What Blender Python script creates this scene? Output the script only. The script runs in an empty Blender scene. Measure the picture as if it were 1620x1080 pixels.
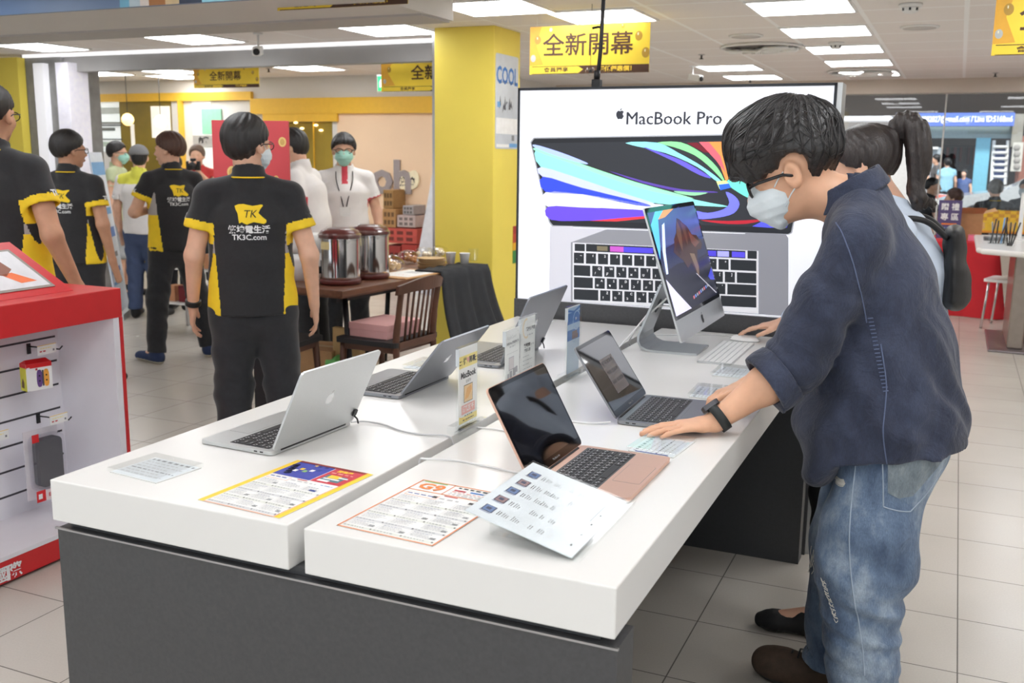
import bpy, bmesh, math, random
import numpy as np
from mathutils import Vector, Matrix
random.seed(7)
SC = bpy.context.scene
COL = SC.collection

# ------------------------------------------------------------------ camera
CAM_POS = (1.6597, -1.4090, 1.5301)
YAW, PITCH, ROLL, FPX = 0.4154, -0.1848, 0.0121, 1571.52
def cam_rows():
    f = np.array([-math.sin(YAW)*math.cos(PITCH), math.cos(YAW)*math.cos(PITCH), math.sin(PITCH)])
    r = np.array([math.cos(YAW), math.sin(YAW), 0.0]); u = np.cross(r, f)
    c, s = math.cos(ROLL), math.sin(ROLL)
    return c*r+s*u, -s*r+c*u, f
_R, _U, _F = cam_rows()
cam = bpy.data.cameras.new('camera')
cam.sensor_width = 36.0
cam.lens = FPX*36/1620
cam.dof.use_dof = True
cam.dof.focus_distance = 2.6
cam.dof.aperture_fstop = 6.3
cam.clip_end = 200
cam_o = bpy.data.objects.new('viewpoint', cam); COL.objects.link(cam_o)
cam_o.matrix_world = Matrix(((_R[0], _U[0], -_F[0], CAM_POS[0]), (_R[1], _U[1], -_F[1], CAM_POS[1]),
                             (_R[2], _U[2], -_F[2], CAM_POS[2]), (0, 0, 0, 1)))
SC.camera = cam_o

# ------------------------------------------------------------------ world, sun, exposure
SC.view_settings.view_transform = 'Standard'
SC.view_settings.look = 'None'
SC.view_settings.gamma = 1.0
SC.view_settings.use_curve_mapping = False
SC.view_settings.exposure = 0.0
wd = bpy.data.worlds.new('daylight'); SC.world = wd; wd.use_nodes = True
_bg = wd.node_tree.nodes['Background']
_sky = wd.node_tree.nodes.new('ShaderNodeTexSky')
_sky.sky_type = 'HOSEK_WILKIE'; _sky.turbidity = 5.0; _sky.sun_direction = (0.2, -0.55, 0.8)
_mx = wd.node_tree.nodes.new('ShaderNodeMixRGB'); _mx.inputs[0].default_value = 0.7
_mx.inputs[2].default_value = (0.85, 0.93, 1.0, 1)
wd.node_tree.links.new(_sky.outputs[0], _mx.inputs[1]); wd.node_tree.links.new(_mx.outputs[0], _bg.inputs[0])
_bg.inputs[1].default_value = 2.0
sun = bpy.data.lights.new('sun', 'SUN'); sun.energy = 4.2; sun.angle = 0.15; sun.color = (1.0, 0.97, 0.92)
sun_o = bpy.data.objects.new('sun', sun); COL.objects.link(sun_o)
sun_o.rotation_euler = (math.radians(38), 0, math.radians(12))
PANEL_POWER = 10.4
PANEL_COLOR = (1.0, 0.985, 0.96, 1)

# ------------------------------------------------------------------ measuring helpers (photo pixel -> point of the place)
_C = np.array(CAM_POS)
def _ray(x, y): return _R*((x-810)/FPX) + _U*(-(y-540)/FPX) + _F
def at_x(x, y, X): d = _ray(x, y); return Vector(_C + d*(X-_C[0])/d[0])
def at_y(x, y, Y): d = _ray(x, y); return Vector(_C + d*(Y-_C[1])/d[1])
def at_z(x, y, Z): d = _ray(x, y); return Vector(_C + d*(Z-_C[2])/d[2])
def at_d(x, y, D): return Vector(_C + _ray(x, y)*D)

# ------------------------------------------------------------------ materials
def lin(c):
    out = []
    for v in c[:3]:
        v = v/255.0
        out.append(v/12.92 if v <= 0.04045 else ((v+0.055)/1.055)**2.4)
    return tuple(out)+(1.0,)
MATS = {}
def M(name, rgb=(200, 200, 200), rough=0.5, metal=0.0, spec=0.5, var=0.06, scale=18.0, bump=0.0, bscale=200.0,
      emit=0.0, ecol=None, stretch=None, coat=0.0, sheen=0.0, sss=0.0):
    if name in MATS: return MATS[name]
    m = bpy.data.materials.new(name); m.use_nodes = True
    nt = m.node_tree; b = nt.nodes['Principled BSDF']
    b.inputs['Roughness'].default_value = rough; b.inputs['Metallic'].default_value = metal
    b.inputs['Specular IOR Level'].default_value = spec
    b.inputs['Coat Weight'].default_value = coat
    b.inputs['Sheen Weight'].default_value = sheen
    if sss:
        b.inputs['Subsurface Weight'].default_value = sss
        b.inputs['Subsurface Radius'].default_value = (0.012, 0.005, 0.003)
        b.inputs['Subsurface Scale'].default_value = 0.6
    c = lin(rgb)
    tc = nt.nodes.new('ShaderNodeTexCoord')
    vec = tc.outputs['Object']
    if stretch:
        mp = nt.nodes.new('ShaderNodeMapping'); mp.inputs['Scale'].default_value = stretch
        nt.links.new(vec, mp.inputs[0]); vec = mp.outputs[0]
    n = nt.nodes.new('ShaderNodeTexNoise'); n.inputs['Scale'].default_value = scale; n.inputs['Detail'].default_value = 4
    nt.links.new(vec, n.inputs['Vector'])
    r = nt.nodes.new('ShaderNodeValToRGB')
    r.color_ramp.elements[0].position = 0.3; r.color_ramp.elements[1].position = 0.7
    r.color_ramp.elements[0].color = tuple(v*(1-var) for v in c[:3])+(1,)
    r.color_ramp.elements[1].color = tuple(min(1, v*(1+var)) for v in c[:3])+(1,)
    nt.links.new(n.outputs[0], r.inputs[0]); nt.links.new(r.outputs[0], b.inputs['Base Color'])
    if bump:
        n2 = nt.nodes.new('ShaderNodeTexNoise'); n2.inputs['Scale'].default_value = bscale; n2.inputs['Detail'].default_value = 3
        nt.links.new(vec, n2.inputs['Vector'])
        bp = nt.nodes.new('ShaderNodeBump'); bp.inputs['Strength'].default_value = bump; bp.inputs['Distance'].default_value = 0.004
        nt.links.new(n2.outputs[0], bp.inputs['Height']); nt.links.new(bp.outputs[0], b.inputs['Normal'])
    if emit:
        b.inputs['Emission Strength'].default_value = emit
        if ecol is None: nt.links.new(r.outputs[0], b.inputs['Emission Color'])
        else: b.inputs['Emission Color'].default_value = lin(ecol)
    MATS[name] = m
    return m
def glass(name, tint=(245, 250, 250), alpha=0.08, rough=0.02):
    """thin clear sheet: mostly transparent, mirror-like at grazing angles"""
    if name in MATS: return MATS[name]
    m = bpy.data.materials.new(name); m.use_nodes = True; nt = m.node_tree
    for nd in list(nt.nodes): nt.nodes.remove(nd)
    out = nt.nodes.new('ShaderNodeOutputMaterial'); mix = nt.nodes.new('ShaderNodeMixShader')
    t = nt.nodes.new('ShaderNodeBsdfTransparent'); t.inputs[0].default_value = lin(tint)
    g = nt.nodes.new('ShaderNodeBsdfGlossy'); g.inputs['Roughness'].default_value = rough
    fr = nt.nodes.new('ShaderNodeFresnel'); fr.inputs[0].default_value = 1.45
    ad = nt.nodes.new('ShaderNodeMath'); ad.operation = 'ADD'; ad.inputs[1].default_value = alpha; ad.use_clamp = True
    gm = nt.nodes.new('ShaderNodeNewGeometry'); fl = nt.nodes.new('ShaderNodeMath'); fl.operation = 'SUBTRACT'; fl.inputs[0].default_value = 1.0
    mu = nt.nodes.new('ShaderNodeMath'); mu.operation = 'MULTIPLY'
    nt.links.new(gm.outputs['Backfacing'], fl.inputs[1]); nt.links.new(fr.outputs[0], ad.inputs[0])
    nt.links.new(ad.outputs[0], mu.inputs[0]); nt.links.new(fl.outputs[0], mu.inputs[1]); nt.links.new(mu.outputs[0], mix.inputs[0])
    nt.links.new(t.outputs[0], mix.inputs[1]); nt.links.new(g.outputs[0], mix.inputs[2]); nt.links.new(mix.outputs[0], out.inputs[0])
    MATS[name] = m; return m
def grid_mat(name, rgb, line, px, py, ox, oy, w, rough=0.4, var=0.05, cell=0.03, spec=0.5, lrough=0.7, nscale=90, bump=0.0):
    """tiles of px by py in the object's own X and Y, joints of width w"""
    m = bpy.data.materials.new(name); m.use_nodes = True; nt = m.node_tree; b = nt.nodes['Principled BSDF']
    b.inputs['Specular IOR Level'].default_value = spec
    L = nt.links.new
    tc = nt.nodes.new('ShaderNodeTexCoord'); sp = nt.nodes.new('ShaderNodeSeparateXYZ'); L(tc.outputs['Object'], sp.inputs[0])
    def math_(op, a, v=None, c=None):
        n = nt.nodes.new('ShaderNodeMath'); n.operation = op
        if isinstance(a, (int, float)): n.inputs[0].default_value = a
        else: L(a, n.inputs[0])
        if v is not None:
            if isinstance(v, (int, float)): n.inputs[1].default_value = v
            else: L(v, n.inputs[1])
        return n.outputs[0]
    ms, cs = [], []
    for ax, p, o in ((0, px, ox), (1, py, oy)):
        t = math_('DIVIDE', math_('SUBTRACT', sp.outputs[ax], o), p)
        f = math_('FRACT', t); cs.append(math_('FLOOR', t))
        d = math_('MINIMUM', f, math_('SUBTRACT', 1.0, f))
        ms.append(math_('LESS_THAN', d, w/p/2))
    mask = math_('MAXIMUM', ms[0], ms[1])
    wn = nt.nodes.new('ShaderNodeTexWhiteNoise'); wn.noise_dimensions = '2D'
    cb = nt.nodes.new('ShaderNodeCombineXYZ'); L(cs[0], cb.inputs[0]); L(cs[1], cb.inputs[1]); L(cb.outputs[0], wn.inputs['Vector'])
    nz = nt.nodes.new('ShaderNodeTexNoise'); nz.inputs['Scale'].default_value = nscale; nz.inputs['Detail'].default_value = 5; L(tc.outputs['Object'], nz.inputs['Vector'])
    nb = nt.nodes.new('ShaderNodeTexNoise'); nb.inputs['Scale'].default_value = 2.3; nb.inputs['Detail'].default_value = 3; L(tc.outputs['Object'], nb.inputs['Vector'])
    k = math_('ADD', math_('MULTIPLY', math_('SUBTRACT', nz.outputs[0], 0.5), var*2), math_('MULTIPLY', math_('SUBTRACT', wn.outputs['Value'], 0.5), cell*2))
    k = math_('ADD', math_('ADD', k, math_('MULTIPLY', math_('SUBTRACT', nb.outputs[0], 0.5), var*1.5)), 1.0)
    mul = nt.nodes.new('ShaderNodeVectorMath'); mul.operation = 'SCALE'; mul.inputs[0].default_value = lin(rgb)[:3]; L(k, mul.inputs['Scale'])
    mx = nt.nodes.new('ShaderNodeMixRGB'); L(mask, mx.inputs[0]); L(mul.outputs[0], mx.inputs[1]); mx.inputs[2].default_value = lin(line)
    L(mx.outputs[0], b.inputs['Base Color'])
    rr = math_('ADD', math_('MULTIPLY', mask, lrough-rough), math_('ADD', math_('MULTIPLY', math_('SUBTRACT', nb.outputs[0], 0.5), 0.15), rough)); L(rr, b.inputs['Roughness'])
    MATS[name] = m
    return m

# ------------------------------------------------------------------ mesh building
class MB:
    def __init__(s): s.v = []; s.f = []; s.m = []; s.sm = []; s.mats = []
    def mi(s, mat):
        if mat is None: return 0
        if mat not in s.mats: s.mats.append(mat)
        return s.mats.index(mat)
    def add(s, vs, fs, mat=None, T=None, smooth=False):
        o = len(s.v)
        for v in vs:
            v = Vector(v); s.v.append(T @ v if T is not None else v)
        k = s.mi(mat)
        for f in fs: s.f.append([i+o for i in f]); s.m.append(k); s.sm.append(smooth)
        return s
    def box(s, x0, x1, y0, y1, z0, z1, mat=None, T=None, bev=0.0):
        if bev <= 0:
            vs = [(x, y, z) for z in (z0, z1) for y in (y0, y1) for x in (x0, x1)]
            return s.add(vs, [(0, 2, 3, 1), (4, 5, 7, 6), (0, 1, 5, 4), (2, 6, 7, 3), (0, 4, 6, 2), (1, 3, 7, 5)], mat, T)
        bm = bmesh.new(); bmesh.ops.create_cube(bm, size=1)
        for v in bm.verts: v.co = Vector(((x0+x1)/2+v.co.x*(x1-x0), (y0+y1)/2+v.co.y*(y1-y0), (z0+z1)/2+v.co.z*(z1-z0)))
        bmesh.ops.bevel(bm, geom=list(bm.edges), offset=bev, segments=2, profile=0.5, affect='EDGES')
        s.frombm(bm, mat, T); return s
    def frombm(s, bm, mat=None, T=None, smooth=False):
        bm.verts.index_update()
        s.add([v.co.copy() for v in bm.verts], [[v.index for v in f.verts] for f in bm.faces], mat, T, smooth); bm.free(); return s
    def slab(s, pts, z0, z1, mat=None, T=None, bev=0.0, seg=2):
        """outline pts (x,y) counter-clockwise, extruded z0..z1"""
        bm = bmesh.new()
        a = [bm.verts.new((p[0], p[1], z0)) for p in pts]; b = [bm.verts.new((p[0], p[1], z1)) for p in pts]
        bm.faces.new(a[::-1]); bm.faces.new(b); n = len(pts)
        for i in range(n): bm.faces.new((a[i], a[(i+1) % n], b[(i+1) % n], b[i]))
        if bev > 0:
            ed = [e for e in bm.edges if abs(e.verts[0].co.z-e.verts[1].co.z) < 1e-9]
            bmesh.ops.bevel(bm, geom=ed, offset=bev, segments=seg, profile=0.5, affect='EDGES')
        return s.frombm(bm, mat, T)
    def poly(s, pts, mat=None, T=None): return s.add(pts, [list(range(len(pts)))], mat, T)
    def rect(s, x0, x1, y0, y1, z, mat=None, T=None): return s.add([(x0, y0, z), (x1, y0, z), (x1, y1, z), (x0, y1, z)], [(0, 1, 2, 3)], mat, T)
    def tube(s, path, r, mat=None, n=8, T=None, closed=False, cap=True, smooth=True):
        P = [Vector(p) for p in path]; N = len(P); rr = r if isinstance(r, (list, tuple)) else [r]*N
        vs = []; up = None
        for i in range(N):
            if closed: t = P[(i+1) % N]-P[i-1]
            else: t = P[min(i+1, N-1)]-P[max(i-1, 0)]
            if t.length < 1e-9: t = Vector((0, 0, 1))
            t.normalize()
            if up is None:
                up = Vector((0, 0, 1)) if abs(t.z) < 0.9 else Vector((1, 0, 0))
            a = up-t*up.dot(t)
            if a.length < 1e-6: a = t.orthogonal()
            a.normalize(); up = a; b = t.cross(a)
            for k in range(n):
                w = 2*math.pi*k/n; vs.append(P[i]+a*(math.cos(w)*rr[i])+b*(math.sin(w)*rr[i]))
        fs = []
        for i in range(N if closed else N-1):
            j = (i+1) % N
            for k in range(n): fs.append((i*n+k, i*n+(k+1) % n, j*n+(k+1) % n, j*n+k))
        if cap and not closed: fs += [tuple(range(n))[::-1], tuple((N-1)*n+k for k in range(n))]
        return s.add(vs, fs, mat, T, smooth)
    def lathe(s, prof, n=24, mat=None, T=None, smooth=True):
        """prof (r,z) from bottom to top about Z"""
        vs = []; fs = []
        for r, z in prof:
            for k in range(n):
                w = 2*math.pi*k/n; vs.append((r*math.cos(w), r*math.sin(w), z))
        for i in range(len(prof)-1):
            for k in range(n): fs.append((i*n+k, i*n+(k+1) % n, (i+1)*n+(k+1) % n, (i+1)*n+k))
        fs.append(tuple(range(n))[::-1]); fs.append(tuple((len(prof)-1)*n+k for k in range(n)))
        return s.add(vs, fs, mat, T, smooth)
    def cyl(s, x, y, z0, z1, r, mat=None, n=20, T=None): 
        Tr = Matrix.Translation((x, y, 0)); return s.lathe([(r, z0), (r, z1)], n, mat, (T @ Tr) if T is not None else Tr)
    def text(s, body, size, mat=None, T=None, bold=0.0, align='CENTER', depth=0.0, sx=1.0, slant=0.0):
        c = bpy.data.curves.new('lettering', 'FONT'); c.body = body; c.size = size; c.align_x = align; c.align_y = 'CENTER'
        c.offset = bold*size; c.extrude = depth; c.resolution_u = 2; c.shear = slant
        o = bpy.data.objects.new('lettering', c); me = bpy.data.meshes.new_from_object(o)
        vs = [Vector((v.co.x*sx, v.co.y, v.co.z)) for v in me.vertices]; fs = [list(p.vertices) for p in me.polygons]
        bpy.data.objects.remove(o); bpy.data.curves.remove(c); bpy.data.meshes.remove(me)
        return s.add(vs, fs, mat, T)
    def build(s, name, mat=None, parent=None, smooth_angle=None, loc=None):
        me = bpy.data.meshes.new(name); me.from_pydata([tuple(v) for v in s.v], [], s.f)
        mats = list(s.mats)
        if not mats: mats = [mat]
        for k in mats: me.materials.append(k if k is not None else mat)
        me.polygons.foreach_set('material_index', s.m); me.polygons.foreach_set('use_smooth', s.sm); me.update()
        o = bpy.data.objects.new(name, me); COL.objects.link(o)
        if parent is not None: o.parent = parent
        if loc is not None: o.location = loc
        return o
def tag(o, label=None, cat=None, group=None, kind=None):
    if label: o['label'] = label
    if cat: o['category'] = cat
    if group: o['group'] = group
    if kind: o['kind'] = kind
    return o
def thing(name, label, cat, loc=(0, 0, 0), rz=0.0, group=None):
    o = bpy.data.objects.new(name, None); COL.objects.link(o); o.location = loc; o.rotation_euler = (0, 0, rz)
    o.empty_display_size = 0.05
    return tag(o, label, cat, group)
def dup(o, parent=None):
    c = o.copy(); COL.objects.link(c); c.parent = parent
    for ch in list(o.children): dup(ch, c)
    return c
def copy_of(root, loc, rz=None, label=None, group=None):
    c = dup(root); c.location = loc
    if rz is not None: c.rotation_euler = (0, 0, rz)
    return tag(c, label, None, group)
def struct(name, mb, mat=None): return tag(mb.build(name, mat), kind='structure')
def frame(o, x, y, z=None):
    """matrix from an origin and the directions of local x and y"""
    x = Vector(x).normalized(); y = Vector(y); y = (y-x*y.dot(x)).normalized(); z = x.cross(y)
    return Matrix(((x.x, y.x, z.x, o[0]), (x.y, y.y, z.y, o[1]), (x.z, y.z, z.z, o[2]), (0, 0, 0, 1)))
def TR(x, y, z, rz=0.0, rx=0.0, ry=0.0):
    return Matrix.Translation((x, y, z)) @ Matrix.Rotation(rz, 4, 'Z') @ Matrix.Rotation(ry, 4, 'Y') @ Matrix.Rotation(rx, 4, 'X')
def rrect(w, d, r, n=4, cx=0.0, cy=0.0):
    out = []
    for sx, sy, a0 in ((1, 1, 0), (-1, 1, 90), (-1, -1, 180), (1, -1, 270)):
        for k in range(n+1):
            a = math.radians(a0+90*k/n); out.append((cx+sx*(w/2-r)+r*math.cos(a), cy+sy*(d/2-r)+r*math.sin(a)))
    return out
def spline(pts, n=8, closed=False):
    P = [Vector(p) for p in pts]; out = []; N = len(P)
    for i in range(N if closed else N-1):
        if closed: a, b, c, d = P[i-1], P[i], P[(i+1) % N], P[(i+2) % N]
        else: a, b, c, d = P[max(i-1, 0)], P[i], P[i+1], P[min(i+2, N-1)]
        for k in range(n):
            t = k/n; out.append(0.5*((2*b)+(c-a)*t+(2*a-5*b+4*c-d)*t*t+(3*b-a-3*c+d)*t**3))
    if not closed: out.append(P[-1])
    return out
PI = math.pi
# ------------------------------------------------------------------ common materials
WHITE = M('white_paint', (226, 224, 220), 0.55, var=0.02)
TABLEW = M('white_tabletop', (232, 231, 228), 0.22, var=0.008, scale=3)
CHAR = M('charcoal_laminate', (72, 72, 74), 0.38, var=0.10, scale=120)
CHAR2 = M('dark_grey_laminate', (66, 67, 69), 0.42, var=0.06, scale=150)
BLACK = M('black_plastic', (24, 24, 26), 0.45, var=0.1)
DARK = M('dark_metal', (48, 48, 50), 0.4, metal=0.6)
STEEL = M('brushed_steel', (190, 190, 192), 0.28, metal=1.0, var=0.04, stretch=(1, 1, 30), scale=40)
ALU = M('silver_aluminium', (203, 205, 205), 0.36, metal=0.85, var=0.02, scale=300)
SGREY = M('space_grey_aluminium', (142, 144, 149), 0.36, metal=0.85, var=0.02, scale=300)
ROSE = M('rose_gold_aluminium', (222, 182, 162), 0.36, metal=0.75, var=0.02, scale=300)
WPL = M('white_plastic', (235, 235, 233), 0.35, var=0.02)
YELLOW = M('yellow_paint', (244, 222, 96), 0.45, var=0.02, scale=4)
RED = M('red_laminate', (206, 40, 44), 0.4, var=0.03)
CLEAR = glass('clear_acrylic', (253, 254, 254), 0.015, 0.06)
PAPER = M('white_paper', (238, 238, 236), 0.6, var=0.01)
INK = M('black_ink', (40, 40, 44), 0.6)
GINK = M('grey_ink', (130, 132, 136), 0.6)
LINK = M('light_grey_ink', (196, 197, 198), 0.6)
BINK = M('blue_ink', (44, 66, 150), 0.5)
RINK = M('red_ink', (196, 50, 60), 0.5)
OINK = M('orange_ink', (236, 134, 60), 0.5)
YINK = M('yellow_ink', (250, 208, 62), 0.5)
PINK = M('pink_ink', (236, 170, 160), 0.5)
LYINK = M('pale_yellow_ink', (246, 228, 140), 0.5)
SBINK = M('sky_blue_ink', (110, 165, 216), 0.5)
BROWN = M('brown_ink', (74, 44, 24), 0.5)
WINK = M('white_ink', (240, 240, 240), 0.5)

def pw(mb, name, mat, root, sm=None):
    """build from world coordinates as a child of root"""
    w = Matrix.Identity(4); r = root
    while r is not None: w = Matrix.Translation(r.location) @ r.rotation_euler.to_matrix().to_4x4() @ w; r = r.parent
    inv = w.inverted()
    mb.v = [inv @ Vector(v) for v in mb.v]
    return mb.build(name, mat, root)
def top(mb, name, mat, label, cat, group=None, kind=None):
    """a one-mesh thing built in world coordinates, its origin moved to its base"""
    V = np.array([tuple(v) for v in mb.v]); c = Vector(((V[:, 0].min()+V[:, 0].max())/2, (V[:, 1].min()+V[:, 1].max())/2, V[:, 2].min()))
    mb.v = [Vector(v)-c for v in mb.v]
    return tag(mb.build(name, mat, None, loc=c), label, cat, group, kind)

# ------------------------------------------------------------------ the setting
FLOORM = grid_mat('floor_tiles', (196, 190, 181), (96, 90, 84), 0.400, 0.398, 0.985, 1.694, 0.0042, rough=0.24, var=0.07, cell=0.02, nscale=160)
CEILR = grid_mat('ceiling_tiles', (238, 232, 228), (250, 249, 248), 0.61, 0.64, 0.40, 5.42, 0.030, rough=0.8, var=0.03, cell=0.012, spec=0.2)
CEILL = grid_mat('ceiling_tiles_beyond', (238, 232, 229), (250, 249, 248), 0.61, 0.64, -2.03, 5.07, 0.026, rough=0.8, var=0.03, cell=0.012, spec=0.2)
WALLM = M('wall_paint', (222, 219, 214), 0.7, var=0.015, scale=3)
CREAM = M('cream_fascia', (205, 193, 180), 0.6, var=0.02, scale=3)
ZC = 2.45
struct('floor', MB().box(-14, 4.6, -5.2, 11.45, -0.08, 0.0), FLOORM)
struct('ceiling', MB().box(-1.43, 4.6, -5.2, 11.45, ZC, ZC+0.06), CEILR)
struct('ceiling_beyond', MB().box(-14, -1.43, -5.2, 11.45, ZC, ZC+0.06), CEILL)
struct('wall_right', MB().box(4.6, 4.7, -5.2, 11.45, 0, ZC), WALLM)
struct('wall_behind', MB().box(-14, -7, -5.3, -5.2, 0, ZC).box(-7, 4.7, -5.3, -5.2, 2.3, ZC).box(-2.2, -1.9, -5.3, -5.2, 0, 2.3).box(4.3, 4.7, -5.3, -5.2, 0, 2.3), WALLM)  # wide opening is unseen, added to let daylight in as frontal fill
struct('wall_left', MB().box(-14.1, -14, -5.2, 11.45, 0, ZC), WALLM)
# shop-front wall with the big window (right) and the plain wall behind the board
YF = 11.3
gx0 = 0.30; gx1 = 4.2
w = MB(); w.box(-3.3, gx0, YF, YF+0.15, 0, ZC); w.box(gx1, 4.7, YF, YF+0.15, 0, ZC); w.box(gx0, gx1, YF, YF+0.15, 0, 0.62)
struct('wall_front', w, CREAM)
struct('trim_fascia', MB().box(-3.3, 4.6, YF-0.12, YF+0.15, 2.29, ZC), CREAM)
GLS = glass('window_glass', (250, 252, 252), 0.02, 0.0)
wn = struct('window_1', MB().box(gx0, gx0+0.04, YF+0.02, YF+0.10, 0.62, 2.29).box(gx1-0.04, gx1, YF+0.02, YF+0.10, 0.62, 2.29).box(gx0, gx1, YF+0.02, YF+0.10, 0.62, 0.66), STEEL)
MB().box(gx0+0.04, 1.45, YF+0.055, YF+0.065, 0.66, 2.29).build('pane', GLS, wn)
MB().box(1.462, gx1-0.04, YF+0.055, YF+0.065, 0.66, 2.29).build('pane', GLS, wn)
MB().box(1.448, 1.466, YF+0.05, YF+0.07, 0.66, 2.29).build('glazing_joint', M('clear_silicone', (205, 205, 200), 0.5), wn)
# soffit beam on the left, its far lower edge as measured
ZB = 2.30
pe = at_z(717, 33, ZB); pn = at_z(120, 17, ZB)
SX, SY1, SY0 = pe.x, pe.y, pn.y
struct('soffit_beam', MB().box(-14, SX, SY0, SY1, ZB, ZC), M('soffit_paint', (214, 210, 205), 0.7, var=0.02, scale=2))
ymid = at_z(433, 33, ZB).y
struct('soffit_strip', MB().box(-14, SX-0.02, ymid, SY1-0.01, ZB-0.012, ZB), M('soffit_strip_paint', (186, 182, 178), 0.7, var=0.02, scale=2))
# yellow pillar
PX0, PX1, PY0, PY1 = -1.97, -1.48, 5.33, 5.80
pil = struct('pillar', MB().box(PX0, PX1, PY0, PY1, 0, ZC, bev=0.004), YELLOW)
MB().box(PX0-0.022, PX0-0.001, PY0+0.005, PY1, 0, ZC-0.03).build('corner_trim', STEEL, pil)
# steel frame of the inner shop entrance
q0 = at_y(62, 88, 5.95); q1 = at_y(690, 61, 5.95)
struct('trim_entrance_header', MB().box(-6.9, PX0-0.03, 5.97, 6.10, 2.28, ZC), M('grey_header', (150, 148, 146), 0.6, var=0.05, scale=4))
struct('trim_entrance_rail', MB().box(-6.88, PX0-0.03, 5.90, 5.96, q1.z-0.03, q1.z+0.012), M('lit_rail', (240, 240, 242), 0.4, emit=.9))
sp = MB(); GREYC = M('grey_concrete_panel', (142, 141, 139), 0.7, var=0.16, scale=9)
a = at_y(30, 100, 5.9); b = at_y(57, 100, 5.9); c = at_y(72, 100, 5.9); d = at_y(92, 100, 5.9); e = at_y(112, 100, 5.9)
struct('grey_pier', sp.box(a.x, d.x, 5.93, 6.4, 0, ZC), GREYC)
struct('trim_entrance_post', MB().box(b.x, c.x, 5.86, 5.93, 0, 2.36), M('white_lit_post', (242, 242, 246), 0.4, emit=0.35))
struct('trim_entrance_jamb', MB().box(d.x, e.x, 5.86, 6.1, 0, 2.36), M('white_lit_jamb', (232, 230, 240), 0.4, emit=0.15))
struct('yellow_pier', MB().box(at_y(-60, 100, 5.83).x, at_y(27, 100, 5.83).x, 5.83, 5.92, 0, ZC-0.03), YELLOW)

# ------------------------------------------------------------------ ceiling lights
DIFF = M('light_diffuser', (255, 252, 248), 0.6, emit=PANEL_POWER, ecol=(250, 252, 255), var=0.0)
lt = thing('ceiling_light', 'square white ceiling light panel', 'ceiling light', (0, 0, ZC), 0, 'square light panels in the tiled ceiling')
LW = 0.285
MB().box(-LW, LW, -LW, LW, -0.010, -0.006).build('diffuser', DIFF, lt)
MB().box(-LW-0.015, LW+0.015, -LW-0.015, -LW, -0.012, -0.001).box(-LW-0.015, LW+0.015, LW, LW+0.015, -0.012, -0.001).box(-LW-0.015, -LW, -LW, LW, -0.012, -0.001).box(LW, LW+0.015, -LW, LW, -0.012, -0.001).build('frame', WPL, lt)
RXC = 0.695
spots = [(RXC, 5.11), (RXC, 6.38), (RXC, 7.66), (RXC, 8.94), (RXC, 10.22), (-1.095, 4.52), (-0.585, 9.15), (-0.585, 10.42),
         (-2.33, 5.3), (-2.97, 6.58), (-4.2, 5.32), (-4.83, 6.62), (-4.93, 7.95), (-6.02, 5.38), (-6.66, 6.56), (-7.9, 7.85), (-6.8, 7.85), (-7.3, 8.55),
         (-0.585, 5.11), (-3.0, 8.3),
         (2.5, 5.11), (2.5, 7.66), (2.5, 10.2), (2.2, 3.3), (0.92, 3.36), (-1.7, 2.2), (-3.6, 2.2), (-5.6, 2.2), (0.4, 1.4), (1.9, 0.9), (3.6, 1.4), (3.6, 3.4),
         (0.3, -0.4), (1.9, -1.0), (3.5, -0.8), (-1.6, 0.2), (-3.6, -0.4), (-5.8, -0.6), (0.3, -2.6), (2.0, -3.0), (3.8, -2.8), (-1.7, -2.4), (-3.9, -2.8), (-8.3, 2.0), (-8.3, -1.5), (-10.5, 6.0), (-9.6, 8.3)]  # unseen panels, added to light the room from beyond the view
names = {0: 'bright ceiling panel nearest the camera, cut off by the top edge right of centre', 1: 'second bright panel in the right-hand row, above the man in blue',
         2: 'third bright panel in the right-hand row, with a smoke detector before it', 3: 'fourth bright panel in the right-hand row, left of the round ceiling vent',
         4: 'farthest bright panel of the right-hand row, beside the round vent', 5: 'large bright panel over the yellow pillar', 6: 'bright panel above the white lightbox, nearer of two',
         7: 'bright panel above the white lightbox, farther of two', 8: 'bright panel just left of the pillar top, nearer of two', 9: 'bright panel left of the pillar under the steel rail',
         10: 'bright panel right of the ceiling fan coil, near the beam', 11: 'bright panel behind the white security camera', 12: 'bright panel right of the far yellow banner',
         13: 'leftmost bright panel above the yellow pier', 14: 'bright panel right of the grey pier under the rail', 15: 'far left bright panel near the shelves',
         16: 'bright panel just left of the far yellow banner', 17: 'farthest bright panel on the left, in front of the shelf wall'}
for i, (x, y) in enumerate(spots):
    o = lt if i == 0 else copy_of(lt, (x, y, ZC))
    o.location = (x, y, ZC)
    if i in names: o['label'] = names[i]
    else: o['label'] = 'square white ceiling light panel outside the view'

# ------------------------------------------------------------------ the white display table
TW, TH, TT = 1.223, 0.863, 0.088
tb = thing('display_table', 'long white-topped display table on a charcoal base', 'table', (TW/2, 1.2, 0))
def slab_part(x0, x1):
    m = MB(); m.box(x0, x1, 0.0, 2.40, TH-TT, TH, bev=0.0025)
    return pw(m, 'tabletop', TABLEW, tb)
slab_part(0.0, 0.5945); slab_part(0.630, TW)
m = MB(); m.box(0.008, TW+0.004, 0.004, 0.092, 0.0, TH-TT-0.016); pw(m, 'front_base_panel', CHAR, tb)
m = MB(); m.box(0.004, TW+0.006, 0.001, 0.006, TH-TT-0.0185, TH-TT-0.0145); pw(m, 'edge_trim', STEEL, tb)
m = MB(); m.box(0.03, TW-0.03, 0.02, 2.36, TH-TT-0.015, TH-TT+0.0005); pw(m, 'recessed_frame', CHAR2, tb)
m = MB(); m.box(0.05, 0.12, 0.10, 2.36, 0.0, TH-TT-0.016); pw(m, 'side_panel', CHAR2, tb)
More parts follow.
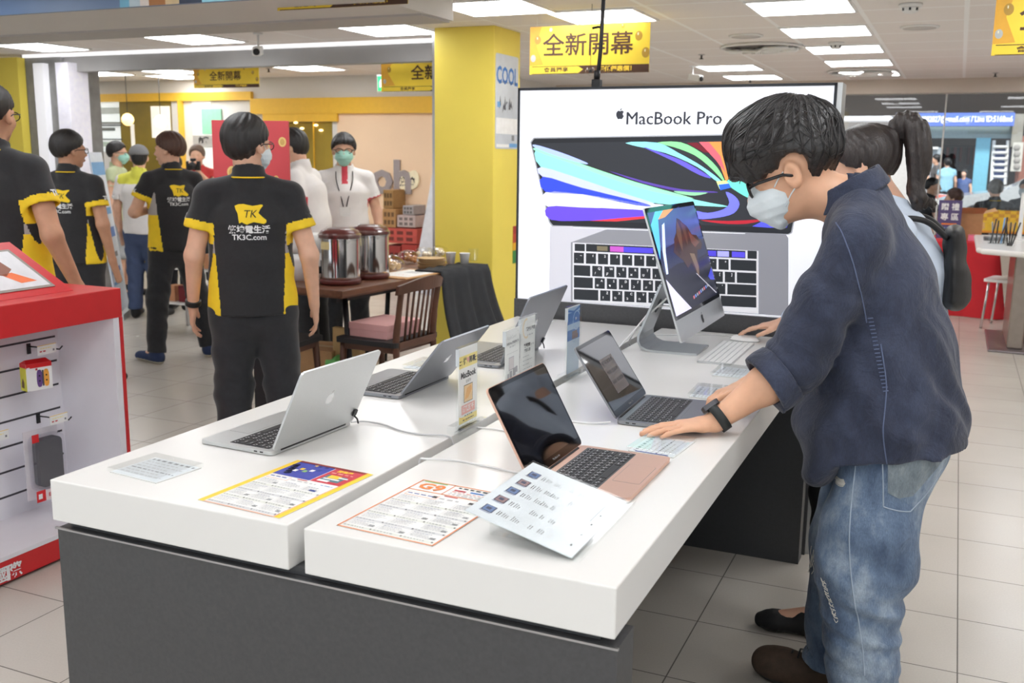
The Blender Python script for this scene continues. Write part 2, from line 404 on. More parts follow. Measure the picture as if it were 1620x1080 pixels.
m = MB(); m.box(0.02, TW, 2.33, 2.41, 0.0, TH-TT-0.016); pw(m, 'end_base_panel', CHAR2, tb)
# ------------------------------------------------------------------ logo outline (bitten fruit with a leaf)
def fruit(mb, T, h, mat):
    """flat fruit mark of height h centred on the origin of T"""
    body = [(0, .30), (.10, .36), (.24, .36), (.36, .27), (.385, .245), (.30, .13), (.285, .02), (.33, -.08), (.40, -.13), (.36, -.24), (.27, -.37), (.18, -.46), (.08, -.45), (0, -.42),
            (-.09, -.45), (-.18, -.46), (-.28, -.36), (-.37, -.19), (-.41, 0), (-.38, .17), (-.30, .29), (-.18, .36), (-.08, .345)]
    pts = [(p.x*h, p.y*h, 0) for p in spline([(a, b, 0) for a, b in body], 4, True)]
    mb.poly(pts, mat, T)
    leaf = [(-.01, .38), (.0, .47), (.06, .56), (.16, .60), (.155, .51), (.09, .42)]
    mb.poly([(p.x*h, p.y*h, 0) for p in spline([(a, b, 0) for a, b in leaf], 4, True)][::-1], mat, T)

# ------------------------------------------------------------------ laptops
KEYM = M('black_keycap', (30, 30, 33), 0.5); LEG = M('key_legend', (205, 205, 208), 0.6)
SCRM = M('dark_glossy_screen', (16, 15, 16), 0.035, spec=0.9, coat=0.6, var=0.0)
BEZ = M('black_bezel', (10, 10, 11), 0.06, spec=0.6)
def keymesh(w, d, kind):
    m = MB(); m.slab(rrect(w, d, 0.0015, 2), 0.0, 0.0009, KEYM)
    if kind == 1: m.rect(-.0048, -.0022, -.001, .003, 0.0010, LEG).rect(.0012, .0042, -.0035, .0, 0.0010, LEG)
    if kind == 2: m.rect(-.006, .004, -.0025, -.0008, 0.0010, LEG)
    me = m.build('key', KEYM); d_ = me.data; bpy.data.objects.remove(me); return d_
_kp = 0.0190
KMESH = {}
def kget(w, d, kind):
    k = (round(w, 4), round(d, 4), kind)
    if k not in KMESH: KMESH[k] = keymesh(w, d, kind)
    return KMESH[k]
def add_keys(well, z):
    rows = [(0.006, .011, [1]*14), (0.0225, .0155, [1]*13+[1.5]), (0.041, .0155, [1.5]+[1]*13), (0.0595, .0155, [1.75]+[1]*11+[1.75]), (0.078, .0155, [2.3]+[1]*10+[2.2]), (0.0965, .0155, [1, 1, 1, 1.25, 5.2, 1.25, 1, 1, 1, 1])]
    for y, kd, ws in rows:
        tot = 14.5*0.0187; u = tot/sum(ws); x = tot/2
        for wv in ws:
            kw = wv*u
            o = bpy.data.objects.new('key', kget(kw-.0027, kd, 1 if wv < 1.1 else (0 if wv > 4 else 2))); COL.objects.link(o)
            o.parent = well; o.location = (x-kw/2, y+kd/2, z); x -= kw
def laptop(label, w, d, metal, loc, rz, th, keys=True, word=None, bar=False):
    t = 0.0105
    r = thing('laptop', label, 'laptop', (loc[0], loc[1], TH+0.0006), rz, 'laptops on the white display table')
    b = MB(); b.slab(rrect(w, d, 0.012, 5, 0, d/2), 0.0016, t, metal); b.slab(rrect(w-.012, d-.012, 0.010, 4, 0, d/2), 0.0, 0.0016, BLACK)
    base = b.build('base', metal, r)
    for s in (-1, 1):
        for yy in (0.025, 0.042): MB().box(s*w/2-.0006, s*w/2+.0006, yy, yy+.009, .0048, .0075, BLACK).build('port', BLACK, base)
    kw = 14.5*.0187
    wl = MB(); wl.slab(rrect(kw+.004, .116, .003, 2, 0, .020+.058), t, t+.0002, M('keyboard_well', (70, 70, 73), 0.5))
    for s in (-1, 1):
        for q in range(0): pass
    if abs(w-.358) < .001: 
        for s in (-1, 1): wl.box(s*.152-.010, s*.152+.010, .024, .132, t, t+.0002, GINK)
    well = wl.build('keyboard', BLACK, r)
    KW0 = Matrix.Translation((0, .020, 0))
    if keys:
        k0 = bpy.data.objects
        add_keys(well, t+.0003)
        for c in well.children: c.location.y += .020
    tp = MB(); tw = .122 if w < .34 else .16; td = d-.020-.116-.018
    tp.slab(rrect(tw, td, .004, 3, 0, d-.008-td/2), t, t+.00025, metal); tp.slab(rrect(tw+.0012, td+.0012, .0045, 3, 0, d-.008-td/2), t-.0001, t+.0001, M('trackpad_gap', (110, 110, 112), .5))
    tp.build('trackpad', metal, r)
    hg = MB(); hg.tube([(-w*.40, .001, t-.0005), (w*.40, .001, t-.0005)], .0042, BLACK, 10); hg.build('hinge', BLACK, r)
    # lid
    L = Vector((0, math.cos(th), math.sin(th))); T = frame((0, 0.0, t+.0012), (1, 0, 0), L)   # local z looks away from the user
    ld = d*.985
    lid = MB(); lid.slab(rrect(w, ld, .012, 5, 0, ld/2+.001), -.0022, .0028, metal, T)
    lo = lid.build('lid', metal, r)
    bz = MB(); bz.slab(rrect(w-.003, ld-.003, .0105, 5, 0, ld/2+.001), -.0028, -.0021, BEZ, T); bz.build('bezel', BEZ, lo)
    bm_ = .006 if bar else .009
    sc = MB(); sc.rect(-w/2+bm_, w/2-bm_, .020, ld-bm_, -.0030, SCRM, T @ Matrix.Rotation(0, 4, 'X'))
    sc.f = [f[::-1] for f in sc.f]; sc.build('screen', SCRM, lo)
    F = T @ Matrix(((-1, 0, 0, 0), (0, 1, 0, .011), (0, 0, -1, -.0031), (0, 0, 0, 1)))
    if word: MB().text(word, .0075, M('bezel_lettering', (150, 150, 152), .5), F).build('lettering', None, lo)
    lg = MB(); fruit(lg, T @ TR(0, ld*.52, .0030), .034, M('polished_logo', (232, 233, 234), .12, metal=0.6)); lg.build('logo', None, lo)
    return r, T, lo
lap_rose, T_rose, lid_rose = laptop('rose gold laptop open beside the tilted acrylic price sheet', .304, .212, ROSE, (.914, .535), math.radians(-90.5), 2.075, True, 'MacBook Air')
lap_gray, T_gray, lid_gray = laptop('space grey laptop under the hands of the man in blue shirt', .304, .212, SGREY, (.913, 1.085), math.radians(-88), 2.162, True, 'MacBook Pro')
lap_silver, T_silver, lid_silver = laptop('silver laptop seen from behind, nearest on the left tabletop', .304, .212, ALU, (.319, .478), math.radians(87.4), 2.013, True)
lap_sg2, T_sg2, _l = laptop('space grey laptop seen from behind, just beyond the silver one', .304, .212, SGREY, (.300, 1.059), math.radians(90), 2.252, True, None, True)
lap_far, T_far, lid_far = laptop('large grey laptop at the far end of the left tabletop', .358, .246, SGREY, (.373, 1.58), math.radians(91.3), 1.987, True, None, True)
for T, par, w in ((T_silver, lid_silver, .304), (T_far, lid_far, .358)):
    s = MB(); s.slab(rrect(.014, .018, .003, 2, w/2-.012, .030), .0028, .0075, BLACK, T); s.tube([T @ Vector((w/2-.012, .022, .006)), T @ Vector((w/2+.004, .010, .010)), T @ Vector((w/2+.006, .0, .016))], .0022, BLACK, 8)
    s.build('security_sensor', BLACK, par)
# what the grey laptop shows: a dim paler window
s = MB(); s.rect(-.06, .05, .05, .15, -.00315, M('dim_window', (88, 78, 74), .2, spec=.6), T_gray); s.f = [f[::-1] for f in s.f]
for i in range(3):
    for j in range(5):
        s.add([T_gray @ Vector(v) for v in [(-.05+j*.02, .132-i*.028, -.0033), (-.05+j*.02, .142-i*.028, -.0033), (-.04+j*.02, .142-i*.028, -.0033), (-.04+j*.02, .132-i*.028, -.0033)]], [(0, 1, 2, 3)], M('dim_marks', (36, 30, 30), .4))
s.build('open_window', None, lid_gray)

# ------------------------------------------------------------------ all-in-one desktop computer
ic = Vector((.826, 1.991, 1.159)); tilt = .321
nrm = Vector((math.cos(tilt), 0, math.sin(tilt))); ey_ = Vector((0, 1, 0)); upv = Vector((-math.sin(tilt), 0, math.cos(tilt)))
im = thing('desktop_computer', 'silver all-in-one desktop computer with a bright screen on the white table', 'computer', (.79, 1.99, TH))
TI = frame(ic, ey_, upv)     # x along the width, y up, z out of the screen
iw, ih = .65, .446; ch = .072
m = MB(); m.slab(rrect(iw, ih, .012, 4), -.006, 0.0, ALU, TI)
bk = [(0, -.030), (.0, -.030)]
vs = []; NX, NY = 12, 10
for j in range(NY+1):
    for i in range(NX+1):
        u = i/NX*2-1; v = j/NY*2-1
        vs.append(TI @ Vector((u*(iw/2-.004), v*(ih/2-.004), -.006-.040*max(0, (1-u*u))**.6*max(0, (1-v*v))**.6)))
fs = [(j*(NX+1)+i, (j+1)*(NX+1)+i, (j+1)*(NX+1)+i+1, j*(NX+1)+i+1) for j in range(NY) for i in range(NX)]
m.add(vs, fs, ALU, None, True); bod = pw(m, 'body', ALU, im)
m = MB(); m.slab(rrect(iw-.003, ih-ch-.002, .009, 3, 0, ch/2), 0.0, .0012, BEZ, TI); bz = pw(m, 'bezel', BEZ, im)
def IP(u, v, k): return TI @ Vector((-iw/2+.016+u*(iw-.032), -ih/2+ch+.014+v*(ih-ch-.030), .0014+.0002*k))
def ipoly(mb, pts, mat, k): mb.poly([IP(a, b, k) for a, b in pts], mat)
def EM(name, rgb, s=0.9): return M(name, rgb, .25, emit=s, var=0.02, spec=.4)
m = MB()
ipoly(m, [(0, 0), (1, 0), (1, 1), (0, 1)], EM('screen_navy', (26, 28, 46), .8), 0)
ipoly(m, [(0, .62), (.5, .68), (1, .62), (1, 1), (0, 1)], EM('screen_dusk', (76, 92, 146), .8), 1)
ipoly(m, [(0, .42), (.3, .46), (.7, .44), (1, .46), (1, .66), (0, .66)], EM('screen_sea', (38, 46, 78), .8), 1)
rock = [(.28, .58), (.33, .63), (.36, .70), (.44, .76), (.47, .82), (.53, .90), (.58, .88), (.63, .84), (.70, .80), (.76, .70), (.86, .68), (.94, .58), (.88, .52), (.79, .53), (.74, .44), (.73, .34), (.66, .24), (.62, .34), (.58, .42), (.48, .38), (.43, .47), (.37, .51)]
ipoly(m, rock, EM('screen_rock', (70, 50, 46), .7), 2)
for f_, c_ in (([(.44, .74), (.52, .88), (.55, .78), (.50, .62), (.46, .56)], (104, 78, 62)), ([(.58, .86), (.66, .80), (.64, .66), (.60, .60)], (92, 66, 56)), ([(.70, .74), (.80, .66), (.88, .60), (.76, .56), (.70, .62)], (110, 70, 62)), ([(.60, .52), (.70, .50), (.72, .36), (.66, .26), (.63, .40)], (120, 100, 84)), ([(.34, .60), (.42, .68), (.44, .58), (.40, .53)], (58, 44, 42))): ipoly(m, f_, EM('screen_rock_%d' % c_[0], c_, .7), 3)
ipoly(m, [(0, .55), (.06, .66), (.16, .92), (.30, 1), (.14, 1), (0, .88)], EM('screen_cyan', (96, 190, 226), .9), 3)
ipoly(m, [(.03, .40), (.08, .62), (.20, .86), (.26, .88), (.13, .60), (.07, .40)], EM('screen_white', (206, 220, 250), .9), 4)
ipoly(m, [(.16, .92), (.30, 1), (.52, 1), (.30, .93)], EM('screen_orange', (226, 150, 96), .9), 4)
ipoly(m, [(0, 0), (.33, 0), (.12, .22), (0, .36)], EM('screen_reflection_pale', (206, 204, 226), .9), 3)  # pale triangle painted in as the reflection of table and lit board
ipoly(m, [(.985, .16), (1, .16), (1, .30), (.87, .22), (.9, .18)], EM('screen_blue', (60, 66, 190), .9), 3)
ipoly(m, [(.62, .30), (.635, .30), (.965, .02), (.945, .02)], EM('screen_line', (190, 190, 200), .8), 3)
for i in range(9): ipoly(m, [(.42+i*.045, .07+.006*i), (.45+i*.045, .075+.006*i), (.45+i*.045, .105+.006*i), (.42+i*.045, .10+.006*i)], EM('screen_icon_%s' % ('red', 'blue', 'grey')[i % 3], ((190, 110, 120), (110, 130, 190), (150, 150, 160))[i % 3], .8), 5)
scr = pw(m, 'screen', None, im)
m = MB(); fruit(m, TI @ TR(0, -ih/2+ch*.5, .0006), .036, BLACK); pw(m, 'logo', BLACK, im)
# stand: foot plate, bend, neck
path = [(.892, .005), (.82, .004), (.74, .004), (.715, .006), (.694, .016), (.683, .034), (.683, .055), (.700, .100), (.735, .190), (.752, .236)]
m = MB(); hw = .098; n = len(path); vs = []
for i, (x, z) in enumerate(path):
    t = (Vector((path[min(i+1, n-1)][0]-path[max(i-1, 0)][0], 0, path[min(i+1, n-1)][1]-path[max(i-1, 0)][1]))).normalized()
    nn = Vector((t.z, 0, -t.x)); a = Vector((x, 0, z+TH)); ww = hw if i < 5 else hw-(i-4)*.004
    if i == 0: ww = hw-.008
    for s in (-1, 1):
        for q in (-1, 1): vs.append((a.x+nn.x*q*.0038, 1.991+s*ww, a.z+nn.z*q*.0038))
fs = []
for i in range(n-1):
    o = i*4; p = o+4
    fs += [(o, p, p+1, o+1), (o+3, p+3, p+2, o+2), (o+2, p+2, p, o), (o+1, p+1, p+3, o+3)]
fs += [(0, 1, 3, 2), ((n-1)*4+2, (n-1)*4+3, (n-1)*4+1, (n-1)*4)]
m.add(vs, fs, M('stand_aluminium', (190, 194, 196), .34, metal=.85, var=.02)); st = pw(m, 'stand', None, im)
m = MB(); Tn = frame((.722, 1.991, TH+.152), (0, 1, 0), (.36, 0, .93)); m.slab([(p[0], p[1]) for p in rrect(.030, .052, .0149, 6)], -.0052, .0052, M('cable_hole', (70, 72, 76), .6), Tn); pw(m, 'cable_hole', None, im)
def cable(name, pts, r, label, mat=None, group='white cables across the display table'):
    m = MB(); m.tube(spline(pts, 8), r, mat or M('white_cable', (232, 232, 232), .45), 8)
    return top(m, name, None, label, 'cable', group)
cable('power_cable', [(.772, 1.95, TH+.19), (.735, 1.93, TH+.152), (.70, 1.95, TH+.12), (.66, 1.98, TH+.075), (.615, 2.02, TH+.012), (.61, 2.06, TH-.02)], .0035, 'white power cable hanging behind the desktop computer stand')
cable('data_cable', [(.772, 2.0, TH+.15), (.735, 1.99, TH+.150), (.70, 1.985, TH+.13), (.66, 1.94, TH+.07), (.625, 1.82, TH+.004), (.61, 1.78, TH-.03)], .0028, 'thin white data cable looping down from the desktop computer to the gap')
z = TH+.0028
cable('charging_cable', [(.322, .632, z+.004), (.345, .66, z+.002), (.40, .66, z), (.47, .63, z), (.53, .625, z), (.585, .635, z+.002), (.604, .64, z-.012), (.608, .64, z-.06)], .0022, 'grey-white cable from the silver laptop to the table gap', M('grey_cable', (196, 196, 198), .45))
cable('charging_cable', [(.612, .455, z-.04), (.618, .453, z-.004), (.636, .452, z+.002), (.70, .475, z), (.78, .468, z), (.84, .458, z), (.885, .45, z)], .0024, 'white cable running from the gap past the orange price list')
cable('charging_cable', [(.905, .928, z+.003), (.86, .905, z), (.80, .90, z), (.74, .905, z), (.66, .92, z), (.625, .925, z+.001), (.61, .925, z-.03)], .0024, 'white cable from the space grey laptop back to the gap')
cable('charging_cable', [(.62, .74, z), (.68, .745, z), (.73, .72, z), (.79, .66, z), (.84, .63, z), (.88, .62, z+.002)], .0022, 'white cable behind the rose gold laptop screen')

# ------------------------------------------------------------------ keyboard and mouse
kb = thing('wireless_keyboard', 'flat white keyboard on the table by the far hand of the woman', 'keyboard', (.975, 2.00, TH), math.radians(-90))
MB().slab(rrect(.42, .115, .01, 4), .0005, .006, ALU).build('body', ALU, kb)
for r_ in range(6):
    m = MB(); nk = 18
    for k in range(nk):
        x0 = -.203+k*.0226; m.slab(rrect(.0195, .0155, .002, 2, x0+.0098, -.047+r_*.0188), .006, .0072, WPL)
    m.build('key_row', WPL, kb)
ms = thing('computer_mouse', 'white mouse under the hand of the woman at the far table end', 'mouse', (.985, 2.27, TH), math.radians(-90))
mm = MB(); nn_ = 10; vs = []; fs = []
for j in range(nn_+1):
    for i in range(nn_+1):
        u = i/nn_*2-1; v = j/nn_*2-1; k = max(0, 1-u*u*.999)**.5 if abs(u) < 1 else 0
        uu = u*math.sqrt(1-v*v/2); vv = v*math.sqrt(1-u*u/2); rr_ = min(1, uu*uu+vv*vv)
        vs.append((uu*.029, vv*.056, .004+.017*(1-rr_)**.5*(1-.35*vv)))
fs = [(j*(nn_+1)+i, j*(nn_+1)+i+1, (j+1)*(nn_+1)+i+1, (j+1)*(nn_+1)+i) for j in range(nn_) for i in range(nn_)]
mm.add(vs, fs, WPL, None, True); mm.build('shell', WPL, ms)
MB().slab([(.027*math.cos(a*PI/12), .053*math.sin(a*PI/12)) for a in range(24)], .0004, .005, ALU).build('base', ALU, ms)
cable('charging_cable', [(.95, 2.30, z), (.90, 2.33, z+.001), (.80, 2.31, z), (.72, 2.25, z), (.64, 2.2, z), (.615, 2.18, z-.02)], .002, 'thin white cable lying behind the desktop computer foot')

# ------------------------------------------------------------------ backlit advertising board at the far end of the table
YB = 2.455
bd = thing('advertising_lightbox', 'tall backlit white board advertising a laptop, standing behind the table', 'advertising board', (.60, 2.52, 0))
LB = lambda n, c, s=.60: M('lightbox_'+n, c, .5, emit=s, var=0.0, spec=.2)
bx0, bx1 = -.028, 1.232; bz1 = 1.800; bz0 = .932
pw(MB().box(bx0, bx1, YB+.003, YB+.12, 0.0, bz1), 'cabinet', DARK, bd)
fr = M('board_frame', (52, 54, 58), .35, metal=.6)
pw(MB().box(bx0, bx1, YB-.008, YB+.003, bz1-.006, bz1+.004).box(bx0, bx0+.008, YB-.008, YB+.003, bz0, bz1).box(bx1-.010, bx1, YB-.008, YB+.003, bz0, bz1), 'frame', fr, bd)
pw(MB().box(bx1, bx1+.018, YB-.004, YB+.12, 0, bz1+.004), 'side_strip', ALU, bd)
pw(MB().box(bx0, bx1, YB-.020, YB+.004, 0.0, bz0), 'plinth', CHAR, bd)
pw(MB().box(bx0+.008, bx1-.010, YB-.002, YB+.003, bz0, bz1-.006), 'lit_panel', LB('white', (238, 240, 246), .52), bd)
def P(zx, zy, k=0): v = at_y(820+zx/3, 130+zy/3, YB-.0024); return Vector((min(max(v.x, bx0+.008), bx1-.010), v.y-.0003*k, max(v.z, bz0+.001)))
art = MB()
def A(pts, mat, k, sm=0):
    q = pts if not sm else [(p.x, p.y) for p in spline([(a, b, 0) for a, b in pts], sm, True)]
    art.poly([P(a, b, k) for a, b in q], mat)
A([(72, 262), (1384, 240), (1392, 262), (1300, 716), (1284, 724), (160, 684), (144, 664), (56, 284)], LB('edge', (158, 160, 166)), 0)
A([(76, 268), (1380, 246), (1386, 266), (1294, 712), (1280, 720), (165, 679), (150, 660), (62, 286)], LB('bezel', (44, 46, 50)), 1)
A([(78, 290), (1366, 268), (1272, 692), (155, 652)], LB('screen', (54, 56, 61)), 2)
A([(85, 316), (200, 350), (320, 398), (560, 480), (835, 556), (1000, 590), (830, 584), (640, 572), (470, 520), (300, 462), (110, 405)], LB('mint', (150, 236, 228)), 3, 3)
A([(85, 312), (200, 346), (320, 394), (560, 474), (835, 552), (640, 520), (420, 452), (260, 390), (90, 330)], LB('green', (160, 244, 196)), 4, 3)
A([(110, 402), (300, 460), (470, 518), (640, 572), (600, 582), (300, 503), (118, 450)], LB('lavender', (198, 206, 255)), 4, 3)
A([(118, 448), (300, 500), (620, 580), (560, 584), (300, 532), (130, 520)], LB('blue', (58, 80, 232)), 5, 3)
A([(130, 522), (300, 530), (560, 572), (690, 582), (600, 610), (400, 596), (143, 592)], LB('pale', (232, 234, 248)), 5, 3)
A([(142, 590), (300, 594), (480, 600), (640, 612), (640, 640), (350, 656), (155, 652)], LB('violet', (106, 80, 230)), 6, 3)
A([(340, 658), (480, 645), (640, 632), (640, 642), (470, 660)], LB('red', (236, 66, 76)), 7)
A([(80, 296), (200, 332), (326, 382), (300, 385), (180, 350), (82, 312)], LB('periwinkle', (176, 196, 255)), 5, 3)
A([(508, 289), (660, 287), (760, 335), (850, 385), (930, 440), (975, 482), (930, 462), (850, 402), (700, 336)], LB('cyan', (150, 232, 240)), 5, 3)
A([(660, 287), (770, 285), (870, 335), (945, 405), (980, 474), (920, 412), (840, 348), (740, 308)], LB('lime', (146, 240, 160)), 6, 3)
A([(590, 306), (700, 342), (800, 382), (915, 452), (860, 440), (740, 376)], LB('iris', (110, 100, 222)), 6, 3)
A([(858, 284), (1100, 280), (1060, 400), (986, 470), (960, 400), (910, 330)], LB('orange', (250, 156, 84)), 6)
A([(858, 284), (905, 284), (960, 350), (985, 430), (940, 372)], LB('rose', (240, 106, 120)), 7)
A([(800, 288), (850, 286), (910, 336), (880, 332)], LB('darkred', (120, 40, 52)), 7)
A([(990, 470), (1080, 430), (1200, 520), (1130, 560), (1040, 520)], LB('aqua', (120, 226, 210)), 6, 3)
A([(985, 520), (1030, 542), (1050, 580), (1022, 622), (950, 642), (850, 648), (838, 610), (900, 620), (975, 602), (1002, 570)], LB('ring', (124, 128, 246)), 7, 3)
A([(940, 470), (985, 466), (1000, 480), (985, 500), (955, 506)], LB('spark', (224, 250, 160)), 8)
A([(950, 486), (1000, 480), (1010, 500), (960, 512)], LB('sparkblue', (60, 110, 240)), 9)
A([(430, 420), (600, 470), (780, 508), (930, 518), (930, 524), (770, 518), (590, 478)], LB('purpleline', (96, 76, 170)), 6, 3)
A([(740, 516), (830, 522), (900, 524), (840, 538), (770, 530)], LB('glint', (150, 214, 170)), 7, 3)
A([(866, 654), (1000, 658), (1160, 652), (1080, 672), (960, 670)], LB('redline', (190, 48, 62)), 6, 3)
A([(1110, 684), (1170, 654), (1284, 668), (1274, 690), (1190, 690)], LB('cobalt', (92, 96, 236)), 6)
# deck and keys
A([(150, 684), (258, 682), (262, 692), (1075, 720), (1080, 712), (1150, 716), (1270, 722), (1282, 740), (1282, 1110), (145, 1050)], LB('deck', (136, 137, 144)), 1)
A([(150, 684), (258, 682), (262, 692), (420, 698), (250, 760), (250, 1050), (145, 1050)], LB('deck_left', (196, 196, 204)), 2)
A([(258, 760), (1140, 800), (1140, 1098), (258, 1040)], LB('well', (212, 213, 218)), 3)
def sk(x): return .0445*(x-270)
def key(x0, x1, y0, y1, mat=None, k=4): A([(x0, y0+sk(x0)), (x1, y0+sk(x1)), (x1, y1+sk(x1)), (x0, y1+sk(x0))], mat or LB('key', (46, 49, 53)), k)
letters = []
key(268, 316, 766, 800); key(322, 1078, 764, 800); key(1088, 1132, 762, 800)
key(374, 424, 772, 794, LB('bar_olive', (120, 112, 90)), 5); key(436, 500, 770, 796, LB('bar_pink', (190, 90, 190)), 5); key(500, 640, 770, 796, LB('bar_violet', (84, 74, 210)), 5)
key(900, 940, 770, 796, LB('bar_violet', (84, 74, 210)), 5); key(945, 1000, 770, 796, LB('bar_lilac', (170, 170, 250)), 5); key(1014, 1076, 770, 796, LB('bar_indigo', (92, 82, 220)), 5)
def krow(y0, y1, x, first, n, last, top_, bot, pitch=57.2, w=48):
    if first: key(x, x+first, y0, y1); x += first+9
    for i in range(n):
        key(x, x+w, y0, y1)
        if i < len(top_): letters.append((x+w*.70, y0+14+sk(x), top_[i]))
        if i < len(bot): letters.append((x+w*.30, y1-15+sk(x), bot[i]))
        x += pitch
    if last: key(x, 1130, y0, y1)
krow(808, 858, 264, 0, 13, 1, '~1234567890-+', '`')
krow(867, 917, 264, 78, 12, 1, 'QWERTYUIOP[]', '/\u05e7\u05e8\u05d0\u05d8\u05d5\u05df\u05dd\u05e4')
krow(924, 974, 264, 90, 11, 1, "ASDFGHJKL;'", '\u05e9\u05d3\u05d2\u05db\u05e2\u05d9\u05d7\u05dc\u05da')
krow(981, 1031, 264, 116, 10, 1, 'ZXCVBNM,./', '\u05d6\u05e1\u05d1\u05d4\u05e0\u05de\u05e6\u05ea')
kl = LB('legend', (240, 240, 242))
for a, b, c in letters:
    v = P(a, b, 6); art.text(c, .0135, kl, frame(v, (1, 0, -.0), (0, 0, 1)), bold=.012)
pw(art, 'printed_artwork', None, bd)
txt = MB(); tk = LB('text', (58, 60, 68), .5)
v0 = P(515, 147, 1); v1 = P(967, 147, 1)
n0 = len(txt.v); txt.text('MacBook Pro', 1.0, tk, None, align='LEFT')
xs = [v.x for v in txt.v]; sc_ = (v1.x-v0.x)/(max(xs)-min(xs)); zb = P(700, 174, 1).z
L0 = [Vector((v0.x+(v.x-min(xs))*sc_, YB-.0030, zb+v.y*sc_)) for v in txt.v]; F0 = list(txt.f); txt.v = []; txt.f = []; txt.m = []; txt.sm = []
for dx, dz, dy in ((0, 0, 0), (.0009, .0003, .0001), (-.0009, -.0003, .0002)): txt.add([v+Vector((dx, dy, dz)) for v in L0], F0, tk)
fruit(txt, frame(P(483, 153, 1), (1, 0, 0), (0, 0, 1)), .040, tk)
pw(txt, 'lettering', None, bd)
# ------------------------------------------------------------------ printed matter on the table
def lines(mb, x0, x1, y, h, mat, T, seed=0, gap=.35, wmin=.004, wmax=.014):
    """a line of unreadably small print: short dashes"""
    rnd = random.Random(seed); x = x0
    while x < x1-.002:
        w = min(rnd.uniform(wmin, wmax), x1-x); mb.rect(x, x+w, y, y+h, 0, mat, T); x += w+h*gap*3
def sign_stand(label, ptl, ptr, hgt, draw, w=.112):
    a = at_z(ptl[0], ptl[1], TH+hgt); b = at_z(ptr[0], ptr[1], TH+hgt)
    d = Vector((b.x-a.x, b.y-a.y, 0)); c = Vector(((a.x+b.x)/2, (a.y+b.y)/2, TH)); d.normalize()
    ang = math.atan2(d.y, d.x)
    r = thing('acrylic_sign_stand', label, 'sign stand', c, ang, 'clear acrylic sign stands on the display table')
    h0 = .012
    T = Matrix(((1, 0, 0, 0), (0, 0, -1, 0), (0, 1, 0, 0), (0, 0, 0, 1)))   # local x, up, out of the face (towards -y of the stand)
    base = MB(); base.box(-w/2-.006, w/2+.006, -.026, -.0055, 0.0005, .020, bev=.001); base.box(-w/2-.006, w/2+.006, .0055, .026, .0005, .020, bev=.001); base.box(-w/2-.006, w/2+.006, -.0055, .0055, .0005, .008)
    base.build('base_block', CLEAR, r)
    MB().box(-w/2, w/2, -.0048, -.0020, .0085, hgt).build('front_pane', CLEAR, r)
    MB().box(-w/2, w/2, .0020, .0048, .0085, hgt).build('back_pane', CLEAR, r)
    ins = MB(); ins.box(-w/2+.006, w/2-.006, -.0006, .0006, .022, hgt-.004); ins.build('paper_insert', PAPER, r)
    pr = MB(); draw(pr, lambda k: T @ TR(0, 0, .0009+.0002*k), w-.012, .022, hgt-.004)
    pr.build('printed_artwork', None, r)
    ed = MB(); ed.box(-w/2-.0006, -w/2, -.0048, .0048, hgt-.045, hgt-.004); ed.build('edge_highlight', M('edge_highlight_pale', (196, 202, 206), .4), r)  # pale sliver painted as the highlight along the acrylic edge
    return r
def d_yellow(p, T, w, b, t):
    h = w/2-.001
    p.rect(-h, h, t-.050, t-.020, 0, LYINK, T(0)); p.text('從', .019, INK, T(1) @ TR(-.018, t-.035, 0), .02); p.text('♥', .014, PINK, T(1) @ TR(-.001, t-.034, 0)); p.text('開幕', .017, INK, T(1) @ TR(.021, t-.035, 0), .03)
    for s in (-1, 1): lines(p, s*.041-.006, s*.041+.006, t-.034, .003, INK, T(1), 3); lines(p, s*.041-.006, s*.041+.006, t-.042, .003, INK, T(1), 4)
    p.text('MacBook', .0215, INK, T(1) @ TR(0, t-.069, 0), .035); p.text('全系列', .009, INK, T(1) @ TR(0, t-.086, 0))
    p.rect(-.024, .024, t-.138, t-.094, 0, INK, T(1)); p.rect(-.0225, .0225, t-.1365, t-.0955, 0, M('amber_print', (240, 205, 150), .5), T(2)); p.add([(-.02, t-.13, 0), (.0, t-.128, 0), (.018, t-.11, 0), (.015, t-.098, 0), (-.008, t-.103, 0)], [(0, 1, 2, 3, 4)], M('orange_print', (236, 178, 104), .5), T(3))
    p.rect(-.036, .036, t-.166, t-.143, 0, PINK, T(1)); p.text('滿額折千', .0155, WINK, T(2) @ TR(0, t-.1545, 0), .03)
    lines(p, -.02, .022, t-.173, .0035, GINK, T(1), 9)
    p.rect(-h, h, b+.001, b+.016, 0, LYINK, T(0)); lines(p, -.03, .03, b+.006, .0022, INK, T(1), 5); p.add([(-h, b+.017, 0), (-.01, b+.004, 0), (-.008, b+.005, 0), (-h+.002, b+.019, 0)], [(0, 1, 2, 3)], YINK, T(2))
def d_care(p, T, w, b, t):
    p.text('AppleCare+', .0135, LINK, T(1) @ TR(-.006, t-.022, 0)); p.text('·', .02, GINK, T(1) @ TR(.037, t-.012, 0))
    p.text('為您的 Mac 提供服務保障', .0075, GINK, T(1) @ TR(0, t-.038, 0), .03); lines(p, -.022, .022, t-.05, .004, LINK, T(1), 2)
    lines(p, -.04, .04, t-.066, .0012, LINK, T(1), 12)
    p.rect(-.026, .010, t-.112, t-.076, 0, M('care_picture', (176, 172, 182), .5), T(1)); p.rect(-.024, .008, t-.110, t-.078, 0, M('care_picture_light', (214, 206, 206), .5), T(2))
    for x, y, s in ((-.030, -.126, .011), (-.012, -.124, .016), (.012, -.120, .018), (.028, -.116, .014)): p.rect(x-s/2, x+s/2, t+y-s*.6, t+y+s*.6, 0, M('care_picture_dark', (160, 158, 164), .5), T(3))
    for k in range(3): lines(p, -.035, .03, t-.15-k*.010, .0025, LINK, T(1), 20+k)
